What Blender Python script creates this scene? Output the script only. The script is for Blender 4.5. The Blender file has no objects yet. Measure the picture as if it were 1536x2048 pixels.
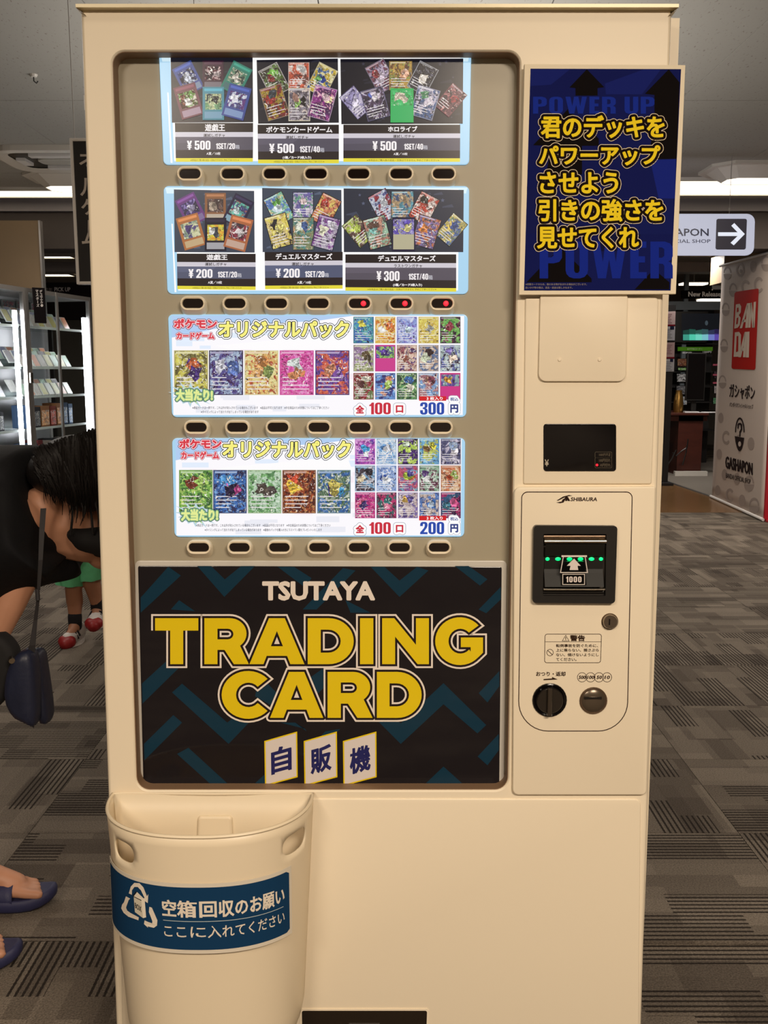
import bpy, bmesh, math, random
from math import sin, cos, pi, radians
from mathutils import Vector, Matrix, geometry, noise

# ------------------------------------------------------------------ camera, world, lights, exposure
SC = bpy.context.scene
COL = SC.collection
F = 1850.0                      # focal length in pixels of the 1536x2048 frame
PITCH = radians(8.73)
CAM = Vector((0, -1.44, 1.29))
cam_data = bpy.data.cameras.new('camera')
cam = bpy.data.objects.new('camera', cam_data)
COL.objects.link(cam)
cam.location = CAM
cam.rotation_euler = (pi / 2 - PITCH, 0, 0)
cam_data.sensor_fit = 'VERTICAL'
cam_data.sensor_height = 36.0
cam_data.lens = F / 2048 * 36.0
cam_data.clip_start = 0.05
SC.camera = cam

SC.view_settings.view_transform = 'Standard'
SC.view_settings.look = 'None'
SC.view_settings.gamma = 1.0
SC.view_settings.use_curve_mapping = False
SC.view_settings.exposure = 0.0

world = bpy.data.worlds.new('world')
SC.world = world
world.use_nodes = True
world.node_tree.nodes['Background'].inputs[0].default_value = (0.9, 0.82, 0.72, 1)
world.node_tree.nodes['Background'].inputs[1].default_value = 0.15


def area(name, loc, size, power, col, target=None, spread=180):
    d = bpy.data.lights.new(name, 'AREA')
    d.shape = 'RECTANGLE'
    d.size, d.size_y = size
    d.energy = power
    d.color = col
    d.spread = radians(spread)
    o = bpy.data.objects.new(name, d)
    COL.objects.link(o)
    o.location = loc
    if target is not None:
        o.rotation_euler = (Vector(target) - Vector(loc)).to_track_quat('-Z', 'Y').to_euler()
    return o


WARM = (1.0, 0.84, 0.67)
NEUT = (1.0, 0.90, 0.80)
area('ceiling_lamp_warm', (0.95, -2.7, 2.62), (1.0, 0.6), 138, WARM)
area('ceiling_lamp_warm', (-1.3, -2.8, 2.62), (0.9, 0.6), 62, WARM)
area('ceiling_lamp_over_machine', (0.05, -0.62, 2.66), (0.9, 0.3), 3, (1.0, 0.86, 0.66))
area('ceiling_lamp_left', (-2.2, 2.0, 2.6), (0.8, 0.8), 16, NEUT)
area('ceiling_lamp_right', (2.4, 2.6, 2.6), (0.8, 0.8), 30, NEUT)
area('ceiling_lamp_back_left', (-2.4, 4.7, 2.6), (1.6, 0.3), 26, NEUT)
area('ceiling_lamp_back_right', (3.0, 5.6, 2.6), (1.6, 0.3), 44, NEUT)
area('ceiling_lamp_far', (3.6, 9.0, 2.5), (1.2, 0.3), 60, (1, .95, .9))
area('ceiling_lamp_far', (-3.0, 9.6, 2.5), (1.2, 0.3), 40, (1, .95, .9))
# added fill lights with no fixture, aimed up to brighten the ceiling
area('ceiling_fill', (0.0, 3.2, 1.75), (1.6, 2.4), 44, (1, .95, .89), (0.0, 3.2, 4))
area('ceiling_fill', (4.6, 3.4, 1.9), (0.8, 2.0), 16, (1, .93, .86), (4.6, 3.4, 4))


# ------------------------------------------------------------------ pixel -> point helpers
def ray(u, v):
    a = (u - 768) / F
    t = (v - 1024) / F
    return Vector((a, cos(PITCH) - t * sin(PITCH), -sin(PITCH) - t * cos(PITCH)))


def hit(u, v, O, N):
    d = ray(u, v)
    return CAM + d * ((O - CAM).dot(N) / d.dot(N))


def at(u, v, Y):
    return hit(u, v, Vector((0, Y, 0)), Vector((0, 1, 0)))


def atz(u, v, z):
    return hit(u, v, Vector((0, 0, z)), Vector((0, 0, 1)))


def project(p):
    q = Vector(p) - CAM
    fw = Vector((0, cos(PITCH), -sin(PITCH)))
    up = Vector((0, sin(PITCH), cos(PITCH)))
    d = q.dot(fw)
    return 768 + q.x / d * F, 1024 - q.dot(up) / d * F


def surf(O, N):
    O = Vector(O)
    N = Vector(N).normalized()
    return lambda u, v, h=0.0: hit(u, v, O, N) + N * h


LEAN = radians(1.2)
YV = Vector((0, cos(LEAN), -sin(LEAN)))      # into the machine
ZV = Vector((0, sin(LEAN), cos(LEAN)))
XV = Vector((1, 0, 0))
NV = -YV
MM = Matrix(((1, 0, 0, 0), (0, YV.y, ZV.y, 0), (0, YV.z, ZV.z, 0), (0, 0, 0, 1)))


def ms(d):
    """machine surface at depth d behind the door front"""
    return surf(YV * d, NV)


def mloc(u, v, d=0.0):
    p = hit(u, v, YV * d, NV)
    return p.x, p.dot(ZV)


def L(x, y, z):
    return XV * x + YV * y + ZV * z


# ------------------------------------------------------------------ colours and materials
def s2l(c):
    c = c / 255.0
    return c / 12.92 if c <= 0.04045 else ((c + 0.055) / 1.055) ** 2.4


def RGB(*c):
    if len(c) == 1:
        c = c[0]
    return (s2l(c[0]), s2l(c[1]), s2l(c[2]), 1.0)


def mat(name, col=(200, 200, 200), rough=0.5, metal=0.0, spec=0.5, bump=0.0, bscale=300, emit=0.0, ecol=None,
        var=0.0, vscale=5, coat=0.0, sheen=0.0):
    m = bpy.data.materials.new(name)
    m.use_nodes = True
    nt = m.node_tree
    b = nt.nodes['Principled BSDF']
    b.inputs['Base Color'].default_value = RGB(col)
    b.inputs['Roughness'].default_value = rough
    b.inputs['Metallic'].default_value = metal
    b.inputs['Specular IOR Level'].default_value = spec
    b.inputs['Coat Weight'].default_value = coat
    b.inputs['Coat Roughness'].default_value = 0.06
    b.inputs['Sheen Weight'].default_value = sheen
    if emit > 0:
        b.inputs['Emission Color'].default_value = RGB(ecol or col)
        b.inputs['Emission Strength'].default_value = emit
    if bump > 0 or var > 0:
        tc = nt.nodes.new('ShaderNodeTexCoord')
        if bump > 0:
            n = nt.nodes.new('ShaderNodeTexNoise')
            n.inputs['Scale'].default_value = bscale
            n.inputs['Detail'].default_value = 3
            nt.links.new(tc.outputs['Object'], n.inputs['Vector'])
            bp = nt.nodes.new('ShaderNodeBump')
            bp.inputs['Strength'].default_value = bump
            bp.inputs['Distance'].default_value = 0.002
            nt.links.new(n.outputs['Fac'], bp.inputs['Height'])
            nt.links.new(bp.outputs['Normal'], b.inputs['Normal'])
        if var > 0:
            n = nt.nodes.new('ShaderNodeTexNoise')
            n.inputs['Scale'].default_value = vscale
            n.inputs['Detail'].default_value = 5
            nt.links.new(tc.outputs['Object'], n.inputs['Vector'])
            mx = nt.nodes.new('ShaderNodeMix')
            mx.data_type = 'RGBA'
            mx.inputs['A'].default_value = RGB([c * (1 - var) for c in col])
            mx.inputs['B'].default_value = RGB([min(255, c * (1 + var)) for c in col])
            nt.links.new(n.outputs['Fac'], mx.inputs['Factor'])
            nt.links.new(mx.outputs['Result'], b.inputs['Base Color'])
    return m


def attr_mat(name, emit, diff, rough=0.4, coat=0.0, spec=0.5):
    """flat print: colour stored on the faces"""
    m = bpy.data.materials.new(name)
    m.use_nodes = True
    nt = m.node_tree
    b = nt.nodes['Principled BSDF']
    a = nt.nodes.new('ShaderNodeAttribute')
    a.attribute_name = 'ca'
    sc = nt.nodes.new('ShaderNodeVectorMath')
    sc.operation = 'SCALE'
    sc.inputs['Scale'].default_value = diff
    nt.links.new(a.outputs['Color'], sc.inputs[0])
    nt.links.new(sc.outputs[0], b.inputs['Base Color'])
    b.inputs['Roughness'].default_value = rough
    b.inputs['Specular IOR Level'].default_value = spec
    b.inputs['Coat Weight'].default_value = coat
    b.inputs['Coat Roughness'].default_value = 0.05
    if emit > 0:
        nt.links.new(a.outputs['Color'], b.inputs['Emission Color'])
        b.inputs['Emission Strength'].default_value = emit
    return m


def art_mat(name, emit, diff, scale=1.0):
    """colourful printed artwork: three face colours stirred by noise"""
    m = bpy.data.materials.new(name)
    m.use_nodes = True
    nt = m.node_tree
    N, K = nt.nodes, nt.links
    b = N['Principled BSDF']
    tc = N.new('ShaderNodeTexCoord')
    at_ = []
    for k in ('ca', 'cb', 'cc'):
        a = N.new('ShaderNodeAttribute')
        a.attribute_name = k
        at_.append(a)

    def nz(s, off, dist, det=3):
        mp_ = N.new('ShaderNodeMapping')
        mp_.inputs['Location'].default_value = off
        K.new(tc.outputs['Object'], mp_.inputs['Vector'])
        n = N.new('ShaderNodeTexNoise')
        n.inputs['Scale'].default_value = s * scale
        n.inputs['Detail'].default_value = det
        n.inputs['Distortion'].default_value = dist
        K.new(mp_.outputs['Vector'], n.inputs['Vector'])
        return n

    def ramp(n, lo, hi):
        r = N.new('ShaderNodeMapRange')
        r.inputs['From Min'].default_value = lo
        r.inputs['From Max'].default_value = hi
        K.new(n.outputs['Fac'], r.inputs['Value'])
        return r

    def mix(fac, A, B, mode='MIX'):
        x = N.new('ShaderNodeMix')
        x.data_type = 'RGBA'
        x.blend_type = mode
        if isinstance(fac, float):
            x.inputs['Factor'].default_value = fac
        else:
            K.new(fac, x.inputs['Factor'])
        for s, i in ((A, 'A'), (B, 'B')):
            if isinstance(s, tuple):
                x.inputs[i].default_value = s
            else:
                K.new(s, x.inputs[i])
        return x.outputs['Result']

    c = mix(ramp(nz(62, (0, 0, 0), 1.6), .47, .53).outputs[0], at_[0].outputs['Color'], at_[1].outputs['Color'])
    c = mix(ramp(nz(88, (3, 7, 1), 2.2), .55, .60).outputs[0], c, at_[2].outputs['Color'])
    c = mix(ramp(nz(150, (9, 2, 5), 2.0), .60, .68).outputs[0], c, (0.02, 0.015, 0.03, 1))
    c = mix(ramp(nz(170, (1, 12, 4), 2.0), .62, .70).outputs[0], c, (1, 0.97, 0.9, 1))
    c = mix(0.5, c, ramp(nz(260, (4, 1, 9), .5), .25, .75).outputs[0], 'OVERLAY')
    sc = N.new('ShaderNodeVectorMath')
    sc.operation = 'SCALE'
    sc.inputs['Scale'].default_value = diff
    K.new(c, sc.inputs[0])
    K.new(sc.outputs[0], b.inputs['Base Color'])
    b.inputs['Roughness'].default_value = 0.3
    if emit > 0:
        K.new(c, b.inputs['Emission Color'])
        b.inputs['Emission Strength'].default_value = emit
    return m


def carpet_mat():
    m = bpy.data.materials.new('carpet_tile_pile')
    m.use_nodes = True
    nt = m.node_tree
    N, K = nt.nodes, nt.links
    b = N['Principled BSDF']
    b.inputs['Roughness'].default_value = 0.95
    b.inputs['Specular IOR Level'].default_value = 0.1
    tc = N.new('ShaderNodeTexCoord')
    oi = N.new('ShaderNodeObjectInfo')
    off = N.new('ShaderNodeVectorMath')
    off.operation = 'SCALE'
    cmb = N.new('ShaderNodeCombineXYZ')
    K.new(oi.outputs['Random'], cmb.inputs['X'])
    K.new(oi.outputs['Random'], cmb.inputs['Y'])
    K.new(cmb.outputs[0], off.inputs[0])
    off.inputs['Scale'].default_value = 37.0
    add = N.new('ShaderNodeVectorMath')
    K.new(tc.outputs['Object'], add.inputs[0])
    K.new(off.outputs[0], add.inputs[1])

    def brick(bw, rh, seed):
        a2 = N.new('ShaderNodeVectorMath')
        K.new(add.outputs[0], a2.inputs[0])
        a2.inputs[1].default_value = (seed, seed * 1.7, 0)
        x = N.new('ShaderNodeTexBrick')
        x.offset = 0.37
        x.inputs['Scale'].default_value = 1
        x.inputs['Brick Width'].default_value = bw
        x.inputs['Row Height'].default_value = rh
        x.inputs['Mortar Size'].default_value = 0
        x.inputs['Color1'].default_value = (0, 0, 0, 1)
        x.inputs['Color2'].default_value = (1, 1, 1, 1)
        x.inputs['Bias'].default_value = 0
        K.new(a2.outputs[0], x.inputs['Vector'])
        return x.outputs['Color']

    t1 = brick(.31, .055, 0)
    t2 = brick(.26, .083, 3.3)
    t3 = brick(.2, .125, 7.9)
    # ribs
    sep = N.new('ShaderNodeSeparateXYZ')
    K.new(tc.outputs['Object'], sep.inputs[0])

    def math_(op, a, c=None):
        x = N.new('ShaderNodeMath')
        x.operation = op
        for i, s in enumerate((a, c)):
            if s is None:
                continue
            if isinstance(s, (int, float)):
                x.inputs[i].default_value = s
            else:
                K.new(s, x.inputs[i])
        return x.outputs[0]
    rib = math_('SINE', math_('MULTIPLY', sep.outputs['Y'], 2 * pi / 0.0155))
    knot = math_('SINE', math_('MULTIPLY', sep.outputs['X'], 2 * pi / 0.014))
    knot = math_('ADD', math_('MULTIPLY', knot, 0.25), 0.75)
    ribs = math_('MULTIPLY', math_('GREATER_THAN', math_('MULTIPLY', rib, knot), 0.25), math_('GREATER_THAN', t2, 0.56))
    n = N.new('ShaderNodeTexNoise')
    n.inputs['Scale'].default_value = 260
    n.inputs['Detail'].default_value = 2
    K.new(add.outputs[0], n.inputs['Vector'])
    cr = N.new('ShaderNodeMix')
    cr.data_type = 'RGBA'
    cr.inputs['A'].default_value = RGB(80, 72, 65)
    cr.inputs['B'].default_value = RGB(132, 122, 110)
    K.new(math_('MULTIPLY', math_('ADD', t1, t3), 0.5), cr.inputs['Factor'])
    c2 = N.new('ShaderNodeMix')
    c2.data_type = 'RGBA'
    c2.inputs['B'].default_value = RGB(38, 33, 30)
    K.new(cr.outputs['Result'], c2.inputs['A'])
    K.new(math_('MULTIPLY', ribs, 0.9), c2.inputs['Factor'])
    c3 = N.new('ShaderNodeMix')
    c3.data_type = 'RGBA'
    c3.blend_type = 'OVERLAY'
    c3.inputs['Factor'].default_value = 0.75
    K.new(c2.outputs['Result'], c3.inputs['A'])
    K.new(n.outputs['Fac'], c3.inputs['B'])
    K.new(c3.outputs['Result'], b.inputs['Base Color'])
    bp = N.new('ShaderNodeBump')
    bp.inputs['Strength'].default_value = 0.8
    bp.inputs['Distance'].default_value = 0.004
    K.new(math_('SUBTRACT', n.outputs['Fac'], ribs), bp.inputs['Height'])
    K.new(bp.outputs['Normal'], b.inputs['Normal'])
    return m


def ceiling_mat():
    m = mat('rockwool_ceiling', (176, 168, 158), rough=0.95, spec=0.1)
    nt = m.node_tree
    N, K = nt.nodes, nt.links
    b = N['Principled BSDF']
    tc = N.new('ShaderNodeTexCoord')
    mp_ = N.new('ShaderNodeMapping')
    mp_.inputs['Scale'].default_value = (1, .35, 1)
    mp_.inputs['Rotation'].default_value = (0, 0, .5)
    K.new(tc.outputs['Object'], mp_.inputs['Vector'])
    n = N.new('ShaderNodeTexNoise')
    n.inputs['Scale'].default_value = 95
    n.inputs['Detail'].default_value = 4
    K.new(mp_.outputs[0], n.inputs['Vector'])
    r = N.new('ShaderNodeMapRange')
    r.inputs['From Min'].default_value = .62
    r.inputs['From Max'].default_value = .70
    K.new(n.outputs['Fac'], r.inputs['Value'])
    x = N.new('ShaderNodeMix')
    x.data_type = 'RGBA'
    x.inputs['A'].default_value = RGB(168, 165, 158)
    x.inputs['B'].default_value = RGB(138, 131, 122)
    K.new(r.outputs[0], x.inputs['Factor'])
    K.new(x.outputs['Result'], b.inputs['Base Color'])
    return m


def wood_mat(name, a, c, scale=6, rough=0.3, rot=0.0):
    m = mat(name, a, rough=rough)
    nt = m.node_tree
    N, K = nt.nodes, nt.links
    b = N['Principled BSDF']
    tc = N.new('ShaderNodeTexCoord')
    mp_ = N.new('ShaderNodeMapping')
    mp_.inputs['Scale'].default_value = (1, 9, 4)
    mp_.inputs['Rotation'].default_value = (0, 0, rot)
    K.new(tc.outputs['Object'], mp_.inputs['Vector'])
    n = N.new('ShaderNodeTexNoise')
    n.inputs['Scale'].default_value = scale
    n.inputs['Detail'].default_value = 5
    n.inputs['Distortion'].default_value = .6
    K.new(mp_.outputs[0], n.inputs['Vector'])
    x = N.new('ShaderNodeMix')
    x.data_type = 'RGBA'
    x.inputs['A'].default_value = RGB(a)
    x.inputs['B'].default_value = RGB(c)
    K.new(n.outputs['Fac'], x.inputs['Factor'])
    K.new(x.outputs['Result'], b.inputs['Base Color'])
    return m


def glass_mat(name, tint=(1, 1, 1, 1), refl=0.06):
    m = bpy.data.materials.new(name)
    m.use_nodes = True
    nt = m.node_tree
    N, K = nt.nodes, nt.links
    N.remove(N['Principled BSDF'])
    t = N.new('ShaderNodeBsdfTransparent')
    t.inputs[0].default_value = tint
    g = N.new('ShaderNodeBsdfGlossy')
    g.inputs['Roughness'].default_value = 0.02
    fr = N.new('ShaderNodeFresnel')
    fr.inputs[0].default_value = 1.45
    mx = N.new('ShaderNodeMixShader')
    ge = N.new('ShaderNodeNewGeometry')
    iv = N.new('ShaderNodeMath')
    iv.operation = 'SUBTRACT'
    iv.inputs[0].default_value = 1.0
    K.new(ge.outputs['Backfacing'], iv.inputs[1])
    ml = N.new('ShaderNodeMath')
    ml.operation = 'MULTIPLY'
    K.new(fr.outputs[0], ml.inputs[0])
    K.new(iv.outputs[0], ml.inputs[1])
    K.new(ml.outputs[0], mx.inputs[0])
    K.new(t.outputs[0], mx.inputs[1])
    K.new(g.outputs[0], mx.inputs[2])
    K.new(mx.outputs[0], N['Material Output'].inputs['Surface'])
    return m


M = dict(
    cream=mat('cream_painted_steel', (240, 226, 200), rough=0.42, bump=0.02, bscale=900),
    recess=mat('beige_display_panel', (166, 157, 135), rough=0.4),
    ivory=mat('ivory_plastic', (238, 224, 196), rough=0.35),
    greyfr=mat('pale_grey_plastic', (205, 200, 190), rough=0.3),
    dark=mat('dark_window', (24, 14, 12), rough=0.12, coat=0.5),
    black=mat('black_plastic', (30, 28, 26), rough=0.35),
    blackg=mat('black_gloss', (10, 8, 9), rough=0.08, coat=0.3),
    chrome=mat('brushed_chrome', (190, 180, 165), rough=0.22, metal=1),
    bronze=mat('bronze_plastic', (112, 92, 74), rough=0.25, metal=0.6),
    red=mat('red_led', (255, 30, 40), emit=2.2, ecol=(255, 20, 40)),
    green=mat('green_led', (0, 255, 120), emit=1.6, ecol=(0, 240, 120)),
    lit=attr_mat('backlit_print', 0.93, 0.10, rough=0.25),
    artlit=art_mat('backlit_art', 0.90, 0.10),
    prnt=attr_mat('paper_print', 0.0, 1.0, rough=0.7, spec=.05),
    gprnt=attr_mat('gloss_print', 0.0, 1.0, rough=0.5, coat=0.5, spec=.1),
    art=art_mat('printed_art', 0.0, 1.0, scale=.5),
    binp=mat('ivory_bin_plastic', (242, 226, 196), rough=0.4),
    carpet=carpet_mat(),
    ceil=ceiling_mat(),
    wood=wood_mat('brown_wood_floor', (98, 70, 44), (138, 104, 68), rough=0.2),
    desk=wood_mat('dark_red_wood', (58, 26, 20), (84, 40, 30), rough=0.35),
    darkwall=mat('dark_brown_bulkhead', (52, 44, 40), rough=0.8, var=.08),
    greysof=mat('grey_soffit', (128, 122, 122), rough=0.8),
    greywall=mat('grey_far_wall', (120, 112, 104), rough=0.8, var=.05),
    tan=mat('tan_board', (128, 108, 82), rough=0.6, var=.05),
    white=mat('white_plastic', (232, 228, 224), rough=0.45),
    offw=mat('off_white_metal', (214, 208, 198), rough=0.4),
    lamp=mat('lamp_diffuser', (255, 248, 236), emit=3.0, ecol=(255, 240, 215)),
    lampw=mat('cool_tube', (255, 255, 255), emit=24, ecol=(245, 245, 255)),
    alu=mat('satin_aluminium', (176, 172, 168), rough=0.3, metal=0.8),
    glass=glass_mat('clear_glass', (.93, .97, .96, 1)),
    shelfg=mat('grey_shelf_metal', (92, 100, 104), rough=0.5),
    blackm=mat('matt_black_board', (26, 22, 21), rough=0.55),
    skin=mat('skin', (196, 142, 112), rough=0.5, var=.05, vscale=9),
    skinc=mat('child_skin', (176, 122, 92), rough=0.5, var=.04, vscale=9),
    hair=mat('black_hair', (20, 16, 15), rough=0.55, spec=.3, bump=.3, bscale=220),
    cloth=mat('black_cloth', (17, 17, 20), rough=0.85, spec=.25, bump=.4, bscale=60, var=.1, vscale=14),
    camis=mat('black_camisole_cloth', (16, 14, 15), rough=0.8),
    greenc=mat('green_cotton', (104, 196, 140), rough=0.85, bump=.4, bscale=90, var=.08, vscale=30),
    purple=mat('dark_purple_cotton', (52, 42, 58), rough=0.85),
    sock=mat('black_sock', (24, 20, 24), rough=0.9),
    shoew=mat('white_sneaker', (214, 206, 200), rough=0.55),
    shoer=mat('red_rubber', (150, 28, 30), rough=0.45),
    navy=mat('navy_nylon', (28, 33, 54), rough=0.45, bump=.5, bscale=50, var=.15, vscale=20),
    navyr=mat('navy_foam_rubber', (44, 46, 82), rough=0.6, bump=.2, bscale=400),
    strap=mat('dark_webbing', (40, 38, 40), rough=0.6),
    redb=mat('red_board', (190, 30, 44), rough=0.5),
    brass=mat('brass_metal', (170, 130, 70), rough=0.3, metal=.9),
    paperw=mat('white_paper', (225, 222, 220), rough=0.7),
    lock=mat('steel_lock', (150, 140, 128), rough=0.25, metal=1),
)


# thin moulded plastic lets a little light through
_b = M['binp'].node_tree
_t = _b.nodes.new('ShaderNodeBsdfTranslucent')
_t.inputs[0].default_value = RGB(250, 222, 170)
_x = _b.nodes.new('ShaderNodeMixShader')
_x.inputs[0].default_value = 0.10
_b.links.new(_b.nodes['Principled BSDF'].outputs[0], _x.inputs[1])
_b.links.new(_t.outputs[0], _x.inputs[2])
_b.links.new(_x.outputs[0], _b.nodes['Material Output'].inputs['Surface'])


# ------------------------------------------------------------------ geometry builder
class G:
    def __init__(s):
        s.v, s.f, s.m, s.c = [], [], [], []

    def add(s, vs, fs, mi=0, col=None):
        o = len(s.v)
        s.v.extend(vs)
        for f in fs:
            s.f.append(tuple(i + o for i in f))
            s.m.append(mi)
            s.c.append(col)
        return s

    def box(s, a, b, mi=0, col=None, fr=None):
        """axis box between two corners; fr maps local x,y,z to world"""
        fr = fr or (lambda x, y, z: Vector((x, y, z)))
        x0, y0, z0 = a
        x1, y1, z1 = b
        p = [fr(x, y, z) for x in (x0, x1) for y in (y0, y1) for z in (z0, z1)]
        s.add(p, [(0, 1, 3, 2), (4, 6, 7, 5), (0, 4, 5, 1), (2, 3, 7, 6), (0, 2, 6, 4), (1, 5, 7, 3)], mi, col)
        return s

    def loft(s, loops, mi=0, col=None, cap0=False, cap1=False, closed=True):
        n = len(loops[0])
        vs = [p for l in loops for p in l]
        fs = []
        for k in range(len(loops) - 1):
            for i in range(n if closed else n - 1):
                j = (i + 1) % n
                fs.append((k * n + i, k * n + j, (k + 1) * n + j, (k + 1) * n + i))
        if cap0:
            fs.append(tuple(range(n))[::-1])
        if cap1:
            fs.append(tuple((len(loops) - 1) * n + i for i in range(n)))
        s.add(vs, fs, mi, col)
        return s

    def tube(s, pts, rad, n=8, mi=0, col=None, cap=True, flat=1.0):
        pts = [Vector(p) for p in pts]
        rs = rad if isinstance(rad, (list, tuple)) else [rad] * len(pts)
        loops = []
        up = Vector((0, 0, 1))
        prev = None
        for i, p in enumerate(pts):
            t = (pts[min(i + 1, len(pts) - 1)] - pts[max(i - 1, 0)]).normalized()
            if prev is None:
                a = t.cross(up)
                if a.length < .05:
                    a = t.cross(Vector((1, 0, 0)))
            else:
                a = prev - t * prev.dot(t)
            a.normalize()
            prev = a
            b = t.cross(a)
            loops.append([p + (a * cos(2 * pi * k / n) + b * sin(2 * pi * k / n) * flat) * rs[i] for k in range(n)])
        return s.loft(loops, mi, col, cap, cap)

    def ball(s, c, r, n=10, mi=0, col=None):
        c = Vector(c)
        r = r if isinstance(r, (tuple, list)) else (r, r, r)
        loops = []
        for i in range(n + 1):
            a = pi * i / n
            q = max(sin(a), .02)
            loops.append([c + Vector((r[0] * q * cos(2 * pi * k / (2 * n)), r[1] * q * sin(2 * pi * k / (2 * n)), -r[2] * cos(a))) for k in range(2 * n)])
        return s.loft(loops, mi, col, True, True)

    def flat(s, S, loop, h=0.0, mi=0, col=None):
        s.add([S(u, v, h) for u, v in loop], [tuple(range(len(loop)))], mi, col)
        return s

    def build(s, name, mats, parent=None, smooth=False, sharp=35, props=None):
        me = bpy.data.meshes.new(name)
        inv = wm(parent).inverted() if parent is not None else None
        vs = [Vector(p) for p in s.v]
        org = None
        if parent is None:
            xs = [p.x for p in vs]
            ys = [p.y for p in vs]
            zs = [p.z for p in vs]
            org = Vector(((min(xs) + max(xs)) / 2, (min(ys) + max(ys)) / 2, min(zs)))
            vs = [p - org for p in vs]
        else:
            vs = [inv @ p for p in vs]
        me.from_pydata([tuple(p) for p in vs], [], s.f)
        for m in (mats if isinstance(mats, (list, tuple)) else [mats]):
            me.materials.append(m)
        me.polygons.foreach_set('material_index', s.m)
        if any(c is not None for c in s.c):
            for k, nm in enumerate(('ca', 'cb', 'cc')):
                at_ = me.color_attributes.new(nm, 'FLOAT_COLOR', 'CORNER')
                buf = []
                for poly, c in zip(me.polygons, s.c):
                    q = (1, 1, 1, 1) if c is None else (c[min(k, len(c) - 1)] if isinstance(c[0], tuple) else c)
                    buf.extend(list(q) * poly.loop_total)
                at_.data.foreach_set('color', buf)
        me.update()
        if smooth:
            me.polygons.foreach_set('use_smooth', [True] * len(me.polygons))
            me.set_sharp_from_angle(angle=radians(sharp))
        o = bpy.data.objects.new(name, me)
        COL.objects.link(o)
        if parent is not None:
            o.parent = parent
        else:
            o.location = org
        for k, val in (props or {}).items():
            o[k] = val
        return o


def wm(o):
    return (wm(o.parent) if o.parent else Matrix()) @ o.matrix_basis


def fixn(o):
    bm = bmesh.new()
    bm.from_mesh(o.data)
    bmesh.ops.recalc_face_normals(bm, faces=bm.faces)
    bm.to_mesh(o.data)
    bm.free()
    return o


def tag(o, label=None, cat=None, group=None, kind=None):
    if label:
        o['label'] = label
    if cat:
        o['category'] = cat
    if group:
        o['group'] = group
    if kind:
        o['kind'] = kind
    return o


def empty(name, loc, label=None, cat=None, group=None, kind=None, matrix=None):
    o = bpy.data.objects.new(name, None)
    COL.objects.link(o)
    o.empty_display_size = .05
    if matrix is not None:
        o.matrix_world = Matrix.Translation(Vector(loc)) @ matrix
    else:
        o.matrix_world = Matrix.Translation(Vector(loc))
    # keep the location readable for parents built in this same run
    return tag(o, label, cat, group, kind)


def copy_tree(o, parent=None):
    c = o.copy()
    COL.objects.link(c)
    c.parent = parent
    for ch in KIDS.get(o.name, []):
        copy_tree(ch, c)
    return c


KIDS = {}


def kids_of(o):
    KIDS[o.name] = [x for x in COL.objects if x.parent is o]
    for x in KIDS[o.name]:
        kids_of(x)


# ------------------------------------------------------------------ 2-D shapes in photo pixels (v grows downward)
def quadp(a, b, c, d):
    return [a, b, c, d]


def rrq(q, r, n=5):
    """rounded version of the quad q (tl, tr, br, bl); r one radius or four"""
    rs = r if isinstance(r, (list, tuple)) else [r] * 4
    out = []
    for i in range(4):
        p = Vector(q[i])
        a = Vector(q[i - 1]) - p
        b = Vector(q[(i + 1) % 4]) - p
        a.normalize()
        b.normalize()
        rr = rs[i]
        if rr <= 0:
            out.append((p.x, p.y))
            continue
        c = p + (a + b) * rr
        s0 = p + a * rr - c
        s1 = p + b * rr - c
        for k in range(n + 1):
            t = k / n * pi / 2
            w = s0 * cos(t) + s1 * sin(t)
            out.append((c.x + w.x, c.y + w.y))
    return out


def rr(u0, v0, u1, v1, r, n=5):
    return rrq([(u0, v0), (u1, v0), (u1, v1), (u0, v1)], r, n)


def inset(loop, e):
    """move every corner of a loop inward by e (loop runs clockwise on screen)"""
    n = len(loop)
    ar = sum(loop[i][0] * loop[(i + 1) % n][1] - loop[(i + 1) % n][0] * loop[i][1] for i in range(n))
    sg = 1 if ar > 0 else -1
    out = []
    for i in range(n):
        p0, p, p1 = Vector(loop[i - 1]), Vector(loop[i]), Vector(loop[(i + 1) % n])
        d0 = (p - p0)
        d1 = (p1 - p)
        if d0.length < 1e-6:
            d0 = d1
        if d1.length < 1e-6:
            d1 = d0
        d0.normalize()
        d1.normalize()
        n0 = Vector((-d0.y, d0.x)) * sg
        n1 = Vector((-d1.y, d1.x)) * sg
        m = (n0 + n1) / max(.3, 1 + n0.dot(n1))
        out.append((p.x + m.x * e, p.y + m.y * e))
    return out


def ell(cx, cy, rx, ry, n=24, a0=0, a1=2 * pi):
    full = abs(a1 - a0 - 2 * pi) < 1e-6
    k = n if full else n + 1
    return [(cx + rx * cos(a0 + (a1 - a0) * i / n), cy + ry * sin(a0 + (a1 - a0) * i / n)) for i in range(k)]


def slab(g, S, loop, h, h0=0.0, bev=2.0, bh=None, mi=0, col=None, steps=3):
    """raised plate: loop outline in pixels, front at height h, back at h0, rounded edge"""
    bh = bh if bh is not None else min(.002, (h - h0) * .6)
    base = [S(u, v, 0) for u, v in loop]
    off = S(100, 100, 1) - S(100, 100, 0)
    ls = [[p + off * h0 for p in base], [p + off * (h - bh) for p in base]]
    for k in range(1, steps + 1):
        t = k / steps * pi / 2
        il = inset(loop, bev * (1 - cos(t)))
        ls.append([S(u, v, 0) + off * (h - bh + bh * sin(t)) for u, v in il])
    g.loft(ls, mi, col, False, True)
    return g


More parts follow.
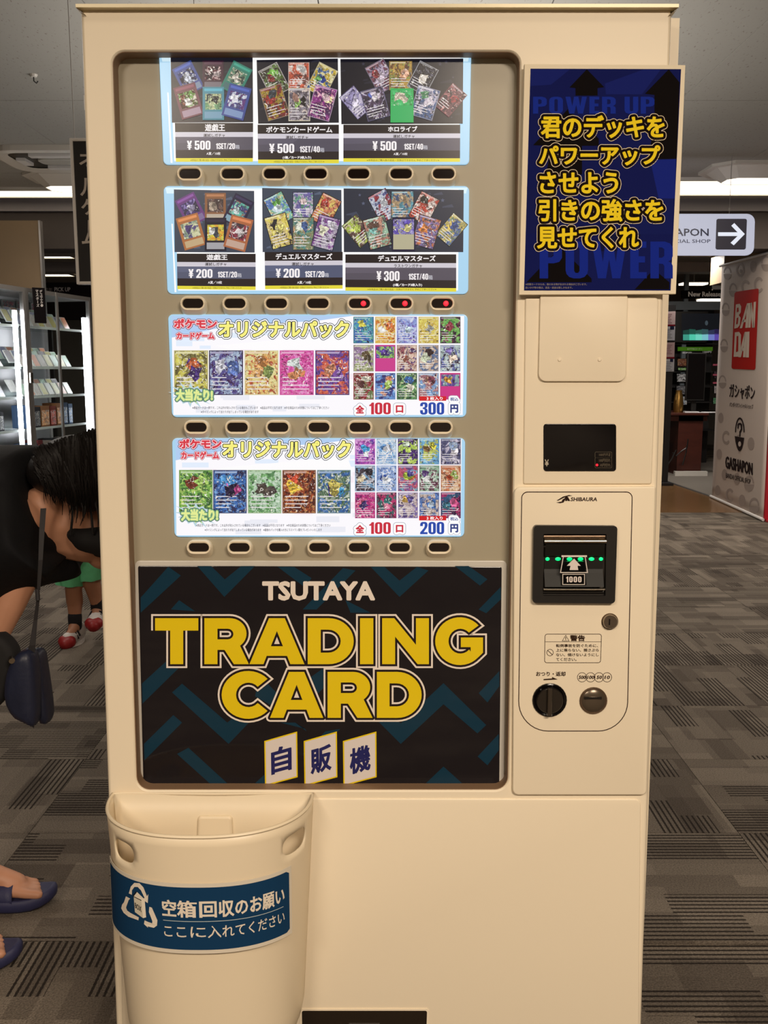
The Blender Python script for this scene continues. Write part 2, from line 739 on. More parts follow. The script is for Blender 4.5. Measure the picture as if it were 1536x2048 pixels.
def frame_slab(g, S, outer, hole, h, h0, mi=0, col=None, wall=True):
    """flat plate with a hole (outer and hole loops), sides down to h0"""
    lo = [Vector((a, b, 0)) for a, b in outer]
    lh = [Vector((a, b, 0)) for a, b in hole]
    t = geometry.tessellate_polygon([lo, lh])
    pts = outer + hole
    g.add([S(u, v, h) for u, v in pts], [tuple(x) for x in t], mi, col)
    if wall:
        off = S(100, 100, 1) - S(100, 100, 0)
        for lp in (outer, hole):
            b = [S(u, v, 0) for u, v in lp]
            g.loft([[p + off * h for p in b], [p + off * h0 for p in b]], mi, col)
    return g


def outline(g, S, loop, w, h, mi=0, col=None):
    a = inset(loop, -w / 2)
    b = inset(loop, w / 2)
    g.loft([[S(u, v, h) for u, v in a], [S(u, v, h) for u, v in b]], mi, col)
    return g


# ------------------------------------------------------------------ lettering
_TXT = {}


def glyphs(text, res=2):
    if (text, res) in _TXT:
        return _TXT[(text, res)]
    c = bpy.data.curves.new('lettering', 'FONT')
    c.body = text
    c.size = 1
    c.resolution_u = res
    o = bpy.data.objects.new('lettering', c)
    me = o.to_mesh()
    vs = [(v.co.x, v.co.y) for v in me.vertices]
    fs = [tuple(p.vertices) for p in me.polygons]
    o.to_mesh_clear()
    bpy.data.objects.remove(o)
    bpy.data.curves.remove(c)
    # weld identical points so that outlines can be found
    key, idx, nv = {}, [], []
    for x, y in vs:
        k = (round(x, 4), round(y, 4))
        if k not in key:
            key[k] = len(nv)
            nv.append((x, y))
        idx.append(key[k])
    fs = [tuple(idx[i] for i in f) for f in fs]
    fs = [f for f in fs if len(set(f)) > 2]
    _TXT[(text, res)] = shape2(nv, fs)
    return _TXT[(text, res)]


def shape2(nv, fs):
    cnt = {}
    for f in fs:
        for i in range(len(f)):
            a, b = f[i], f[(i + 1) % len(f)]
            k = (min(a, b), max(a, b))
            cnt.setdefault(k, []).append(f)
    be = []
    for (a, b), ff in cnt.items():
        if len(ff) == 1:
            f = ff[0]
            cx = sum(nv[i][0] for i in f) / len(f)
            cy = sum(nv[i][1] for i in f) / len(f)
            be.append((a, b, cx, cy))
    return nv, fs, be


def art(g, S, shp, fit, layers, h, mi=0, pre=None, rnd=False):
    """shp=(verts,faces,edges); fit(x,y)->(u,v); layers = [(grow_px, colour, dh)] drawn back to front"""
    nv, fs, be = shp
    P = [fit(x, y) for x, y in nv]
    for grow, col, dh in layers:
        hh = h + dh
        T = (lambda q, z_=0.0: S(*(pre(*q) if pre else q), hh - z_))
        g.add([T(q) for q in P], fs, mi, col)
        if grow <= 0:
            continue
        nrm = {}
        vs, ff = [], []
        for a, b, cx, cy in be:
            pa, pb = Vector(P[a]), Vector(P[b])
            d = pb - pa
            if d.length < 1e-5:
                continue
            d.normalize()
            n = Vector((-d.y, d.x))
            c = Vector(fit(cx, cy))
            if n.dot(c - pa) > 0:
                n = -n
            k = len(vs)
            e = n * grow
            z_ = 1.2e-5 + (k // 4 % 7) * 7e-6
            vs += [T(pa, z_), T(pb, z_), T(pb + e, z_), T(pa + e, z_)]
            ff.append((k, k + 1, k + 2, k + 3))
            nrm.setdefault(a, []).append(n)
            nrm.setdefault(b, []).append(n)
        for i, ns in nrm.items():
            if len(ns) == 2:
                n0, n1 = ns
                dt = n0.dot(n1)
                if dt < .999:
                    p = Vector(P[i])
                    k = len(vs)
                    z_ = 6.5e-5 + (i % 7) * 6e-6
                    if rnd:
                        an = math.acos(max(-1, min(1, dt)))
                        if an < .25:
                            continue
                        m_ = max(2, int(an / .5) + 1)
                        cr = n0.x * n1.y - n0.y * n1.x
                        sg_ = 1 if cr > 0 else -1
                        vs.append(T(p, z_))
                        for j in range(m_ + 1):
                            aa = sg_ * an * j / m_
                            vs.append(T(p + Vector((n0.x * cos(aa) - n0.y * sin(aa), n0.x * sin(aa) + n0.y * cos(aa))) * grow, z_))
                        ff.append(tuple(range(k, k + m_ + 2)))
                    elif dt > -0.25:
                        tip = (n0 + n1) / (1 + dt)
                        vs += [T(p, z_), T(p + n0 * grow, z_), T(p + tip * grow, z_), T(p + n1 * grow, z_)]
                        ff.append((k, k + 1, k + 2, k + 3))
                    else:
                        mid = n0 + n1
                        if mid.length < .05:
                            mid = Vector((-n0.y, n0.x))
                        mid.normalize()
                        vs += [T(p, z_), T(p + n0 * grow, z_), T(p + (n0 + mid).normalized() * grow, z_), T(p + mid * grow, z_),
                               T(p + (n1 + mid).normalized() * grow, z_), T(p + n1 * grow, z_)]
                        ff.append((k, k + 1, k + 2, k + 3, k + 4, k + 5))
        g.add(vs, ff, mi, col)
    return g


def text(g, S, s, box, col, h=.0004, bold=0.0, outl=(), mi=0, pre=None, slant=0.0, res=2):
    """lettering fitted into the pixel box (u0, v0, u1, v1); outl = ((grow, colour), ...) from the widest in"""
    shp = glyphs(s, res)
    nv = shp[0]
    x0 = min(p[0] for p in nv)
    x1 = max(p[0] for p in nv)
    y0 = min(p[1] for p in nv)
    y1 = max(p[1] for p in nv)
    u0, v0, u1, v1 = box
    u0, v0, u1, v1 = u0 + bold, v0 + bold, u1 - bold, v1 - bold
    sx, sy = (u1 - u0) / (x1 - x0), (v1 - v0) / (y1 - y0)

    def fit(x, y):
        vv = v1 - (y - y0) * sy
        return u0 + (x - x0) * sx + slant * (v1 - vv), vv
    n = len(outl)
    lay = [(gr + bold, c, i * .00012) for i, (gr, c) in enumerate(outl)] + [(bold, col, n * .00012)]
    return art(g, S, shp, fit, lay, h, mi, pre, rnd=bool(outl) or bold > 1)


# condensed heavy digits and capitals, drawn on a 100-high grid
IMP = {
    '0': ([[(18, 0), (32, 0), (42, 4), (48, 12), (50, 22), (50, 78), (48, 88), (42, 96), (32, 100), (18, 100), (8, 96), (2, 88), (0, 78), (0, 22), (2, 12), (8, 4)],
           [(22, 15), (19, 20), (19, 80), (22, 85), (28, 85), (31, 80), (31, 20), (28, 15)]], 50),
    '1': ([[(13, 0), (13, 70), (0, 70), (0, 80), (9, 85), (17, 100), (32, 100), (32, 0)]], 32),
    '2': ([[(0, 0), (0, 14), (24, 48), (30, 62), (31, 72), (31, 80), (28, 85), (22, 85), (19, 80), (19, 66), (0, 66), (0, 80), (4, 93), (14, 100), (36, 100), (46, 93), (50, 80), (50, 70), (46, 54), (24, 17), (50, 17), (50, 0)]], 50),
    '3': ([[(0, 36), (19, 36), (19, 20), (22, 15), (28, 15), (31, 20), (31, 38), (27, 44), (18, 45), (18, 58), (27, 59), (31, 64), (31, 80), (28, 85), (22, 85), (19, 80), (19, 68), (0, 68), (0, 82), (5, 94), (15, 100), (36, 100), (46, 94), (50, 82), (50, 68), (46, 57), (38, 52), (46, 47), (50, 36), (50, 18), (45, 6), (35, 0), (15, 0), (5, 6), (0, 18)]], 50),
    '4': ([[(0, 20), (0, 36), (18, 100), (44, 100), (44, 35), (51, 35), (51, 20), (44, 20), (44, 0), (26, 0), (26, 20)], [(14, 35), (26, 35), (26, 76)]], 51),
    '5': ([[(0, 32), (19, 32), (19, 20), (22, 15), (28, 15), (31, 20), (31, 48), (27, 53), (21, 50), (20, 44), (3, 44), (3, 100), (47, 100), (47, 85), (20, 85), (20, 62), (28, 67), (38, 67), (46, 62), (50, 50), (50, 20), (46, 6), (36, 0), (15, 0), (5, 6), (0, 18)]], 50),
    'S': ([[(0, 30), (19, 30), (19, 20), (22, 15), (28, 15), (31, 20), (31, 34), (28, 40), (5, 58), (0, 68), (0, 84), (5, 94), (15, 100), (36, 100), (46, 94), (50, 84), (50, 70), (31, 70), (31, 80), (28, 85), (22, 85), (19, 80), (19, 68), (22, 63), (45, 46), (50, 36), (50, 16), (45, 6), (35, 0), (15, 0), (5, 6), (0, 16)]], 50),
    'E': ([[(0, 0), (0, 100), (36, 100), (36, 83), (19, 83), (19, 60), (33, 60), (33, 43), (19, 43), (19, 17), (37, 17), (37, 0)]], 37),
    'T': ([[(0, 83), (0, 100), (46, 100), (46, 83), (32, 83), (32, 0), (14, 0), (14, 83)]], 46),
    '/': ([[(0, 0), (24, 100), (36, 100), (12, 0)]], 36),
    'Y': ([[(0, 100), (19, 100), (26, 72), (33, 100), (52, 100), (38, 52), (48, 52), (48, 41), (35, 41), (35, 33), (48, 33), (48, 22), (35, 22), (35, 0), (17, 0), (17, 22), (4, 22), (4, 33), (17, 33), (17, 41), (4, 41), (4, 52), (14, 52)]], 52),
    'P': ([[(0, 0), (0, 100), (32, 100), (44, 95), (50, 84), (50, 56), (44, 45), (32, 41), (19, 41), (19, 0)], [(19, 57), (19, 84), (26, 84), (31, 79), (31, 62), (26, 57)]], 50),
    'W': ([[(14, 0), (0, 100), (18, 100), (25, 45), (31, 100), (47, 100), (54, 45), (60, 100), (78, 100), (64, 0), (46, 0), (39, 52), (32, 0)]], 78),
    'R': ([[(0, 0), (0, 100), (32, 100), (44, 95), (50, 84), (50, 60), (46, 50), (40, 46), (47, 42), (50, 34), (50, 0), (31, 0), (31, 34), (28, 39), (19, 40), (19, 0)],
           [(19, 56), (19, 84), (26, 84), (31, 79), (31, 61), (26, 56)]], 50),
    'U': ([[(0, 100), (19, 100), (19, 20), (22, 15), (28, 15), (31, 20), (31, 100), (50, 100), (50, 20), (46, 6), (35, 0), (15, 0), (4, 6), (0, 20)]], 50),
    ' ': ([], 14),
}


def imp(g, S, s_, box, col, h=.0004, thin=0.0, gap=6, mi=0):
    u0, v0, u1, v1 = box
    tot = sum(IMP[c][1] for c in s_) + gap * (len(s_) - 1)
    k = (u1 - u0) / tot
    x = 0
    for c in s_:
        loops, w = IMP[c]
        if loops:
            pts = [p for l in loops for p in l]
            t_ = geometry.tessellate_polygon([[Vector((a, b, 0)) for a, b in l] for l in loops])
            g.add([S(u0 + (x + a) * k, v1 - b / 100 * (v1 - v0), h) for a, b in pts], [tuple(q) for q in t_], mi, col)
        x += w + gap


# ================================================================== the setting
def fbox(g, x0, x1, y0, y1, z0, z1, mi=0):
    return g.box((x0, y0, z0), (x1, y1, z1), mi)


fl = G()
fbox(fl, -6.2, 7.2, -5, 15, -.12, -.008)
floor = fl.build('floor', M['carpet'])
tag(floor, kind='structure')
# half-metre carpet tiles, quarter turned, each one a piece of the floor
tg = G()
tg.box((-.249, -.249, -.007), (.249, .249, 0))
proto = tg.build('carpet_tile', M['carpet'], floor)
tme = proto.data
for v_ in tme.vertices:       # centre the tile on its own origin
    pass
finv = wm(floor).inverted()
rnd = random.Random(4)
cells = [(ix, iy) for ix in range(-6, 11) for iy in range(-1, 14)
         if not (-.45 < -.75 + ix * .5 + .25 < .45 and iy < 1)]
tme.transform(wm(floor))      # mesh data back around the world origin
first = True
for ix, iy in cells:
    x, y = .25 + ix * .5, .25 + iy * .5
    if y > 6.85 and x > 2.4:
        continue
    if abs(x) > 1.2 + (y + 1.44) * .46:
        continue
    o = proto if first else proto.copy()
    if not first:
        COL.objects.link(o)
    first = False
    o.parent = floor
    o.matrix_basis = finv @ Matrix.Translation((x, y, 0)) @ Matrix.Rotation(rnd.choice((0, 1, 1, 2, 3)) * pi / 2, 4, 'Z')

wf = G()
fbox(wf, 2.0, 7.0, 6.93, 9.6, -.008, .002)
tag(wf.build('floor_wood', M['wood']), kind='structure')
# far carpet and its brass edging strip
wf = G()
a, b_, c_ = atz(1318, 958, .004), atz(1424, 994, .004), atz(1560, 1042, .004)
wf.add([a, b_, c_, Vector((7, 9.6, .004)), Vector((7, 12, .004)), Vector((2.6, 12, .004)),
        *[p - Vector((0, 0, .006)) for p in (a, b_, c_)]], [(0, 1, 2, 3, 4, 5), (0, 1, 7, 6), (1, 2, 8, 7)])
tag(wf.build('floor_far_carpet', mat('plain_grey_carpet', (112, 104, 94), rough=.95, bump=.3, bscale=120)), kind='structure')
wf = G()
wf.tube([a, b_, c_], .012, 6)
tag(wf.build('trim_1', M['alu']), kind='structure')

cl = G()
fbox(cl, -6.2, 7.2, -5, 6.62, 2.715, 2.8)
ceiling = tag(cl.build('ceiling', M['blackm']), kind='structure')
pg = G()
pg.box((-.4525, -.9075, 0), (.4525, .9075, .014))
pp = pg.build('ceiling_panel', M['ceil'], ceiling)
pp.data.transform(wm(ceiling))
ci = wm(ceiling).inverted()
first = True
HOLES = [(-3.0, -1.8, 5.05, 6.6), (2.2, 4.4, 5.05, 6.6)]
for ix in range(-6, 8):
    for iy in range(-2, 4):
        x, y = ix * .91 + .2, iy * 1.82 + 1.0 + (.0 if ix % 2 else .0)
        o = pp if first else pp.copy()
        if not first:
            COL.objects.link(o)
        first = False
        o.parent = ceiling
        o.matrix_basis = ci @ Matrix.Translation((x, y, 2.70))
cl = G()
fbox(cl, -6.2, 7.2, 6.56, 6.60, 2.60, 2.71)
tag(cl.build('trim_2', M['greysof']), kind='structure')
cl = G()
fbox(cl, -6.2, 7.2, 6.60, 6.9, 2.30, 2.8)
tag(cl.build('wall_bulkhead', M['darkwall']), kind='structure')
cl = G()
fbox(cl, -6.2, 7.2, 6.9, 15, 2.66, 2.8)
tag(cl.build('ceiling_far', M['greywall']), kind='structure')
cl = G()
for yy in (8.9, 10.8):
    fbox(cl, -6.2, 7.2, yy, yy + .3, 2.54, 2.66)
tag(cl.build('trim_3', M['greysof']), kind='structure')
for nm, q in (('wall_left', (-6.2, -6.0, -5, 15)), ('wall_right', (7.0, 7.2, -5, 15)), ('wall_back', (-6.2, 7.2, 14.8, 15)),
              ('wall_front', (-6.2, 7.2, -5.0, -4.8))):
    cl = G()
    fbox(cl, *q, -.1, 2.8)
    tag(cl.build(nm, M['greywall']), kind='structure')


# ================================================================== ceiling fittings
def fitting(name, u0, v0, u1, v1, z, label, cat, shape, lit=None):
    """fitting set in the ceiling, footprint taken at height z"""
    p0 = atz(u0, v1, z)
    p1 = atz(u1, v0, z)
    x0, x1 = p0.x, p1.x
    y0, y1 = p0.y, p1.y
    return x0, x1, y0, y1


def ceil_light(x0, x1, y0, y1, z, label, rim=.05, drop=.03, group=None, name='ceiling_light'):
    t = empty(name, ((x0 + x1) / 2, (y0 + y1) / 2, z), label, 'light', group)
    S = lambda u, v, h=0: Vector((u, v, z - h))
    g = G()
    o_ = rr(x0, y0, x1, y1, .04, 3)
    i_ = rr(x0 + rim, y0 + rim, x1 - rim, y1 - rim, .02, 3)
    frame_slab(g, S, o_, i_, drop, 0)
    g.build('frame', M['offw'], t)
    g = G()
    g.box((x0 + rim, y0 + rim, z - drop * .6), (x1 - rim, y1 - rim, z - .002))
    g.build('diffuser', M['lamp'], t)
    return t


# long recessed light strips just before the dark bulkhead
q0, q1 = atz(0, 391, 2.70), atz(0, 374, 2.70)
ceil_light(-4.6, -1.0, q1.y, q0.y - .02 if q0.y > q1.y else q0.y, 2.70, 'long bright ceiling light strip at the left, above the glass showcases', .03, .025)
q0, q1 = atz(1500, 386, 2.70), atz(1500, 354, 2.70)
ceil_light(1.8, 4.15, q1.y, q0.y, 2.70, 'long bright ceiling light strip at the right, above the hanging arrow sign', .03, .025)


def oct_(x0, x1, y0, y1, c):
    return [(x0 + c, y0), (x1 - c, y0), (x1, y0 + c), (x1, y1 - c), (x1 - c, y1), (x0 + c, y1), (x0, y1 - c), (x0, y0 + c)]


def louvre_light(x0, x1, y0, y1, z, label, c=.12, drop=.09):
    t = empty('ceiling_light', ((x0 + x1) / 2, (y0 + y1) / 2, z), label, 'light')
    S = lambda u, v, h=0: Vector((u, v, z - h))
    g = G()
    g.loft([[S(u, v, 0) for u, v in oct_(x0, x1, y0, y1, c)],
            [S(u, v, .02) for u, v in oct_(x0, x1, y0, y1, c)],
            [S(u, v, .02) for u, v in oct_(x0 + .05, x1 - .05, y0 + .05, y1 - .05, c * .8)],
            [S(u, v, drop) for u, v in oct_(x0 + .14, x1 - .14, y0 + .14, y1 - .14, c * .5)]])
    g.build('frame', M['offw'], t)
    g = G()
    g.add([S(u, v, drop - .004) for u, v in oct_(x0 + .14, x1 - .14, y0 + .14, y1 - .14, c * .5)], [tuple(range(8))])
    g.build('diffuser', M['lamp'], t)
    return t


pA, pB = atz(1400, 320, 2.70), atz(1400, 352, 2.70)
louvre_light(2.27, 3.65, pA.y, pB.y, 2.70, 'octagonal framed ceiling light beside the hanging arrow sign')
pA, pB = atz(70, 338, 2.70), atz(70, 368, 2.70)
louvre_light(-2.62, -1.2, pA.y, pB.y, 2.70, 'octagonal framed ceiling light near the black hanging board')

# air-conditioning cassette
pA, pB = atz(70, 289, 2.70), atz(70, 334, 2.70)
t = empty('ceiling_air_unit', (-2.1, (pA.y + pB.y) / 2, 2.70), 'pale grey square ceiling air unit with rounded corners and a deep rim', 'air conditioner')
x0, x1, y0, y1 = -2.55, -1.25, pA.y, pB.y
S = lambda u, v, h=0: Vector((u, v, 2.70 - h))
g = G()
o1 = rr(x0, y0, x1, y1, .18, 6)
g.loft([[S(u, v, 0) for u, v in o1], [S(u, v, .035) for u, v in o1], [S(u, v, .045) for u, v in inset(o1, .03)],
        [S(u, v, .03) for u, v in inset(o1, .10)]])
g.build('rim', M['offw'], t)
g = G()
g.add([S(u, v, .026) for u, v in inset(o1, .09)], [tuple(range(len(o1)))])
g.build('grille_back', M['black'], t)
g = G()
slab(g, S, rr(x0 + .25, y0 + .25, x1 - .25, y1 - .25, .05), .04, .02, .01)
g.build('grille', M['greyfr'], t)
for k in range(4):
    g = G()
    a = (x0 + .13, x1 - .13) if k < 2 else None
    if k < 2:
        yy = y0 + .12 if k == 0 else y1 - .18
        g.box((x0 + .25, yy, 2.655), (x1 - .25, yy + .06, 2.675))
    else:
        xx = x0 + .12 if k == 2 else x1 - .18
        g.box((xx, y0 + .25, 2.655), (xx + .06, y1 - .25, 2.675))
    g.build('vane', M['white'], t)

# small sprinkler and a hook on the ceiling
p = atz(67, 149, 2.70)
t = empty('ceiling_hook', p, 'tiny metal hook screwed into the ceiling at the left', 'hook')
g = G()
g.tube([p, p - Vector((0, 0, .012))], [.02, .014], 10)
g.build('plate', M['offw'], t)
g = G()
g.tube([p + Vector((.0, 0, -.01)), p + Vector((0, 0, -.03)), p + Vector((.012, 0, -.04)), p + Vector((.02, 0, -.03))], .003, 6)
g.build('hook', M['black'], t)

for (u, v, w, nm) in ((100, 512, .55, 'far ceiling light above the left showcases, nearer of the two'),
                      (104, 549, .6, 'far ceiling light above the left showcases, just over the black header board')):
    p = atz(u, v, 2.655)
    ceil_light(p.x - .5, p.x + w * .55, p.y - .22, p.y + .12, 2.655, nm, .03, .02)
for (u, v, nm) in ((1388, 568, 'far ceiling light over the new-release shelf, upper one'),
                   (1424, 600, 'far ceiling light over the new-release shelf, lower one')):
    p = at(u, v, 11.6)
    t = empty('ceiling_light', p, nm, 'light')
    g = G()
    g.box((p.x - .18, 11.5, p.z - .012), (p.x + .16, 11.7, p.z + .01))
    g.build('diffuser', M['lamp'], t)
    g = G()
    g.box((p.x - .19, 11.49, p.z + .0105), (p.x + .17, 11.71, p.z + .022))
    g.tube([(p.x, 11.6, p.z + .02), (p.x, 11.6, 2.67)], .008, 6)
    g.build('housing', M['offw'], t)

# ================================================================== the vending machine
VM = empty('vending_machine', (0, 0, 0), 'cream trading card vending machine with four lit display windows', 'vending machine', matrix=MM)
S0 = ms(0.0)          # door front
S1 = ms(0.030)        # display panel inside the recess
CREAM, IVORY = M['cream'], M['ivory']


def low(u, v, z):
    """follow the straight door edge from the pixel down to local height z"""
    return None


xl_t, zt = mloc(160, 16)
xr_t, _ = mloc(1345, 16)
xl_b, zb = mloc(231, 2046)
xr_b, _ = mloc(1284, 2046)


def edge_x(x0, x1, z):
    t_ = (z - zb) / (zt - zb)
    return x1 + (x0 - x1) * t_


ZB = .05
xl0, xr0 = edge_x(xl_t, xl_b, ZB), edge_x(xr_t, xr_b, ZB)


def pxl(x, z):
    return project(L(x, 0, z))


outer = rrq([pxl(xl_t, zt), pxl(xr_t, zt), pxl(xr0, ZB), pxl(xl0, ZB)], [8.5, 9, 8.5, 8.5], 4)
hole = rrq([(223, 102), (1041, 102), (1016, 1581), (273, 1581)], [26, 26, 26, 26], 7)
g = G()
ob = [S0(u, v, 0) for u, v in outer]
ls = [[p + YV * .055 for p in ob], [p + YV * .008 for p in ob]]
for k in range(1, 5):
    t_ = k / 4 * pi / 2
    il = inset(outer, 7.5 * (1 - cos(t_)))
    ls.append([S0(u, v, 0) + YV * (.008 - .008 * sin(t_)) for u, v in il])
g.loft(ls)
il = inset(outer, 7.5)
hl = inset(hole, -3)
tt = geometry.tessellate_polygon([[Vector((a, b, 0)) for a, b in il], [Vector((a, b, 0)) for a, b in hl]])
g.add([S0(u, v, 0) for u, v in il + hl], [tuple(x) for x in tt])
g.loft([[S0(u, v, 0) for u, v in hl], [S0(u, v, -.0012) for u, v in inset(hole, -1)], [S0(u, v, -.003) for u, v in hole]])
door = g.build('front_door', CREAM, VM, smooth=True, sharp=32)
fixn(door)
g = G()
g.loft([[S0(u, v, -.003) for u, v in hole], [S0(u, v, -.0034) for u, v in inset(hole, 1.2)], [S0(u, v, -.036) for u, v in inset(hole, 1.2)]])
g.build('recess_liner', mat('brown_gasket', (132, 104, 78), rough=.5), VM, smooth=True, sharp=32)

# cabinet behind the door
g = G()
cx0, cx1 = min(xl_t, xl0) + .004, max(xr_t, xr0) - .004
g.box((cx0, .055, ZB), (cx1, .68, zt + .004), fr=L)
g.build('cabinet', CREAM, VM)
for x in (cx0 + .06, cx1 - .06):
    for y in (.12, .6):
        g = G()
        bot = L(x, y, 0)
        bot.z = .001
        g.tube([bot, bot + Vector((0, 0, .012)), L(x, y, ZB)], [.028, .02, .015], 10)
        g.build('foot', M['black'], VM)
# display panel at the bottom of the recess
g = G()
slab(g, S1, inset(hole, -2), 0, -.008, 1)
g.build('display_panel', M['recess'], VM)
# top cap with drip lip
g = G()
p0, p1 = mloc(151, 9, -.012), mloc(1358, 9, -.012)
zc0, zc1 = mloc(700, 14.5, -.012)[1], mloc(700, 7.5, -.012)[1]
g.box((p0[0], -.012, zc0), (p1[0], .05, zc1), fr=L)
for s_, x in ((1, p0[0]), (-1, p1[0])):
    g.add([L(x, -.012, zc0), L(x + s_ * .012, -.006, zc0 - .008), L(x + s_ * .012, .05, zc0 - .008), L(x, .05, zc0)], [(0, 1, 2, 3)])
g.box((p0[0] + .006, .05, zc0), (p1[0] - .006, .68, zc0 + .02), fr=L)
cap = g.build('top_cap', mat('beige_cap_metal', (214, 202, 170), rough=.35, metal=.2), VM)
g = G()
g.box((p0[0] + .014, .002, zt + .001), (p1[0] - .014, .05, zc0 - .0005), fr=L)
g.build('top_gap', M['bronze'], VM)
# lamp dome and screw on the cap
g = G()
q = mloc(827, 7.5, 0)
g.loft([[L(q[0] + .0115 * cos(a) * 1.0, .03 + .012 * sin(a), zc1 - .002) for a in [2 * pi * k / 16 for k in range(16)]],
        [L(q[0] + .0095 * cos(a), .03 + .010 * sin(a), zc1 + .006) for a in [2 * pi * k / 16 for k in range(16)]],
        [L(q[0] + .004 * cos(a), .03 + .004 * sin(a), zc1 + .008) for a in [2 * pi * k / 16 for k in range(16)]]], cap1=True)
g.build('call_lamp', M['blackg'], VM, smooth=True)
g = G()
q = mloc(801, 3, 0)
g.ball(L(q[0], .03, zc1 + .004), .004, 5)
g.build('cap_screw', M['offw'], VM, smooth=True)
# strip of the cabinet side standing out behind the right edge
g = G()
q0, q1 = mloc(1340, 36, .058), mloc(1357, 36, .058)
g.box((q0[0], .058, ZB), (q1[0] + .002, .075, q0[1]), fr=L)
g.build('side_rail', CREAM, VM)
for (ua, va, ub, vb) in ((159, 24, 162, 36), (164, 186, 168, 216), (1342, 23, 1345, 37)):
    g = G()
    a, b = mloc(ua, va, 0), mloc(ub, vb, 0)
    g.box((a[0] - .0006, .010, b[1]), (b[0] - .0006, .014, a[1]), fr=L)
    g.build('edge_bumper', M['white'], VM)


# ---- display windows, their inserts
def c4(c):
    return RGB(c)


LBL, WHT = RGB(168, 212, 240), RGB(255, 255, 255)
winq = [
    [(319, 109.5), (942, 109.5), (938, 330), (328, 330)],
    [(328, 373), (938, 373), (936, 588), (336, 588)],
    [(337, 629), (935, 629), (932, 834), (345, 834)],
    [(345, 876), (930, 876), (928, 1073), (350, 1073)],
]
WIN = []
for i, q in enumerate(winq):
    r = (2, 2, 9, 9) if i == 0 else 10
    g = G()
    lp = rrq(q, r, 5)
    # body of the light box with a pale blue face, a white sheet over the middle
    slab(g, S1, lp, .0036, 0, 1.2, .0008, 0, LBL)
    w = g.build('display_window', M['lit'], VM)
    WIN.append(w)
    g = G()
    a, b, c, d = [Vector(x) for x in q]
    m0, m1 = (.036, .034) if i < 2 else (.012, .012)
    t4 = lambda s_, t_: tuple((a + (b - a) * s_) * (1 - t_) + (d + (c - d) * s_) * t_)
    g.flat(S1, [t4(m0, .03), t4(1 - m1, .03), t4(1 - m1, .97), t4(m0, .97)], .0039, 0, WHT)
    if i < 2:
        g.flat(S1, [t4(.006, .015), t4(.994, .015), t4(.99, .07), t4(.01, .07)], .0038, 0, RGB(214, 240, 252))
        g.flat(S1, [t4(.022, .35), t4(.026, .35), t4(.03, .985), t4(.024, .985)], .0038, 0, WHT)
    g.build('backing_sheet', M['lit'], w)

H0 = .0042
rc = random.Random(11)


def quad_card(cu, cv, w, h, rot):
    c, s = cos(rot), sin(rot)
    return [(cu + x * c - y * s, cv + x * s + y * c) for x, y in ((-w / 2, -h / 2), (w / 2, -h / 2), (w / 2, h / 2), (-w / 2, h / 2))]


def qmap(q):
    a, b, c, d = [Vector(x) for x in q]
    return lambda s_, t_: tuple((a + (b - a) * s_) * (1 - t_) + (d + (c - d) * s_) * t_)


def draw_card(g, S, q, kind, cols, h, rnd_=rc, ink=None):
    """cols: border/edge colour, then three artwork colours, then accents"""
    f = qmap(q)
    tone = lambda c: [x * .84 + (c[0] + c[1] + c[2]) / 3 * .10 for x in c]
    cols = [tone(c) for c in cols]
    P3 = tuple(RGB(x) for x in cols[1:4])
    edge = RGB(cols[0])
    g.flat(S, q, h, 0, edge)
    if kind == 'frame':
        g.flat(S, [f(.12, .21), f(.88, .21), f(.88, .69), f(.12, .69)], h + .00006, 1, P3)
        g.flat(S, [f(.08, .05), f(.92, .05), f(.92, .13), f(.08, .13)], h + .00006, 0, RGB([min(255, x * 1.25 + 10) for x in cols[0]]))
        g.flat(S, [f(.09, .75), f(.91, .75), f(.91, .95), f(.09, .95)], h + .00006, 0, RGB(cols[4] if len(cols) > 4 else (190, 176, 160)))
        zone = (.2, .8, .28, .64)
    elif kind == 'half':
        g.flat(S, [f(.05, .06), f(.95, .06), f(.95, .5), f(.05, .5)], h + .00006, 1, P3)
        g.flat(S, [f(.05, .5), f(.95, .5), f(.95, .94), f(.05, .94)], h + .00006, 0, RGB(cols[4]))
        zone = (.15, .85, .12, .45)
    else:
        g.flat(S, [f(.03, .02), f(.97, .02), f(.97, .98), f(.03, .98)], h + .00006, 1, P3)
        zone = (.12, .88, .12, .82)
        for k in range(4):
            vv = .60 + k * .085
            ln = rnd_.uniform(.4, .8)
            g.flat(S, [f(.08, vv), f(.08 + ln, vv), f(.08 + ln, vv + .018), f(.08, vv + .018)], h + .0001, 0, RGB(235, 230, 232))
        g.flat(S, [f(.05, .03), f(.72, .03), f(.70, .075), f(.05, .075)], h + .0001, 0, RGB([min(255, x * .5 + 120) for x in cols[1]]))
    acc = cols[4:] if kind != 'frame' else cols[5:]
    if kind == 'half':
        acc = cols[5:]
    for k, ac in enumerate(acc):
        # loose leaf-like patches of a second colour
        cu, cv = rnd_.uniform(.3, .7), rnd_.uniform(zone[2] + .08, (zone[2] + zone[3]) * .58)
        n = rnd_.choice((7, 9, 11))
        ph = rnd_.uniform(0, 6)
        pts = []
        for j in range(n):
            a_ = ph + 2 * pi * j / n
            r_ = rnd_.uniform(.10, .30)
            s_ = min(zone[1], max(zone[0], cu + r_ * cos(a_)))
            t_ = min(zone[3], max(zone[2], cv + r_ * .75 * sin(a_)))
            pts.append(f(s_, t_))
        g.flat(S, pts, h + .00009 + k * .00003, 1, (RGB(ac), RGB([x * .72 for x in ac]), RGB([min(255, x * 1.15 + 12) for x in ac])))


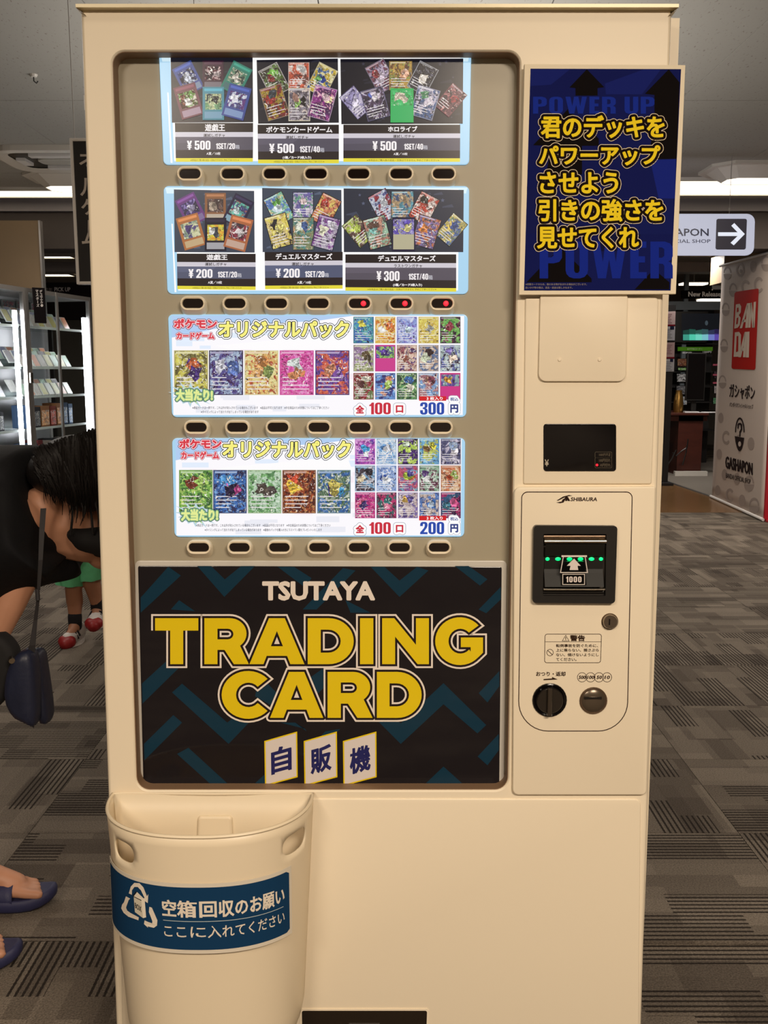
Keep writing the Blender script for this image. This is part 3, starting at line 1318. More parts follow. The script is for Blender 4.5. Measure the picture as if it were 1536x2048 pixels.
def fan(sheet, cards, bg, win, stars=False, name='photo_insert', label=None):
    g = G()
    g.flat(S1, sheet, H0, 0, RGB(bg))
    f = qmap(sheet)
    rs = random.Random(len(cards) * 7 + int(sheet[0][0]))
    for k in range(26):
        s_, t_ = rs.uniform(.0, .95), rs.uniform(.0, .95)
        e = rs.uniform(.02, .09)
        g.flat(S1, [f(s_, t_), f(min(1, s_ + e), max(0, t_ - e * .5)), f(min(1, s_ + e * 1.2), min(1, t_ + .01)), f(s_, min(1, t_ + .02))],
               H0 + .00005, 0, RGB([x * 1.35 + 4 for x in bg]))
    if stars:
        for k in range(12):
            cu, cv = f(rs.uniform(.05, .95), rs.choice((rs.uniform(.05, .3), rs.uniform(.7, .93))))
            r_ = rs.uniform(2, 5)
            pts = [(cu + (r_ if j % 2 else r_ * .45) * cos(j * pi / 5 + .3), cv + (r_ if j % 2 else r_ * .45) * sin(j * pi / 5 + .3)) for j in range(10)]
            g.flat(S1, pts, H0 + .00008, 0, RGB([x * 1.7 + 12 for x in bg]))
    for k, (s_, t_, w, h, rot, kind, cols) in enumerate(cards):
        cu, cv = f(s_, t_)
        q = quad_card(cu, cv, w, h, radians(rot))
        draw_card(g, S1, q, kind, cols, H0 + .00015 + k * .00018)
    return g.build(name, [M['lit'], M['artlit']], win)


DK = (34, 36, 48)
VIO, BRN, TEAL, NVY = (70, 56, 110), (150, 98, 66), (36, 130, 110), (44, 70, 150)


def L6(c):
    P = [(.21, .32, 42, 60, -27), (.515, .27, 42, 56, 0), (.80, .33, 42, 60, 27),
         (.21, .67, 45, 66, -16), (.515, .71, 43, 66, 0), (.80, .69, 45, 66, 15)]
    return [(*P[k], c[k][0], c[k][1]) for k in range(6)]


fan([(342.5, 117), (506, 116), (507, 246), (345, 247)], L6([
    ('frame', (NVY, (60, 70, 130), (30, 28, 50), (180, 190, 210), (120, 140, 170), (200, 205, 220))),
    ('frame', ((60, 24, 50), (90, 30, 50), (40, 20, 40), (200, 170, 170), (120, 110, 120), (210, 190, 190))),
    ('frame', (TEAL, (90, 140, 110), (50, 80, 70), (200, 190, 160), (60, 110, 110), (214, 206, 190))),
    ('frame', ((110, 50, 70), (110, 160, 70), (80, 40, 30), (220, 210, 190), (170, 140, 160), (120, 60, 40), (226, 220, 214))),
    ('frame', ((60, 140, 160), (120, 170, 120), (190, 200, 150), (40, 60, 70), (110, 160, 190), (24, 36, 40))),
    ('frame', ((48, 70, 150), (60, 60, 130), (90, 40, 120), (200, 210, 230), (120, 150, 200), (226, 228, 240))),
]), (26, 27, 38), WIN[0])
fan([(514, 122), (676, 119), (678, 247), (517, 249)], L6([
    ('full', ((190, 180, 180), (60, 50, 44), (90, 120, 50), (200, 210, 190), (140, 40, 40), (120, 190, 70))),
    ('full', ((200, 170, 160), (210, 90, 60), (220, 200, 190), (120, 60, 50), (235, 232, 228))),
    ('full', ((200, 190, 150), (200, 170, 50), (60, 100, 160), (230, 220, 160), (30, 60, 150), (110, 180, 90))),
    ('full', ((150, 130, 110), (130, 36, 40), (170, 140, 40), (60, 40, 40), (180, 40, 40), (60, 70, 80))),
    ('full', ((230, 220, 190), (150, 140, 150), (90, 80, 90), (220, 200, 190), (40, 34, 36), (150, 200, 90), (230, 170, 150))),
    ('full', ((180, 150, 180), (140, 40, 130), (80, 30, 90), (240, 170, 190), (250, 230, 160), (230, 190, 200))),
]), (28, 28, 38), WIN[0])


def L9(c, n):
    P = [(.33, .27, 42, 60, -28), (.49, .26, 46, 58, 0), (.67, .30, 42, 58, 28), (.12, .67, 38, 58, -40), (.90, .64, 38, 58, 40),
         (.28, .69, 46, 62, -15), (.69, .68, 46, 62, 16), (.50, .72, 46, 68, 0)]
    return [(*P[k], *c[k]) for k in range(n)]


fan([(681, 120), (926, 119), (925, 249), (683, 250)], L9([
    ('full', ((120, 110, 130), (120, 60, 80), (180, 160, 190), (60, 50, 80), (160, 50, 60), (210, 190, 210))),
    ('full', ((150, 120, 60), (190, 150, 60), (110, 70, 40), (120, 150, 70), (226, 160, 120), (240, 180, 150))),
    ('full', ((170, 170, 176), (26, 24, 34), (40, 38, 50), (90, 90, 110), (226, 214, 200))),
    ('full', ((90, 80, 120), (150, 140, 190), (190, 180, 210), (60, 50, 90), (214, 206, 230))),
    ('full', ((120, 60, 70), (120, 70, 80), (60, 40, 50), (190, 120, 120), (170, 60, 66))),
    ('full', ((100, 96, 130), (80, 60, 90), (40, 34, 60), (180, 170, 200), (90, 110, 200), (214, 200, 214))),
    ('full', ((150, 150, 170), (190, 180, 200), (60, 90, 140), (40, 50, 70), (226, 214, 226), (60, 140, 90))),
    ('half', ((40, 190, 90), (44, 190, 96), (60, 200, 110), (40, 170, 80), (48, 190, 100), (240, 224, 200), (240, 222, 198))),
], 8), (24, 24, 34), WIN[0], True)

fan([(349, 380), (509, 383), (510, 506), (350.5, 505)], L6([
    ('frame', ((110, 56, 130), (70, 50, 120), (40, 36, 70), (150, 130, 200), (130, 110, 160), (180, 170, 210))),
    ('frame', ((150, 96, 60), (70, 50, 50), (110, 80, 70), (60, 40, 50), (196, 180, 160), (170, 150, 130))),
    ('frame', ((40, 34, 66), (90, 190, 170), (60, 60, 120), (170, 90, 60), (130, 170, 190), (200, 220, 220))),
    ('frame', ((186, 112, 60), (214, 216, 170), (130, 150, 130), (90, 80, 140), (206, 176, 130), (80, 60, 130))),
    ('frame', ((28, 22, 44), (224, 214, 60), (230, 160, 40), (140, 180, 70), (170, 170, 178), (60, 70, 84), (220, 220, 214))),
    ('frame', ((184, 104, 62), (150, 30, 60), (70, 50, 60), (210, 190, 190), (206, 170, 150), (226, 214, 214))),
]), (58, 66, 82), WIN[1])
fan([(525, 377), (683, 381), (684, 505), (526, 505)], L6([
    ('full', ((30, 34, 30), (130, 200, 170), (90, 130, 200), (230, 200, 130), (110, 190, 80), (210, 230, 240))),
    ('full', ((30, 30, 50), (110, 100, 170), (190, 180, 200), (80, 150, 120), (214, 190, 190))),
    ('full', ((40, 34, 30), (220, 130, 90), (230, 200, 100), (150, 60, 50), (190, 50, 40))),
    ('full', ((24, 22, 24), (230, 210, 90), (214, 190, 120), (60, 50, 40), (36, 34, 40), (240, 224, 110))),
    ('full', ((50, 60, 60), (130, 140, 100), (80, 140, 130), (190, 150, 110), (214, 220, 200), (60, 90, 150))),
    ('full', ((30, 34, 60), (130, 70, 150), (190, 180, 200), (90, 60, 120), (224, 222, 190), (220, 214, 226))),
]), (60, 68, 84), WIN[1])
fan([(687.5, 378), (927, 381), (926, 505), (688, 505)], L9([
    ('full', ((30, 26, 30), (150, 30, 50), (190, 200, 220), (60, 70, 130), (130, 24, 36), (226, 230, 240))),
    ('full', ((36, 50, 60), (80, 150, 170), (180, 150, 110), (60, 80, 120), (190, 160, 120))),
    ('full', ((36, 30, 28), (200, 60, 40), (220, 200, 190), (60, 30, 30), (190, 50, 36), (30, 26, 26))),
    ('full', ((60, 60, 30), (170, 190, 70), (90, 60, 60), (200, 190, 150), (120, 30, 40), (190, 210, 80))),
    ('full', ((40, 40, 30), (200, 180, 90), (70, 100, 160), (120, 140, 110), (230, 190, 70), (60, 90, 170))),
    ('full', ((24, 26, 24), (150, 190, 160), (190, 130, 110), (70, 70, 70), (130, 200, 190), (90, 60, 50))),
    ('full', ((60, 40, 40), (120, 100, 160), (200, 110, 60), (60, 60, 80), (170, 150, 200), (230, 130, 50))),
    ('half', ((30, 26, 60), (90, 70, 180), (140, 130, 200), (190, 190, 140), (190, 184, 150), (90, 70, 190), (210, 200, 120))),
], 8), (44, 48, 62), WIN[1], True)

BK = RGB(34, 26, 27)
WT = RGB(244, 240, 242)


def price(q, rows, win, tone=(82, 78, 92)):
    """price strip: black name bar, pale bar, slate price bar, black bar, yellow edge"""
    a, b, c, d = q
    f = qmap(q)
    cuts = [0, .235, .36, .695, .905, 1.0]
    cl_ = [(34, 26, 27), (206, 202, 212), tone, (40, 31, 33), (226, 214, 60)]
    g = G()
    for k in range(5):
        g.flat(S1, [f(0, cuts[k]), f(1, cuts[k]), f(1, cuts[k + 1]), f(0, cuts[k + 1])], H0 + .0002, 0, RGB(cl_[k]))
    g.flat(S1, [f(0, .36), f(.5, .36), f(.42, .5), f(0, .52)], H0 + .00023, 0, RGB([x * 1.12 for x in tone]))
    for s_, box, col, bold in rows:
        if s_[0] == '#':
            imp(g, S1, s_[1:], box, RGB(col), H0 + .0003)
            continue
        text(g, S1, s_, box, RGB(col), H0 + .0003, bold)
    u0 = a[0] + (b[0] - a[0]) * .2
    text(g, S1, '※本商品はご購入後の返品・交換はできません 予めご了承ください※', (u0, f(.2, .93)[1], u0 + (b[0] - a[0]) * .62, f(.2, .985)[1]), RGB(90, 80, 30), H0 + .0003)
    return g.build('price_insert', M['lit'], win)


W_, K_ = (244, 240, 242), (52, 46, 50)
price([(351, 247.5), (507, 247.5), (506.5, 325), (353, 325)], [
    ('遊戯王', (411, 249.5, 451, 264), W_, .35), ('運試しガチャ', (408, 269, 451, 275.5), K_, .15),
    ('#Y 500', (375, 283, 422, 301), W_, 0), ('#1SET/20', (433, 288, 471, 299.5), W_, 0), ('箱', (471.5, 291, 480, 299.5), (190, 190, 200), .1),
    ('A賞／10枚', (414, 305.5, 442, 311.5), W_, .1)], WIN[0])
price([(516, 251), (678, 251), (678, 328), (517, 328)], [
    ('ポケモンカードゲーム', (533, 254.5, 665, 267), W_, .4), ('運試しガチャ', (572, 273, 617, 279.5), K_, .15),
    ('#Y 500', (539, 289, 589, 307.5), W_, 0), ('#1SET/40', (600, 294, 640, 306), W_, 0), ('箱', (640.5, 297, 649, 306), (190, 190, 200), .1),
    ('(1箱／カード3枚入り)', (566, 313.5, 623, 320), W_, .25)], WIN[0])
price([(687, 251), (920, 251), (919.5, 325), (687, 325)], [
    ('ホロライブ', (776, 254, 834.5, 265), W_, .4), ('運試しガチャ', (786, 271, 829, 277.5), K_, .15),
    ('#Y 500', (745, 284, 793, 302.5), W_, 0), ('#1SET/40', (808, 289, 846, 300.5), W_, 0), ('箱', (846.5, 292, 855, 300.5), (190, 190, 200), .1),
    ('A賞／10枚', (787, 306.5, 815, 312), W_, .1)], WIN[0])
price([(355, 508), (512, 508.5), (512, 580.5), (356, 579)], [
    ('遊戯王', (414, 509.5, 456, 521), W_, .35), ('運試しガチャ', (411, 526, 454, 532.5), K_, .15),
    ('#Y 200', (378, 539, 426, 556.5), W_, 0), ('#1SET/20', (436.5, 544, 475, 555.5), W_, 0), ('箱', (475.5, 547, 484, 555.5), (190, 190, 200), .1),
    ('A賞／10枚', (417, 562.5, 445, 568.5), W_, .1)], WIN[1], (84, 88, 110))
price([(530, 505), (685.5, 504.5), (685.5, 578), (531, 579)], [
    ('デュエルマスターズ', (552, 507.5, 665, 520), W_, .4), ('運試しガチャ', (584, 525.5, 628, 532), K_, .15),
    ('#Y 200', (552, 538, 600, 556), W_, 0), ('#1SET/20', (610.5, 543, 649, 555), W_, 0), ('箱', (649.5, 546.5, 658, 555), (190, 190, 200), .1),
    ('A賞／10枚', (595, 562.5, 623, 568.5), W_, .1)], WIN[1], (82, 88, 114))
price([(691, 509.5), (912, 509.5), (912, 584), (691, 582)], [
    ('デュエルマスターズ', (756, 511.5, 871, 523.5), W_, .4), ('ラストワンガチャ', (788, 529, 844, 536), K_, .15),
    ('#Y 300', (753, 543, 799, 562.5), W_, 0), ('#1SET/40', (817, 548, 856, 560), W_, 0), ('箱', (856.5, 551, 865, 560), (190, 190, 200), .1),
    ('(1箱／カード3枚入り)', (786, 567.5, 844, 574), W_, .25)], WIN[1], (86, 80, 92))

# ---- long posters of windows three and four
NAVY, CR, RD, BL_ = RGB(30, 34, 60), RGB(255, 255, 255), RGB(200, 48, 66), RGB(40, 74, 170)


def long_poster(q, dv, logo1, logo2, title, cards, cx, cy, cw, ch, grid, gx, gy, gp, gpv, gw, gh, prc, l1, l2, b1, b2, win, vb):
    g = G()
    f = qmap(q)
    g.flat(S1, q, H0, 0, RGB(250, 249, 255))
    # pale blue clouds and a soft brick wall printed behind
    rs = random.Random(int(q[0][1]))
    for k in range(46):
        s_, t_ = rs.uniform(0, .62), rs.uniform(0, .95)
        w, h_ = rs.uniform(.03, .10), rs.uniform(.03, .07)
        base = (226, 238, 255) if t_ < .3 else ((246, 236, 246) if t_ < .75 else (234, 236, 246))
        g.flat(S1, [f(s_, t_), f(min(.63, s_ + w), t_), f(min(.63, s_ + w), min(1, t_ + h_)), f(s_, min(1, t_ + h_))], H0 + .00004, 0, RGB(base))
    g.flat(S1, [f(0, 0), f(.62, 0), f(.5, .05), f(.2, .10), f(0, .22)], H0 + .00006, 0, RGB(176, 206, 244))
    g.flat(S1, [f(.15, .30), f(.60, .18), f(.62, .34), f(.2, .34)], H0 + .00006, 0, RGB(252, 252, 255))
    text(g, S1, 'ポケモン', logo1, RGB(214, 60, 72), H0 + .0004, 1.1, ((2.6, RGB(110, 50, 70)), (1.5, RGB(245, 214, 222))))
    text(g, S1, 'カードゲーム', logo2, RGB(214, 60, 72), H0 + .0003, .8, ((2.0, RGB(150, 70, 90)), (1.2, RGB(245, 214, 222))))
    text(g, S1, 'オリジナルパック', title, RGB(246, 240, 130), H0 + .0004, 1.5,
         ((5.1, RGB(20, 36, 66)), (3.9, RGB(255, 255, 255)), (1.5, RGB(24, 34, 44))))
    for k, (kind, cols) in enumerate(cards):
        u = cx[k]
        draw_card(g, S1, [(u, cy), (u + cw, cy), (u + cw, cy + ch), (u, cy + ch)], kind, cols, H0 + .0003)
    for k, (kind, cols) in enumerate(grid):
        u, v = gx + (k % 5) * gp, gy + (k // 5) * gpv
        draw_card(g, S1, [(u, v), (u + gw, v), (u + gw, v + gh), (u, v + gh)], kind, cols, H0 + .0003)
    # star burst and its shout
    cu, cv = logo1[0] + 33, vb
    burst = []
    for k in range(28):
        r_ = (1.0 if k % 2 else .55) * (1 + .25 * sin(k * 2.7))
        burst.append((cu + 42 * r_ * cos(2 * pi * k / 28), cv + 24 * r_ * sin(2 * pi * k / 28)))
    g.flat(S1, burst, H0 + .0006, 0, RGB(186, 214, 226))
    g.flat(S1, [(cu + (x - cu) * .66, cv + (y - cv) * .7) for x, y in burst], H0 + .00065, 0, RGB(206, 226, 120))
    text(g, S1, '大当たり!', (cu - 29, cv - 12, cu + 45, cv + 12), RGB(226, 236, 150), H0 + .0008, 1.2, ((2.6, RGB(50, 70, 70)), (1.7, RGB(120, 170, 130))))
    text(g, S1, l1, b1, K4, H0 + .0003, .05)
    text(g, S1, l2, b2, K4, H0 + .0003, .05)
    y = gy + gpv * 2 + gh - (5 if prc == '300' else 4)
    yb = dv
    for s_, bx in (('全', (711.5, yb + 6, 728.5, yb + 22.5)), ('口', (791.5, yb + 6, 806.5, yb + 21))):
        text(g, S1, s_, bx, RD, H0 + .0005, .9, ((5.2, RGB(150, 158, 176)), (4.2, WHT)))
    imp(g, S1, '100', (738.5, yb + .5, 781.5, yb + 24), RD, H0 + .0005)
    imp(g, S1, prc, (840, yb, 888, yb + 24.5), BL_, H0 + .0005)
    g.flat(S1, [(838, yb - 12), (892, yb - 12), (892, yb - 3), (838, yb - 3)], H0 + .0007, 0, RGB(206, 34, 40))
    text(g, S1, '3 枚入り', (853, yb - 11, 885, yb - 4), WHT, H0 + .0009, .2)
    text(g, S1, '税込', (900, yb - 10, 916, yb - 2.5), RGB(60, 80, 150), H0 + .0009, .2, ((4.0, RGB(150, 158, 176)), (3.2, WHT)))
    text(g, S1, '円', (900, yb + 4, 916, yb + 21), RGB(48, 64, 130), H0 + .0009, .9, ((4.6, RGB(150, 158, 176)), (3.8, WHT)))
    return g.build('poster_insert', [M['lit'], M['artlit']], win)


K4 = RGB(60, 58, 70)
NOTE1 = '※表記カードは一例です。これ以外が封入されている場合もございます　※返品は不可となります　※中古商品のため状態についてはご了承ください'
long_poster([(344, 632), (928, 632), (925, 830), (348, 830)], 804.5, (349, 638, 435, 657.5), (354, 665, 430, 679), (438, 642, 698.5, 676),
            [('full', ((200, 190, 120), (214, 204, 90), (120, 110, 60), (226, 222, 180), (96, 60, 140), (226, 110, 60), (80, 54, 130))),
             ('full', ((60, 50, 80), (90, 80, 150), (170, 190, 220), (70, 40, 90), (100, 130, 210), (220, 220, 236))),
             ('full', ((230, 220, 170), (234, 190, 110), (240, 226, 150), (200, 90, 60), (150, 170, 90), (230, 150, 80), (240, 180, 110))),
             ('full', ((224, 90, 170), (230, 80, 170), (240, 130, 200), (200, 50, 140), (140, 90, 70), (230, 240, 236), (220, 140, 90))),
             ('full', ((80, 60, 130), (110, 70, 160), (230, 110, 80), (190, 60, 60), (130, 80, 170), (240, 150, 110)))],
            (349.3, 419, 489.7, 560, 631), 701, 68, 89,
            [('full', ((60, 120, 140), (70, 160, 180), (60, 110, 190), (130, 200, 170), (236, 224, 80))),
             ('full', ((230, 200, 110), (240, 190, 70), (226, 120, 40), (244, 230, 180), (240, 240, 236), (220, 110, 50))),
             ('full', ((150, 160, 220), (140, 160, 230), (190, 200, 240), (120, 100, 190), (200, 226, 250))),
             ('full', ((220, 200, 110), (230, 210, 90), (214, 180, 70), (240, 230, 170), (190, 190, 180))),
             ('full', ((50, 30, 50), (60, 34, 60), (120, 190, 90), (140, 50, 70), (100, 200, 90), (110, 190, 80), (150, 40, 60))),
             ('full', ((170, 160, 150), (170, 180, 120), (150, 120, 160), (220, 210, 210), (100, 84, 60), (110, 90, 60))),
             ('half', ((214, 60, 150), (100, 70, 180), (140, 190, 90), (60, 50, 130), (222, 62, 150), (90, 60, 160))),
             ('full', ((200, 170, 160), (150, 80, 90), (220, 190, 170), (90, 60, 120), (234, 200, 180), (190, 110, 90))),
             ('full', ((190, 180, 180), (190, 160, 140), (90, 110, 150), (230, 210, 190), (60, 40, 40), (214, 224, 190))),
             ('full', ((170, 180, 190), (90, 100, 170), (180, 200, 200), (60, 50, 70), (130, 110, 190), (236, 210, 190))),
             ('full', ((160, 50, 60), (150, 40, 50), (120, 140, 90), (220, 200, 190), (90, 50, 50), (226, 220, 200))),
             ('full', ((110, 150, 210), (100, 150, 220), (60, 60, 130), (220, 140, 100), (226, 130, 90), (170, 200, 90))),
             ('full', ((80, 130, 90), (90, 150, 90), (60, 90, 70), (190, 210, 150), (60, 110, 180), (240, 232, 210))),
             ('full', ((150, 160, 180), (120, 160, 210), (170, 110, 120), (220, 200, 190), (190, 130, 110), (130, 60, 80))),
             ('half', ((214, 50, 130), (110, 80, 170), (140, 170, 170), (60, 50, 90), (224, 50, 140), (240, 170, 50)))],
            707, 634, 43.2, 56, 40.6, 53, '300', NOTE1, '※タイミングによって当たりが出てしまっている場合があります',
            (386, 812.5, 658.5, 818.3), (403, 820.7, 518, 826.5), WIN[2], 790)
long_poster([(352, 878), (923, 878), (921, 1070), (354, 1070)], 1043, (359.5, 877.5, 444, 897), (363.5, 902.5, 439, 918), (446, 881, 702, 916),
            [('full', ((120, 170, 80), (130, 190, 80), (70, 120, 60), (190, 220, 110), (130, 60, 40), (170, 210, 100))),
             ('full', ((70, 80, 120), (60, 110, 190), (50, 50, 90), (110, 160, 220), (210, 70, 150), (70, 150, 220), (40, 30, 60))),
             ('full', ((170, 200, 150), (120, 180, 110), (190, 220, 190), (90, 140, 90), (90, 80, 76), (110, 96, 84))),
             ('full', ((150, 100, 70), (160, 70, 40), (90, 40, 34), (220, 150, 90), (226, 80, 50), (230, 190, 60))),
             ('full', ((120, 150, 160), (60, 110, 180), (90, 120, 90), (200, 210, 190), (50, 40, 140), (60, 160, 220), (214, 196, 90)))],
            (359.3, 427.3, 496.4, 565.2, 634.5), 939.5, 67, 86.5,
            [('full', ((190, 90, 190), (190, 80, 190), (230, 160, 230), (110, 60, 170), (240, 246, 250), (60, 160, 220))),
             ('full', ((170, 200, 230), (190, 214, 240), (130, 180, 230), (236, 240, 246), (90, 150, 220), (236, 240, 250))),
             ('full', ((70, 50, 110), (80, 50, 120), (190, 220, 90), (50, 40, 70), (190, 220, 90), (210, 226, 200))),
             ('full', ((100, 170, 220), (110, 180, 220), (190, 200, 90), (90, 140, 200), (220, 210, 60), (150, 110, 60))),
             ('full', ((100, 90, 120), (90, 90, 130), (200, 190, 210), (60, 50, 80), (230, 220, 226), (150, 170, 200))),
             ('full', ((110, 150, 190), (120, 170, 210), (70, 60, 70), (190, 190, 200), (50, 46, 56), (236, 214, 170))),
             ('full', ((150, 180, 230), (160, 190, 236), (120, 150, 210), (210, 220, 244), (60, 90, 180), (226, 232, 244))),
             ('full', ((150, 110, 130), (130, 90, 150), (200, 80, 110), (110, 170, 190), (230, 130, 60), (190, 214, 70), (80, 70, 150))),
             ('full', ((120, 150, 130), (130, 170, 140), (110, 60, 80), (190, 210, 190), (90, 60, 120), (236, 236, 232))),
             ('full', ((190, 120, 80), (210, 120, 80), (230, 190, 150), (150, 90, 60), (190, 70, 40), (150, 170, 80))),
             ('full', ((190, 50, 130), (200, 50, 130), (240, 120, 170), (130, 30, 110), (236, 90, 130), (70, 50, 120))),
             ('full', ((120, 60, 100), (200, 50, 110), (60, 110, 110), (90, 40, 70), (230, 110, 150), (50, 110, 110))),
             ('full', ((170, 150, 190), (130, 110, 180), (210, 190, 190), (90, 70, 130), (240, 190, 90), (110, 90, 180))),
             ('full', ((130, 140, 190), (90, 130, 200), (200, 180, 170), (60, 80, 140), (60, 120, 210), (190, 210, 236))),
             ('full', ((90, 40, 90), (170, 40, 100), (50, 90, 130), (60, 30, 70), (226, 90, 150), (50, 110, 130)))],
            710.3, 877, 42.7, 53.6, 40, 51.5, '200', NOTE1, '※タイミングによって当たりが出てしまっている場合があります　※最後のパックを購入の方にラストワン賞をプレゼントいたします',
            (393, 1047, 661.5, 1052.8), (410.5, 1056, 644, 1061.8), WIN[3], 1029)

# ---- selection buttons
BW, BT, BB = .0205, .0120, -.0110


def stad(hw, top, bot, n=6, rad=None):
    r_ = rad or min(hw, (top - bot) / 2)
    out = []
    for (sx, sz, a0) in ((1, 1, 0), (-1, 1, pi / 2), (-1, -1, pi), (1, -1, 3 * pi / 2)):
        cx_ = sx * (hw - r_)
        cz_ = (top - r_) if sz > 0 else (bot + r_)
        for k in range(n + 1):
            a = a0 + k / n * pi / 2
            out.append((cx_ + r_ * cos(a), cz_ + r_ * sin(a)))
    return out


def button_at(u, v, lit):
    x, z = mloc(u, v, .030)
    base = L(x, .030, z)
    t = bpy.data.objects.new('selection_button', None)
    return base


def make_button():
    g = G()
    f = lambda lp, d: [L(x, -d, z) for x, z in lp]
    R_ = .0115
    ls = [f(stad(BW + .0004, BT, BB - .0085, rad=.0125), 0),
          f(stad(BW + .0002, BT, BB - .0040, rad=R_), .0060),
          f(stad(BW - .0002, BT - .0002, BB - .0002, rad=R_), .0120),
          f(stad(BW - .0015, BT - .0012, BB + .0012, rad=.0105), .0138),
          f(stad(BW - .0032, BT - .0034, BB + .0028, rad=.0085), .0138),
          f(stad(BW - .0040, BT - .0045, BB + .0040, rad=.0070), .0128),
          f(stad(BW - .0042, BT - .0047, BB + .0042, rad=.0068), .0085)]
    g.loft(ls)
    me_o = g.build('selection_button', M['ivory'], None, smooth=True, sharp=50)
    me = me_o.data
    me.transform(Matrix.Translation(me_o.location))
    fixn(me_o)
    g = G()
    lp = stad(BW - .0042, BT - .0047, BB + .0042, rad=.0068)
    g.loft([f(lp, .0085), f(lp, .0100), f(stad(BW - .005, BT - .0055, BB + .005, rad=.006), .0104)], cap1=True)
    ln = g.build('lens', M['dark'], None)
    ln.data.transform(Matrix.Translation(ln.location))
    fixn(ln)
    return me_o, ln


b0, l0 = make_button()
bm_, lm_ = b0.data, l0.data
# button meshes were laid out in world space around the origin: turn them into machine space
for m_ in (bm_, lm_):
    m_.transform(MM.inverted())
g = G()
g.ball((0, 0, 0), (.0042, .0008, .0042), 6)
led0 = g.build('indicator', M['red'], None, smooth=True)
led0.data.transform(Matrix.Translation(led0.location))
ledm = led0.data
for o in (b0, l0, led0):
    bpy.data.objects.remove(o)
rows = [(348.5, (380, 465, 549, 632, 717, 802, 887)), (607.5, (386, 470, 553, 636, 719, 802, 884)),
        (855, (393, 475, 556, 638, 720, 801, 881)), (1095, (398, 479, 559, 639, 718, 799, 878))]
for ri, (v, us) in enumerate(rows):
    for ci_, u in enumerate(us):
        x, z = mloc(u, v, .020)
        o = bpy.data.objects.new('selection_button', bm_)
        COL.objects.link(o)
        o.parent = VM
        o.location = (x, .030, z)
        l_ = bpy.data.objects.new('lens', lm_)
        COL.objects.link(l_)
        l_.parent = o
        if ri == 1 and ci_ >= 4:
            e = bpy.data.objects.new('indicator', ledm)
            COL.objects.link(e)
            e.parent = o
            e.location = (.0062, -.0106, .0004)
            e['label'] = 'glowing red indicator'

# ---- lower sign panel
LPQ = [(277, 1131), (1003, 1133), (998, 1575), (288, 1573)]
g = G()
slab(g, S1, rrq([(270, 1121), (1014, 1121), (1008, 1579), (277, 1579)], 10), .0025, 0, 1.5)
g.build('sign_frame', M['greyfr'], VM)
g = G()
slab(g, S1, rrq(LPQ, 4), .004, .002, 1, mi=0, col=RGB(24, 20, 24))
Z5 = lambda x, y: (260 + x / 1.9948, 1110 + y / 1.9948)
TL = RGB(10, 50, 70)
bands = [
    [(155, 45), (205, 80), (45, 228), (45, 168)], [(270, 42), (325, 42), (380, 95), (445, 42), (500, 42), (378, 165)],
    [(198, 178), (262, 222), (165, 215)], [(590, 45), (655, 45), (725, 90), (700, 128)],
    [(690, 215), (850, 50), (900, 60), (745, 215)], [(960, 45), (1015, 45), (1075, 100), (1145, 45), (1190, 60), (1075, 165)],
    [(1295, 42), (1350, 42), (1425, 95), (1395, 120)], [(1478, 125), (1478, 175), (1420, 230), (1390, 215)],
    [(50, 510), (170, 400), (215, 430), (52, 590)], [(170, 545), (210, 510), (390, 665), (470, 600), (500, 640), (395, 750)],
    [(58, 750), (175, 635), (210, 665), (60, 815)], [(190, 790), (235, 765), (400, 916), (330, 916)],
    [(600, 665), (660, 665), (705, 700), (700, 690)], [(990, 660), (1080, 750), (1250, 592), (1385, 708), (1420, 675), (1250, 508), (1080, 668), (1040, 630)],
    [(1390, 548), (1472, 460), (1472, 520), (1425, 585)], [(1386, 800), (1470, 710), (1470, 775), (1425, 835)],
    [(1170, 916), (1250, 840), (1335, 916)], [(490, 916), (540, 870), (545, 916)], [(860, 178), (960, 228), (880, 228)],
    [(520, 480), (600, 560), (570, 600), (500, 560)], [(700, 500), (770, 450), (780, 520), (690, 610)], [(780, 700), (840, 690), (720, 800), (690, 790)],
]
for b in bands:
    g.flat(S1, [Z5(*p) for p in b], .0042, 0, TL)
YL, DKB, OW = RGB(232, 202, 20), RGB(30, 18, 20), RGB(236, 224, 212)
text(g, S1, 'TSUTAYA', (525, 1161, 750, 1200), OW, .0048, 2.3)


def arc(cx, cy, rx, ry, a0, a1, n=14):
    return [(cx + rx * cos(radians(a0 + (a1 - a0) * k / n)), cy + ry * sin(radians(a0 + (a1 - a0) * k / n))) for k in range(n + 1)]


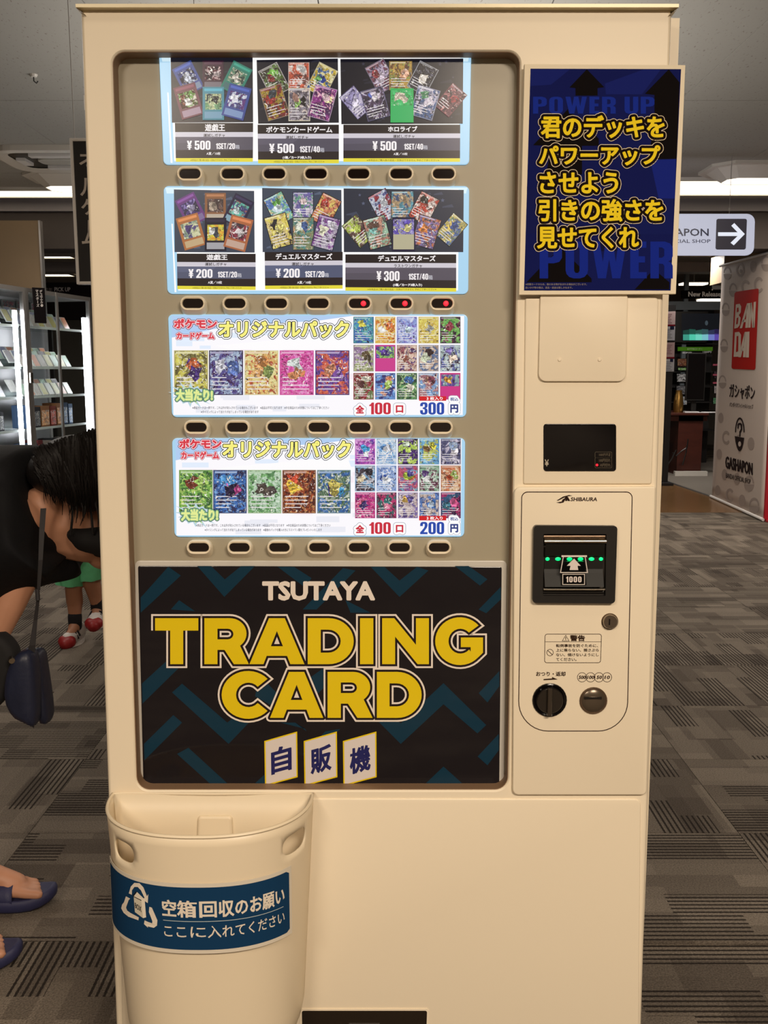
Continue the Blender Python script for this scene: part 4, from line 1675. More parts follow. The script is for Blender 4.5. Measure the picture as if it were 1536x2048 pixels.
LET = {
    'T': ([[(0, 100), (93.5, 100), (93.5, 73), (60.8, 73), (60.8, 0), (32.7, 0), (32.7, 73), (0, 73)]], 93.5),
    'I': ([[(0, 0), (0, 100), (28, 100), (28, 0)]], 28),
    'N': ([[(0, 0), (0, 100), (26, 100), (73, 42), (73, 100), (101, 100), (101, 0), (76.5, 0), (28, 60), (28, 0)]], 101),
    'A': ([[(0, 0), (42.5, 100), (76.5, 100), (119, 0), (88.5, 0), (81.5, 18), (37.5, 18), (30.5, 0)], [(46.5, 39), (59.5, 72), (72.5, 39)]], 119),
    'D': ([[(0, 0), (0, 100)] + arc(45, 50, 54, 50, 90, -90, 20), [(28, 25), (28, 75)] + arc(44, 50, 27, 25, 90, -90, 12)], 99),
    'R': ([[(0, 0), (0, 100)] + arc(54, 66.5, 36, 33.5, 90, -52, 16) + [(95, 0), (63, 0), (43, 31), (28, 31), (28, 0)],
           [(28, 54), (28, 77)] + arc(50, 65.5, 12, 11.5, 90, -90, 8)], 95),
    'C': ([arc(54, 50, 54, 52, 42, 318, 30) + arc(55, 50, 25.5, 26.5, 318, 42, 18)], 98),
    'G': ([arc(53, 50, 53, 52, 41, 318, 30) + [(102.5, 25), (102.5, 58), (55, 58), (55, 37), (76, 37), (76, 27)] + arc(54, 50, 25.5, 27, 318, 44, 18)], 103),
}


def letter(g, ch, u0, u1, v0, v1, h):
    loops, w = LET[ch]
    fl_ = [p for l in loops for p in l]
    t_ = geometry.tessellate_polygon([[Vector((a, b, 0)) for a, b in l] for l in loops])
    shp = shape2(fl_, [tuple(x) for x in t_])
    fit = lambda x, y: (u0 + x / w * (u1 - u0), v1 - y / 100 * (v1 - v0))
    return shp, fit


def word(g, items, v0, v1, h):
    for gr, col, dh in ((7.9, OW, 0), (4.3, DKB, .00022), (0, YL, .00044)):
        for ch, a, b in items:
            shp, fit = letter(g, ch, a, b, v0, v1, h)
            art(g, S1, shp, fit, [(gr, col, dh)], h)


zx = lambda x: 260 + x / 1.9948
word(g, [(c, zx(a), zx(b)) for c, a, b in (('T', 103, 275), ('R', 299, 476), ('A', 478, 697), ('D', 710, 893), ('I', 918, 971), ('N', 1006, 1192), ('G', 1217, 1408))],
     1110 + 249 / 1.9948, 1110 + 432 / 1.9948, .0046)
word(g, [(c, zx(a), zx(b)) for c, a, b in (('C', 368, 558), ('A', 560, 772), ('R', 789, 968), ('D', 985, 1163))],
     1110 + 462 / 1.9948, 1110 + 645 / 1.9948, .0054)
for ch, q in (('自', [(537, 738), (668, 700), (670, 882), (540, 917)]), ('販', [(694, 738), (826, 700), (828, 882), (697, 917)]),
              ('機', [(850, 738), (983, 700), (984, 882), (852, 917)])):
    q = [Z5(*p) for p in q]
    g.flat(S1, q, .0046, 0, YL)
    g.flat(S1, inset(q, 2.6), .0047, 0, RGB(222, 212, 206))
    f = qmap(q)
    pre = lambda s_, t_, f=f: f(s_, t_)
    # lettering laid in the skewed card
    shp = glyphs(ch)
    nv = shp[0]
    x0, x1 = min(p[0] for p in nv), max(p[0] for p in nv)
    y0, y1 = min(p[1] for p in nv), max(p[1] for p in nv)
    fit = lambda x, y, f=f: f(.22 + (x - x0) / (x1 - x0) * .58, .78 - (y - y0) / (y1 - y0) * .54)
    art(g, S1, shp, fit, [(1.5, RGB(34, 36, 96), 0)], .0049)
g.build('sign_panel', M['gprnt'], VM)

# ---- right-hand column of the door: covers, coin mechanism
def slabm(name, loop, h, h0=0.0, bev=2.0, bh=None, m=CREAM, S=S0, **k):
    g = G()
    slab(g, S, loop, h, h0, bev, bh, **k)
    o = g.build(name, m, VM, smooth=True, sharp=40)
    return fixn(o)


# upper side cover (behind the poster) with its rounded shoulder
slabm('side_cover', rrq([(1050, 596), (1317, 592), (1302, 968), (1046, 968)], [4, 14, 4, 4]), .0035, 0, 3, .0025)
# flap cover with two screws
slabm('flap_cover', rrq([(1079, 588), (1253, 588), (1249, 763), (1075, 763)], [8, 8, 15, 15]), .0085, .003, 1.5, .0015)
for u in (1119, 1199):
    g = G()
    x, z = mloc(u, 719.5, -.009)
    g.loft([[L(x + .0030 * cos(a), -.0085, z + .0030 * sin(a)) for a in [2 * pi * k / 12 for k in range(12)]],
            [L(x + .0022 * cos(a), -.0100, z + .0022 * sin(a)) for a in [2 * pi * k / 12 for k in range(12)]]], cap1=True)
    g.build('screw', M['cream'], VM, smooth=True)
# price read-out
rd = slabm('price_display', rr(1086, 847.5, 1231, 942, 6), .0050, .003, 1, .0008, M['blackg'])
g = G()
GR_ = RGB(110, 100, 84)
S7 = ms(-.0051)
text(g, S7, '¥', (1089.5, 919, 1097.5, 932.5), RGB(190, 180, 160), .0002, .25)
g.build('yen_mark', M['prnt'], VM)
g = G()
for (u0, v0, u1, v1) in ((1190, 904, 1223.5, 915.5), (1190, 915.5, 1223.5, 935.5)):
    outline(g, S7, rr(u0, v0, u1, v1, 2), .5, .0002, 0, GR_)
text(g, S7, '1000円不足', (1198, 906.5, 1221, 912.5), GR_, .0002)
text(g, S7, '100円切れ', (1198, 917.5, 1221, 924), GR_, .0002)
text(g, S7, '10円切れ', (1200, 927, 1221, 933.5), GR_, .0002)
g.build('printed_marks', M['prnt'], VM)
g = G()
x, z = mloc(1194, 930, -.0052)
g.loft([[L(x + .0020 * cos(a), -.0051, z + .0020 * sin(a)) for a in [2 * pi * k / 12 for k in range(12)]],
        [L(x + .0014 * cos(a), -.0058, z + .0014 * sin(a)) for a in [2 * pi * k / 12 for k in range(12)]]], cap1=True)
o = g.build('indicator', M['red'], VM)
o['label'] = 'red change-shortage indicator'

# coin door: large raised panel with rounded left corners
coin_loop = rrq([(1027, 973), (1309, 972), (1291, 1587), (1024, 1587)], [14, 4, 10, 12])
slabm('coin_door', coin_loop, .0075, 0, 3, .003)
SC_ = ms(-.0075)
# shadow gap line under the coin door and lower door edge
slabm('lower_door', rrq([(236, 1596), (1281, 1597), (1276, 2140), (246, 2140)], [2, 12, 4, 2]), .0022, 0, 3, .0018)
g = G()
outline(g, SC_, rrq([(1043.5, 984), (1264.5, 984), (1254, 1462), (1036.5, 1462)], [12, 12, 58, 60], 10), 1.7, .0003, 0, RGB(50, 30, 24))
# maker's mark: two strokes and a name
for pts in ([(1113, 1001), (1126, 993), (1138, 990), (1145, 991.5), (1137, 992.5), (1128, 995.5), (1116, 1001.5)],
            [(1112, 1005), (1120, 1006.5), (1127, 1005), (1134, 994), (1131, 994), (1123, 1003), (1118, 1004)],
            [(1123, 1001), (1127, 997.5), (1129, 998), (1126, 1001.5)],
            [(1130, 994), (1135, 993), (1134, 1002), (1130, 1002), (1131.5, 997)], [(1131, 993.5), (1136, 994), (1140.5, 1002), (1135.5, 1002)]):
    g.flat(SC_, pts, .0003, 0, RGB(50, 34, 28))
text(g, SC_, 'SHIBAURA', (1141, 994.5, 1194, 1002.5), RGB(60, 42, 34), .0003, .35, slant=.15)
# warning label
TX = RGB(56, 40, 30)
outline(g, SC_, rrq([(1090, 1268), (1203, 1268), (1201, 1325.5), (1089, 1325.5)], 5), 1.1, .0003, 0, TX)
g.flat(SC_, [(1090.5, 1283.2), (1202, 1283.2), (1202, 1284), (1090.5, 1284)], .0003, 0, TX)
outline(g, SC_, [(1131.5, 1270.5), (1138, 1281.8), (1124.5, 1281.8)], .9, .0003, 0, TX)
text(g, SC_, '!', (1130.6, 1274, 1132.2, 1280.5), TX, .0003, .3)
text(g, SC_, '警告', (1140, 1270, 1170, 1282.3), TX, .0003, .55)
outline(g, SC_, ell(1100, 1305, 6.5, 6.5), 1, .0003, 0, TX)
g.flat(SC_, [(1095, 1301.2), (1096, 1300.4), (1105, 1308.8), (1104, 1309.6)], .0003, 0, TX)
for s_, v, u1 in (('転倒事故を防ぐために、', 1288, 1196), ('上に乗らない、揺さぶら', 1297, 1197.5), ('ない、傾けないようにし', 1306.3, 1197.5), ('てください。', 1315.6, 1153)):
    text(g, SC_, s_, (1112, v, u1, v + 6.5), TX, .0003, .16)
text(g, SC_, 'おつり・返却', (1072, 1343, 1131, 1352.5), TX, .0003, .3)
g.flat(SC_, [(1087, 1358), (1104, 1356.6), (1104, 1353.8), (1115.5, 1358.8), (1104, 1359.6), (1087, 1360.5)], .0003, 0, TX)
for k, (u, s_) in enumerate(((1164, '500'), (1181, '100'), (1198, '50'), (1214, '10'))):
    outline(g, SC_, ell(u, 1354.5, 9.2, 9.4, 28), 1, .0003 + k * .00003, 0, TX)
    w = 7 if len(s_) == 3 else 5.2
    text(g, SC_, s_, (u - w, 1351, u + w, 1358), TX, .0004, .35, slant=.2)
g.build('printed_marks', M['prnt'], VM)

# banknote acceptor
na = slabm('note_acceptor', rrq([(1067, 1051), (1235, 1052), (1230, 1207), (1065, 1206)], 8), .0095, .0075, 0, 0, M['black'])
bpy.data.objects.remove(na)
g = G()
oq = rrq([(1067.5, 1051), (1235, 1052), (1230, 1207), (1065, 1206)], 7)
iq = [(1087, 1068), (1213, 1068.5), (1211, 1192), (1086, 1191.5)]
iq = rrq(iq, 1.5, 5)
SB = ms(-.0165)
frame_slab(g, SB, oq, iq, 0, -.009)
na = fixn(g.build('note_acceptor', M['black'], VM))
g = G()
SB2 = ms(-.0085)
g.flat(SB2, inset(iq, -3), 0)
g.build('throat', mat('throat_plastic', (44, 38, 32), rough=.5), na)
x0, zt_ = mloc(1088.5, 1071, -.016)
x1, _ = mloc(1212, 1071, -.016)
zr = lambda v, d=-.016: mloc(1150, v, d)[1]


def bar(name, va, vb, d0, d1, m, xa=None, xb=None):
    g = G()
    xa_ = x0 if xa is None else xa
    xb_ = x1 if xb is None else xb
    za, zb_ = zr(va), zr(vb)
    n = 8
    zc, hz = (za + zb_) / 2, (za - zb_) / 2
    prof = [(d0 + (d1 - d0) * max(0, sin(pi * k / n)) ** .6, zc + hz * cos(pi * k / n)) for k in range(n + 1)]
    prof = [(d0, za)] + prof + [(d0, zb_)]
    g.loft([[L(xa_, d, z) for d, z in prof], [L(xb_, d, z) for d, z in prof]], cap0=True, cap1=True)
    return fixn(g.build(name, m, na, smooth=True, sharp=50))


bar('chrome_lip', 1070, 1077, -.008, -.013, M['bronze'])
bar('chrome_lip', 1077, 1088, -.010, -.021, M['chrome'])
bar('chrome_lip', 1174, 1181, -.010, -.022, M['chrome'])
bar('guide', 1181, 1189, -.008, -.013, M['black'])
# snout: upper visor, dark slot with green lamps, sloping tongue
g = G()
xa, xb = x0 + .002, x1 - .002
Q = lambda x, v, d: L(x, d, mloc(1150, v, d)[1])
for (va, da, vb, db) in ((1088, -.020, 1112, -.014), (1112, -.014, 1113, -.010), (1113, -.010, 1138, -.010), (1138, -.010, 1146, -.012), (1146, -.012, 1174, -.022)):
    g.add([Q(xa, va, da), Q(xb, va, da), Q(xb, vb, db), Q(xa, vb, db)], [(0, 1, 2, 3)])
g.build('note_slot', mat('smoked_plastic', (24, 23, 20), rough=.5, spec=.25), na)
for u in (1095, 1116, 1139, 1161, 1183, 1202):
    g = G()
    w = 4.5 if u in (1095, 1202) else 6
    a, b = Q(0, 1114.5, -.0107), Q(0, 1121.5, -.0107)
    xc = mloc(u, 1118, -.0107)[0]
    hw = w / 1330
    g.loft([[Vector((xc, 0, 0)) + Vector((0, (a.y + b.y) / 2, (a.z + b.z) / 2)) + XV * hw * r_ * cos(t_) + ZV * (a.z - b.z) / 2 * r_ * sin(t_) + NV * q_
             for t_ in [2 * pi * k / 12 for k in range(12)]] for r_, q_ in ((1, 0), (.6, .0006))], cap1=True)
    g.build('green_lamp', M['green'], na)
ST = ms(-.0235)
g = G()
g.flat(ST, [(1128, 1124), (1169, 1124), (1172, 1144), (1124, 1144)], 0, 0, RGB(6, 6, 6))
outline(g, ST, [(1127, 1111.5), (1170, 1111.5), (1175, 1145), (1121, 1145)], 1.6, .0002, 0, RGB(226, 214, 206))
g.flat(ST, [(1123, 1110.5), (1174, 1110.5), (1174, 1114), (1123, 1114)], .0002, 0, RGB(226, 214, 206))
g.flat(ST, [(1148, 1117), (1161.5, 1131.5), (1155, 1131.5), (1156.5, 1140), (1139, 1140), (1141, 1131.5), (1133.5, 1131.5)], .0004, 0, RGB(222, 210, 202))
g.flat(ST, [(1125.5, 1148.5), (1169, 1148.5), (1169, 1169), (1125.5, 1169)], 0, 0, RGB(8, 6, 6))
outline(g, ST, [(1125.5, 1148.5), (1169, 1148.5), (1169, 1169), (1125.5, 1169)], 1.4, .0002, 0, RGB(214, 204, 194))
imp(g, ST, '1000', (1132, 1153, 1163, 1164.5), RGB(226, 214, 206), .0003, gap=14)
g.build('arrow_plate', M['prnt'], na)
g = G()
SP = ms(-.0232)
a = [(1127, 1123), (1169, 1123), (1173, 1170), (1123, 1170)]
g.loft([[SP(u, v, 0) for u, v in a], [SP(u, v, -.003) for u, v in a]], cap0=True)
g.build('insert_guide', M['blackg'], na)


# keylock, return knob, coin slot (turned pieces on the coin door)
def turned(name, u, v, prof, m, parent=VM, n=28, base=.0075, props=None):
    x, z = mloc(u, v, -base)
    g = G()
    ls = [[L(x + r_ * cos(a), -(base + h), z + r_ * sin(a)) for a in [2 * pi * k / n for k in range(n)]] for r_, h in prof]
    g.loft(ls, cap1=True)
    o = g.build(name, m, parent, smooth=True, sharp=40, props=props)
    return fixn(o)


lk = turned('key_lock', 1219.5, 1243, [(.0138, 0), (.0132, .0015), (.0122, .001), (.0122, -.0005)], M['bronze'])
turned('lock_core', 1219, 1242, [(.0118, 0), (.0116, .0065), (.0108, .0078)], M['lock'], lk)
g = G()
x, z = mloc(1219, 1244, -.0155)
g.box((x - .0011, -.0157, z - .005), (x + .0011, -.0150, z + .005), fr=L)
g.build('keyhole', M['blackg'], lk)

kn = turned('return_knob', 1099, 1400, [(.0285, 0), (.0280, .002), (.0262, .0028), (.0225, .0010), (.0220, .0030)], M['blackg'])
turned('dial', 1099, 1400, [(.0215, .001), (.0213, .0050), (.0205, .0058)], mat('black_satin_plastic', (34, 28, 22), rough=.25), kn)
g = G()
x, z = mloc(1100, 1402, -.02)
for (hw, d0, d1) in ((.0034, .0130, .0210),):
    lp = [(-hw, -.0255), (hw, -.0255), (hw, .0200), (-hw, .0200)]
    g.loft([[L(x + a, -d0, z + b) for a, b in lp], [L(x + a, -d1 + .001, z + b) for a, b in lp],
            [L(x + a * .7, -d1, z + b * .985) for a, b in lp]], cap1=True)
fixn(g.build('grip', mat('grip_plastic', (52, 44, 36), rough=.22), kn))
g = G()
g.box((x - .0030, -.012, z - .0275), (x + .0030, -.0075, z - .0250), fr=L)
g.build('pointer', M['ivory'], kn)

cs = turned('coin_slot', 1186.5, 1401, [(.0228, 0), (.0226, .0018), (.0212, .0030), (.0205, .0030), (.0200, .0022)], M['bronze'])
turned('slot_face', 1186.5, 1401, [(.0202, .0015), (.0180, .0032), (.0120, .0052), (.0050, .0060), (.001, .0062)], mat('bronze_grey_plastic', (96, 84, 70), rough=.25, metal=.5), cs)
g = G()
x, z = mloc(1186.5, 1396.5, -.0145)
g.box((x - .0140, -.0142, z - .0018), (x + .0140, -.0080, z + .0018), fr=L)
g.build('slot', M['blackg'], cs)

# take-out opening at the foot of the machine
g = G()
lo = rrq([(604, 2019), (854, 2019), (849, 2170), (606, 2170)], 4)
slab(g, S0, lo, .0035, .001, .8, .001)
tk = g.build('takeout_door', mat('smoked_takeout_flap', (34, 26, 18), rough=.3), VM)
g = G()
slab(g, S0, rrq([(697, 2045), (760, 2045), (758, 2085), (697, 2085)], 2), .0065, .0036, 1, .001)
g.build('pull_plate', M['alu'], tk)
g = G()
frame_slab(g, S0, rrq([(600, 2015), (858, 2015), (853, 2174), (602, 2174)], 6), lo, .0032, .001)
g.build('takeout_frame', CREAM, VM)

# ================================================================== poster board
PQ = [(1049, 128), (1371, 130), (1352, 588), (1038, 589.5)]
SPo = ms(-.0155)
base = SPo(1200, 588, 0)
PO = empty('poster_board', base, 'blue poster board with yellow Japanese slogan fixed beside the display windows', 'poster', matrix=MM)
g = G()
slab(g, SPo, PQ, 0, -.008, .8, .001)
fixn(g.build('board', mat('cream_board', (236, 222, 194), rough=.6), PO))
g = G()
for u, v in ((1090, 160), (1300, 560), (1300, 160), (1090, 560)):
    p = ms(0)(u, v, 0)
    xx, zz = p.x, p.dot(ZV)
    g.box((xx - .008, -.0076, zz - .008), (xx + .008, -.0002, zz + .008), fr=L)
g.build('magnet_pad', M['black'], PO)
BQ = [(1061, 137.5), (1362, 138.5), (1341, 581), (1048, 581)]
g = G()
BL1, BL2, BKK = RGB(18, 25, 88), RGB(20, 40, 150), RGB(14, 9, 10)
g.flat(SPo, BQ, .0004, 0, BL1)
zp = lambda x, y: (1030 + x / 4.1806, 110 + y / 4.1796)
for poly, cc in [
    ([(600, 120), (745, 270), (690, 278), (690, 340), (505, 340), (505, 278), (455, 272)], BKK),
    ([(1285, 120), (1375, 230), (1350, 870), (1120, 870), (1165, 500), (1165, 335), (1085, 325)], BKK),
    ([(445, 450), (700, 700), (700, 760), (560, 760), (560, 1000), (260, 1000), (300, 760), (150, 755)], BKK),
    ([(130, 120), (460, 120), (300, 250), (130, 260)], RGB(24, 34, 110)),
    ([(750, 240), (1080, 120), (1220, 120), (1060, 330), (760, 330)], RGB(24, 34, 110)),
    ([(1130, 880), (1345, 870), (1335, 1200), (1200, 1200)], RGB(24, 38, 130)),
    ([(900, 1200), (1320, 1200), (1310, 1500), (960, 1500)], RGB(20, 28, 92)),
    ([(100, 1100), (330, 1200), (330, 1450), (95, 1500)], RGB(20, 26, 84)),
    ([(380, 1610), (640, 1870), (640, 1900), (95, 1900), (200, 1790)], BKK),
    ([(1160, 1790), (1290, 1900), (1290, 1960), (1000, 1960)], BKK),
    ([(700, 1500), (1050, 1500), (1020, 1640), (690, 1640)], RGB(16, 20, 60)),
]:
    g.flat(SPo, [zp(*p) for p in poly], .0005, 0, cc)
imp(g, SPo, 'P0WER UP', (*zp(150, 350), *zp(1165, 492)), RGB(24, 46, 150), .0007, gap=9)
imp(g, SPo, 'P0WER', (zp(205, 0)[0], zp(0, 1560)[1], zp(1318, 0)[0], zp(0, 1868)[1]), RGB(22, 42, 146), .0007, gap=8)
YP, OP, KP = RGB(246, 216, 40), RGB(236, 218, 186), RGB(24, 14, 12)
for s_, a, b in (('君のデッキを', (215, 505), (1250, 698)), ('パワーアップ', (200, 755), (1215, 925)), ('させよう', (205, 978), (862, 1160)),
                 ('引きの強さを', (195, 1205), (1238, 1395)), ('見せてくれ', (183, 1437), (1035, 1620))):
    text(g, SPo, s_, (*zp(*a), *zp(*b)), YP, .0010, 1.5, ((6.4, OP), (5.2, KP)), res=4)
text(g, SPo, '※状態カードのため、傷のある物が含まれる場合がございます。', (*zp(88, 1908), *zp(600, 1926)), RGB(150, 140, 130), .0008, .05)
text(g, SPo, '白いかけ等の傷は、返品・返金は致しかねます。', (*zp(88, 1936), *zp(480, 1954)), RGB(150, 140, 130), .0008, .05)
g.build('printed_sheet', M['prnt'], PO)

# ================================================================== wall bin for empty boxes
bl, br = mloc(227, 1606, -.003), mloc(626, 1606, -.003)
zrim = mloc(426, 1588, -.004)[1]
zbot = mloc(426, 2066, -.01)[1]
BCX = (bl[0] + br[0]) / 2
BHW = (br[0] - bl[0]) / 2
BD = .150
base = L(BCX, -.004, zbot)
BIN = empty('wall_bin', base, 'cream half-round plastic bin hooked on the machine front, lower left', 'bin', matrix=MM)


def binp(s, z, grow=0.0):
    """s 0..1 from left corner round the front to the right corner; returns machine-local x, y"""
    t = (zrim - z) / (zrim - zbot)
    k = 1 - .14 * t
    a = pi * s
    e = 2 / 2.35
    q_ = max(0, 1 - (z - zbot) / .075)
    k *= 1 - .30 * (1 - math.sqrt(max(0, 1 - q_ * q_)))
    cx, sx = cos(a), sin(a)
    x = -math.copysign(abs(cx) ** e, cx) * (BHW * k + grow)
    y = -(abs(sx) ** e) * (BD * (1 - .16 * t) + grow) - .004
    # rounded bottom corners
    return BCX + x, y


NS, NZ = 56, 22
pts, idx = [], {}
zr_of = lambda s: zrim + 0.0
for j in range(NZ + 1):
    for i in range(NS + 1):
        pts.append(Vector((i / NS, j / NZ)))
# handle holes given as pixel outlines, turned into s,z
def sz_from_px(u, v):
    best = None
    for i in range(0, 401):
        s = i / 400
        lo_, hi_ = zbot, zrim + .02
        for _ in range(24):
            m_ = (lo_ + hi_) / 2
            x, y = binp(s, m_)
            pu, pv = project(L(x, y, m_))
            if pv > v:
                lo_ = m_
            else:
                hi_ = m_
        x, y = binp(s, lo_)
        pu, pv = project(L(x, y, lo_))
        d = abs(pu - u)
        if (s < .5) == (u < 426) and (best is None or d < best[0]):
            best = (d, s, lo_)
    return best[1], best[2]


cL = sz_from_px(243, 1692)
cR = sz_from_px(590, 1690)
ARC = (BHW * 2 + BD * 1.3)


def hole_loop(sc, zc, hs, hz):
    a = []
    for k in range(28):
        t = 2 * pi * k / 28
        cc, ss = cos(t), sin(t)
        a.append((sc + hs * math.copysign(abs(cc) ** .6, cc), zc + hz * math.copysign(abs(ss) ** .85, ss)))
    return a


zc_h = (cL[1] + cR[1]) / 2
HL = hole_loop(cL[1] * 0 + cL[0] + .012, zc_h, .055, .017)
HR = hole_loop(cR[0], zc_h, .068, .017)
P = []
E_ = []


def inloop(p, lp):
    c = False
    n = len(lp)
    for i in range(n):
        x1_, y1_ = lp[i]
        x2_, y2_ = lp[(i + 1) % n]
        if (y1_ > p[1]) != (y2_ > p[1]) and p[0] < (x2_ - x1_) * (p[1] - y1_) / (y2_ - y1_) + x1_:
            c = not c
    return c


def near(p, lp):
    return any(abs(p[0] - q[0]) * .6 < .006 and abs(p[1] - q[1]) < .004 for q in lp)


for j in range(NZ + 1):
    for i in range(NS + 1):
        s, z = i / NS, zbot + .05 + (zrim - zbot - .05) * j / NZ
        p = (s, z)
        if 0 < i < NS and 0 < j < NZ and (inloop(p, HL) or inloop(p, HR) or near(p, HL) or near(p, HR)):
            continue
        P.append(Vector(p))
for lp in (HL, HR):
    o_ = len(P)
    P += [Vector(q) for q in lp]
    E_ += [(o_ + k, o_ + (k + 1) % len(lp)) for k in range(len(lp))]
# scale s so the triangulation is well shaped
PS = [Vector((p[0] * .62, p[1])) for p in P]
vs2, _, fs2, _, _, _ = geometry.delaunay_2d_cdt(PS, E_, [], 0, 1e-6)
g = G()
V3, F3 = [], []
for p in vs2:
    s, z = min(1, max(0, p[0] / .62)), p[1]
    x, y = binp(s, z)
    V3.append(L(x, y, z))
for f in fs2:
    c = (sum(vs2[i][0] for i in f) / 3 / .62, sum(vs2[i][1] for i in f) / 3)
    if inloop(c, HL) or inloop(c, HR):
        continue
    F3.append(tuple(f))
g.add(V3, F3)
# rounded underside, lofted from the lowest row inward
ls = []
for k in range(0, 8):
    a = k / 7 * pi / 2
    z = zbot + .05 - .05 * sin(a)
    ls.append([])
    for i in range(NS + 1):
        x, y = binp(i / NS, z)
        q = 1 - .16 * (1 - cos(a))
        ls[-1].append(L(BCX + (x - BCX) * q, -.004 + (y + .004) * (1 - .22 * (1 - cos(a))), z))
g.loft(ls, closed=False)
g.add(ls[-1], [tuple(range(NS + 1))])
# back plate
zb2 = zbot + .05
nb = 24
bk = [[L(BCX - (BCX - binp(0, z)[0]) * (1 - 2 * i / nb), -.004, z) for i in range(nb + 1)]
      for z in [zb2 + (zrim - zb2) * j / 6 for j in range(7)]]
g.loft(bk, closed=False)
wall_ = g.build('bucket', M['binp'], BIN, smooth=True, sharp=50)
bm = bmesh.new()
bm.from_mesh(wall_.data)
bmesh.ops.remove_doubles(bm, verts=bm.verts, dist=.0004)
bmesh.ops.recalc_face_normals(bm, faces=bm.faces)
bm.to_mesh(wall_.data)
bm.free()
md = wall_.modifiers.new('thickness', 'SOLIDIFY')
md.thickness = .0026
md.offset = 0
wall_.data.set_sharp_from_angle(angle=radians(50))
# rolled rim
g = G()
rim = [L(*(binp(i / 60, zrim)), zrim) for i in range(61)]
rim2 = rim + [L(BCX + BHW * (1 - 2 * k / 12), -.004, zrim) for k in range(1, 12)]
n_ = len(rim2)
g.loft([[rim2[i] + NV * 0 + (ZV * sin(a) + (rim2[i] - L(BCX, -.05, zrim)).normalized() * cos(a)) * .0030 for i in range(n_)] for a in [2 * pi * k / 8 for k in range(9)]])
g.build('rim', M['binp'], BIN, smooth=True, sharp=80)
# raised mounting block on the inside of the back
g = G()
SBk = ms(-.0055)
slab(g, SBk, rrq([(396, 1630), (465, 1630), (470, 1800), (390, 1800)], [8, 8, 2, 2]), .006, 0, 5, .005)
fixn(g.build('mount_block', M['binp'], BIN, smooth=True, sharp=60))

# label: a bent sheet standing slightly off the bin
zl0, zl1 = zrim - .078, zrim - .200
LG = .0035


def lab(s, z, h=0.0):
    """vertical sheet bent round the bin's upper outline; ends run straight on"""
    zz = zl0
    e0, e1 = .075, .905
    if s < e0 or s > e1:
        sa = e0 if s < e0 else e1
        x0_, y0_ = binp(sa, zz, LG + h)
        x1_, y1_ = binp(sa + (.004 if s < e0 else -.004), zz, LG + h)
        d = Vector((x0_ - x1_, y0_ - y1_))
        if s < e0:
            d = Vector((-1, .15)) if False else d
        d.normalize()
        q = Vector((x0_, y0_)) + d * (abs(s - sa) * .55)
        return L(q.x, q.y, z)
    x, y = binp(s, zz, LG + h)
    return L(x, y, z)


def s_at_u(u, z):
    best = None
    for i in range(-60, 1061):
        s = i / 1000
        pu, pv = project(lab(s, z))
        if best is None or abs(pu - u) < best[0]:
            best = (abs(pu - u), s)
    return best[1]


def z_at(s, v):
    lo_, hi_ = .1, 1.0
    for _ in range(30):
        m_ = (lo_ + hi_) / 2
        if project(lab(s, m_))[1] > v:
            lo_ = m_
        else:
            hi_ = m_
    return lo_


sm = s_at_u(440, zl0)
zT, zB = z_at(sm, 1766), z_at(sm, 1906)
sL, sR = s_at_u(222.5, (zT + zB) / 2), s_at_u(583, (zT + zB) / 2)
LS = lambda u, v, h=0: lab(u, v, h)      # surface in (s, z)


def bent(g, s0, s1, z0, z1, h, col, r=0.0, n=48):
    top, bot = [], []
    for i in range(n + 1):
        s = s0 + (s1 - s0) * i / n
        dx = min(s - s0, s1 - s) * .6
        cut = 0
        if r > 0 and dx < r:
            cut = r - math.sqrt(max(0, r * r - (r - dx) ** 2))
        top.append(lab(s, z0 - cut, h))
        bot.append(lab(s, z1 + cut, h))
    g.loft([top, bot], 0, col, closed=False)


g = G()
bent(g, sL, sR, zT, zB, 0, RGB(214, 204, 186))
o = g.build('label_sheet', M['prnt'], BIN)
md = o.modifiers.new('thickness', 'SOLIDIFY')
md.thickness = .0006
md.offset = 0
g = G()
cm = (zT - zB) * .055
bent(g, sL + .012, sR - .012, zT - cm, zB + cm, .0005, RGB(22, 58, 92), .004)


def lab_text(s_, u0, u1, va, vb, col, bold):
    """va, vb: offsets of the letters' top and bottom from the sheet's top edge, as parts of its height"""
    s0, s1 = s_at_u(u0, (zT + zB) / 2), s_at_u(u1, (zT + zB) / 2)
    k = 600.0
    S_ = lambda u, v, h=0: lab(u / k, v / k, .0008 + h)
    z0, z1 = zT - (zT - zB) * va, zT - (zT - zB) * vb
    # v grows downward in text(): flip z
    Sf = lambda u, v, h=0: lab(u / k, (z0 + z1) - v / 1000., .0009 + h)
    shp = glyphs(s_)
    nv = shp[0]
    x0_, x1_ = min(p[0] for p in nv), max(p[0] for p in nv)
    y0_, y1_ = min(p[1] for p in nv), max(p[1] for p in nv)
    k = 600.0
    fit = lambda x, y: ((s0 + (x - x0_) / (x1_ - x0_) * (s1 - s0)) * k, (z1 + (y - y0_) / (y1_ - y0_) * (z0 - z1)) * 1000)
    Sg = lambda u, v, h=0: lab(u / k, v / 1000., .0009 + h)
    art(g, Sg, shp, fit, [(bold, col, 0)], 0)


OWL = RGB(226, 214, 196)
lab_text('空箱回収のお願い', 326, 568, .245, .475, OWL, .75)
lab_text('ここに入れてください', 328, 568, .60, .77, OWL, .18)
s0, s1 = s_at_u(327, (zT + zB) / 2), s_at_u(566, (zT + zB) / 2)
zz = zT - (zT - zB) * .535
bent(g, s0, s1, zz + .0005, zz - .0005, .0009, RGB(180, 190, 190))
# recycling arrows round a small carton
ic = lambda x, y, h=.0009: None
iu = lambda x, y: (200 + x / 3.339, 1560 + y / 3.339)


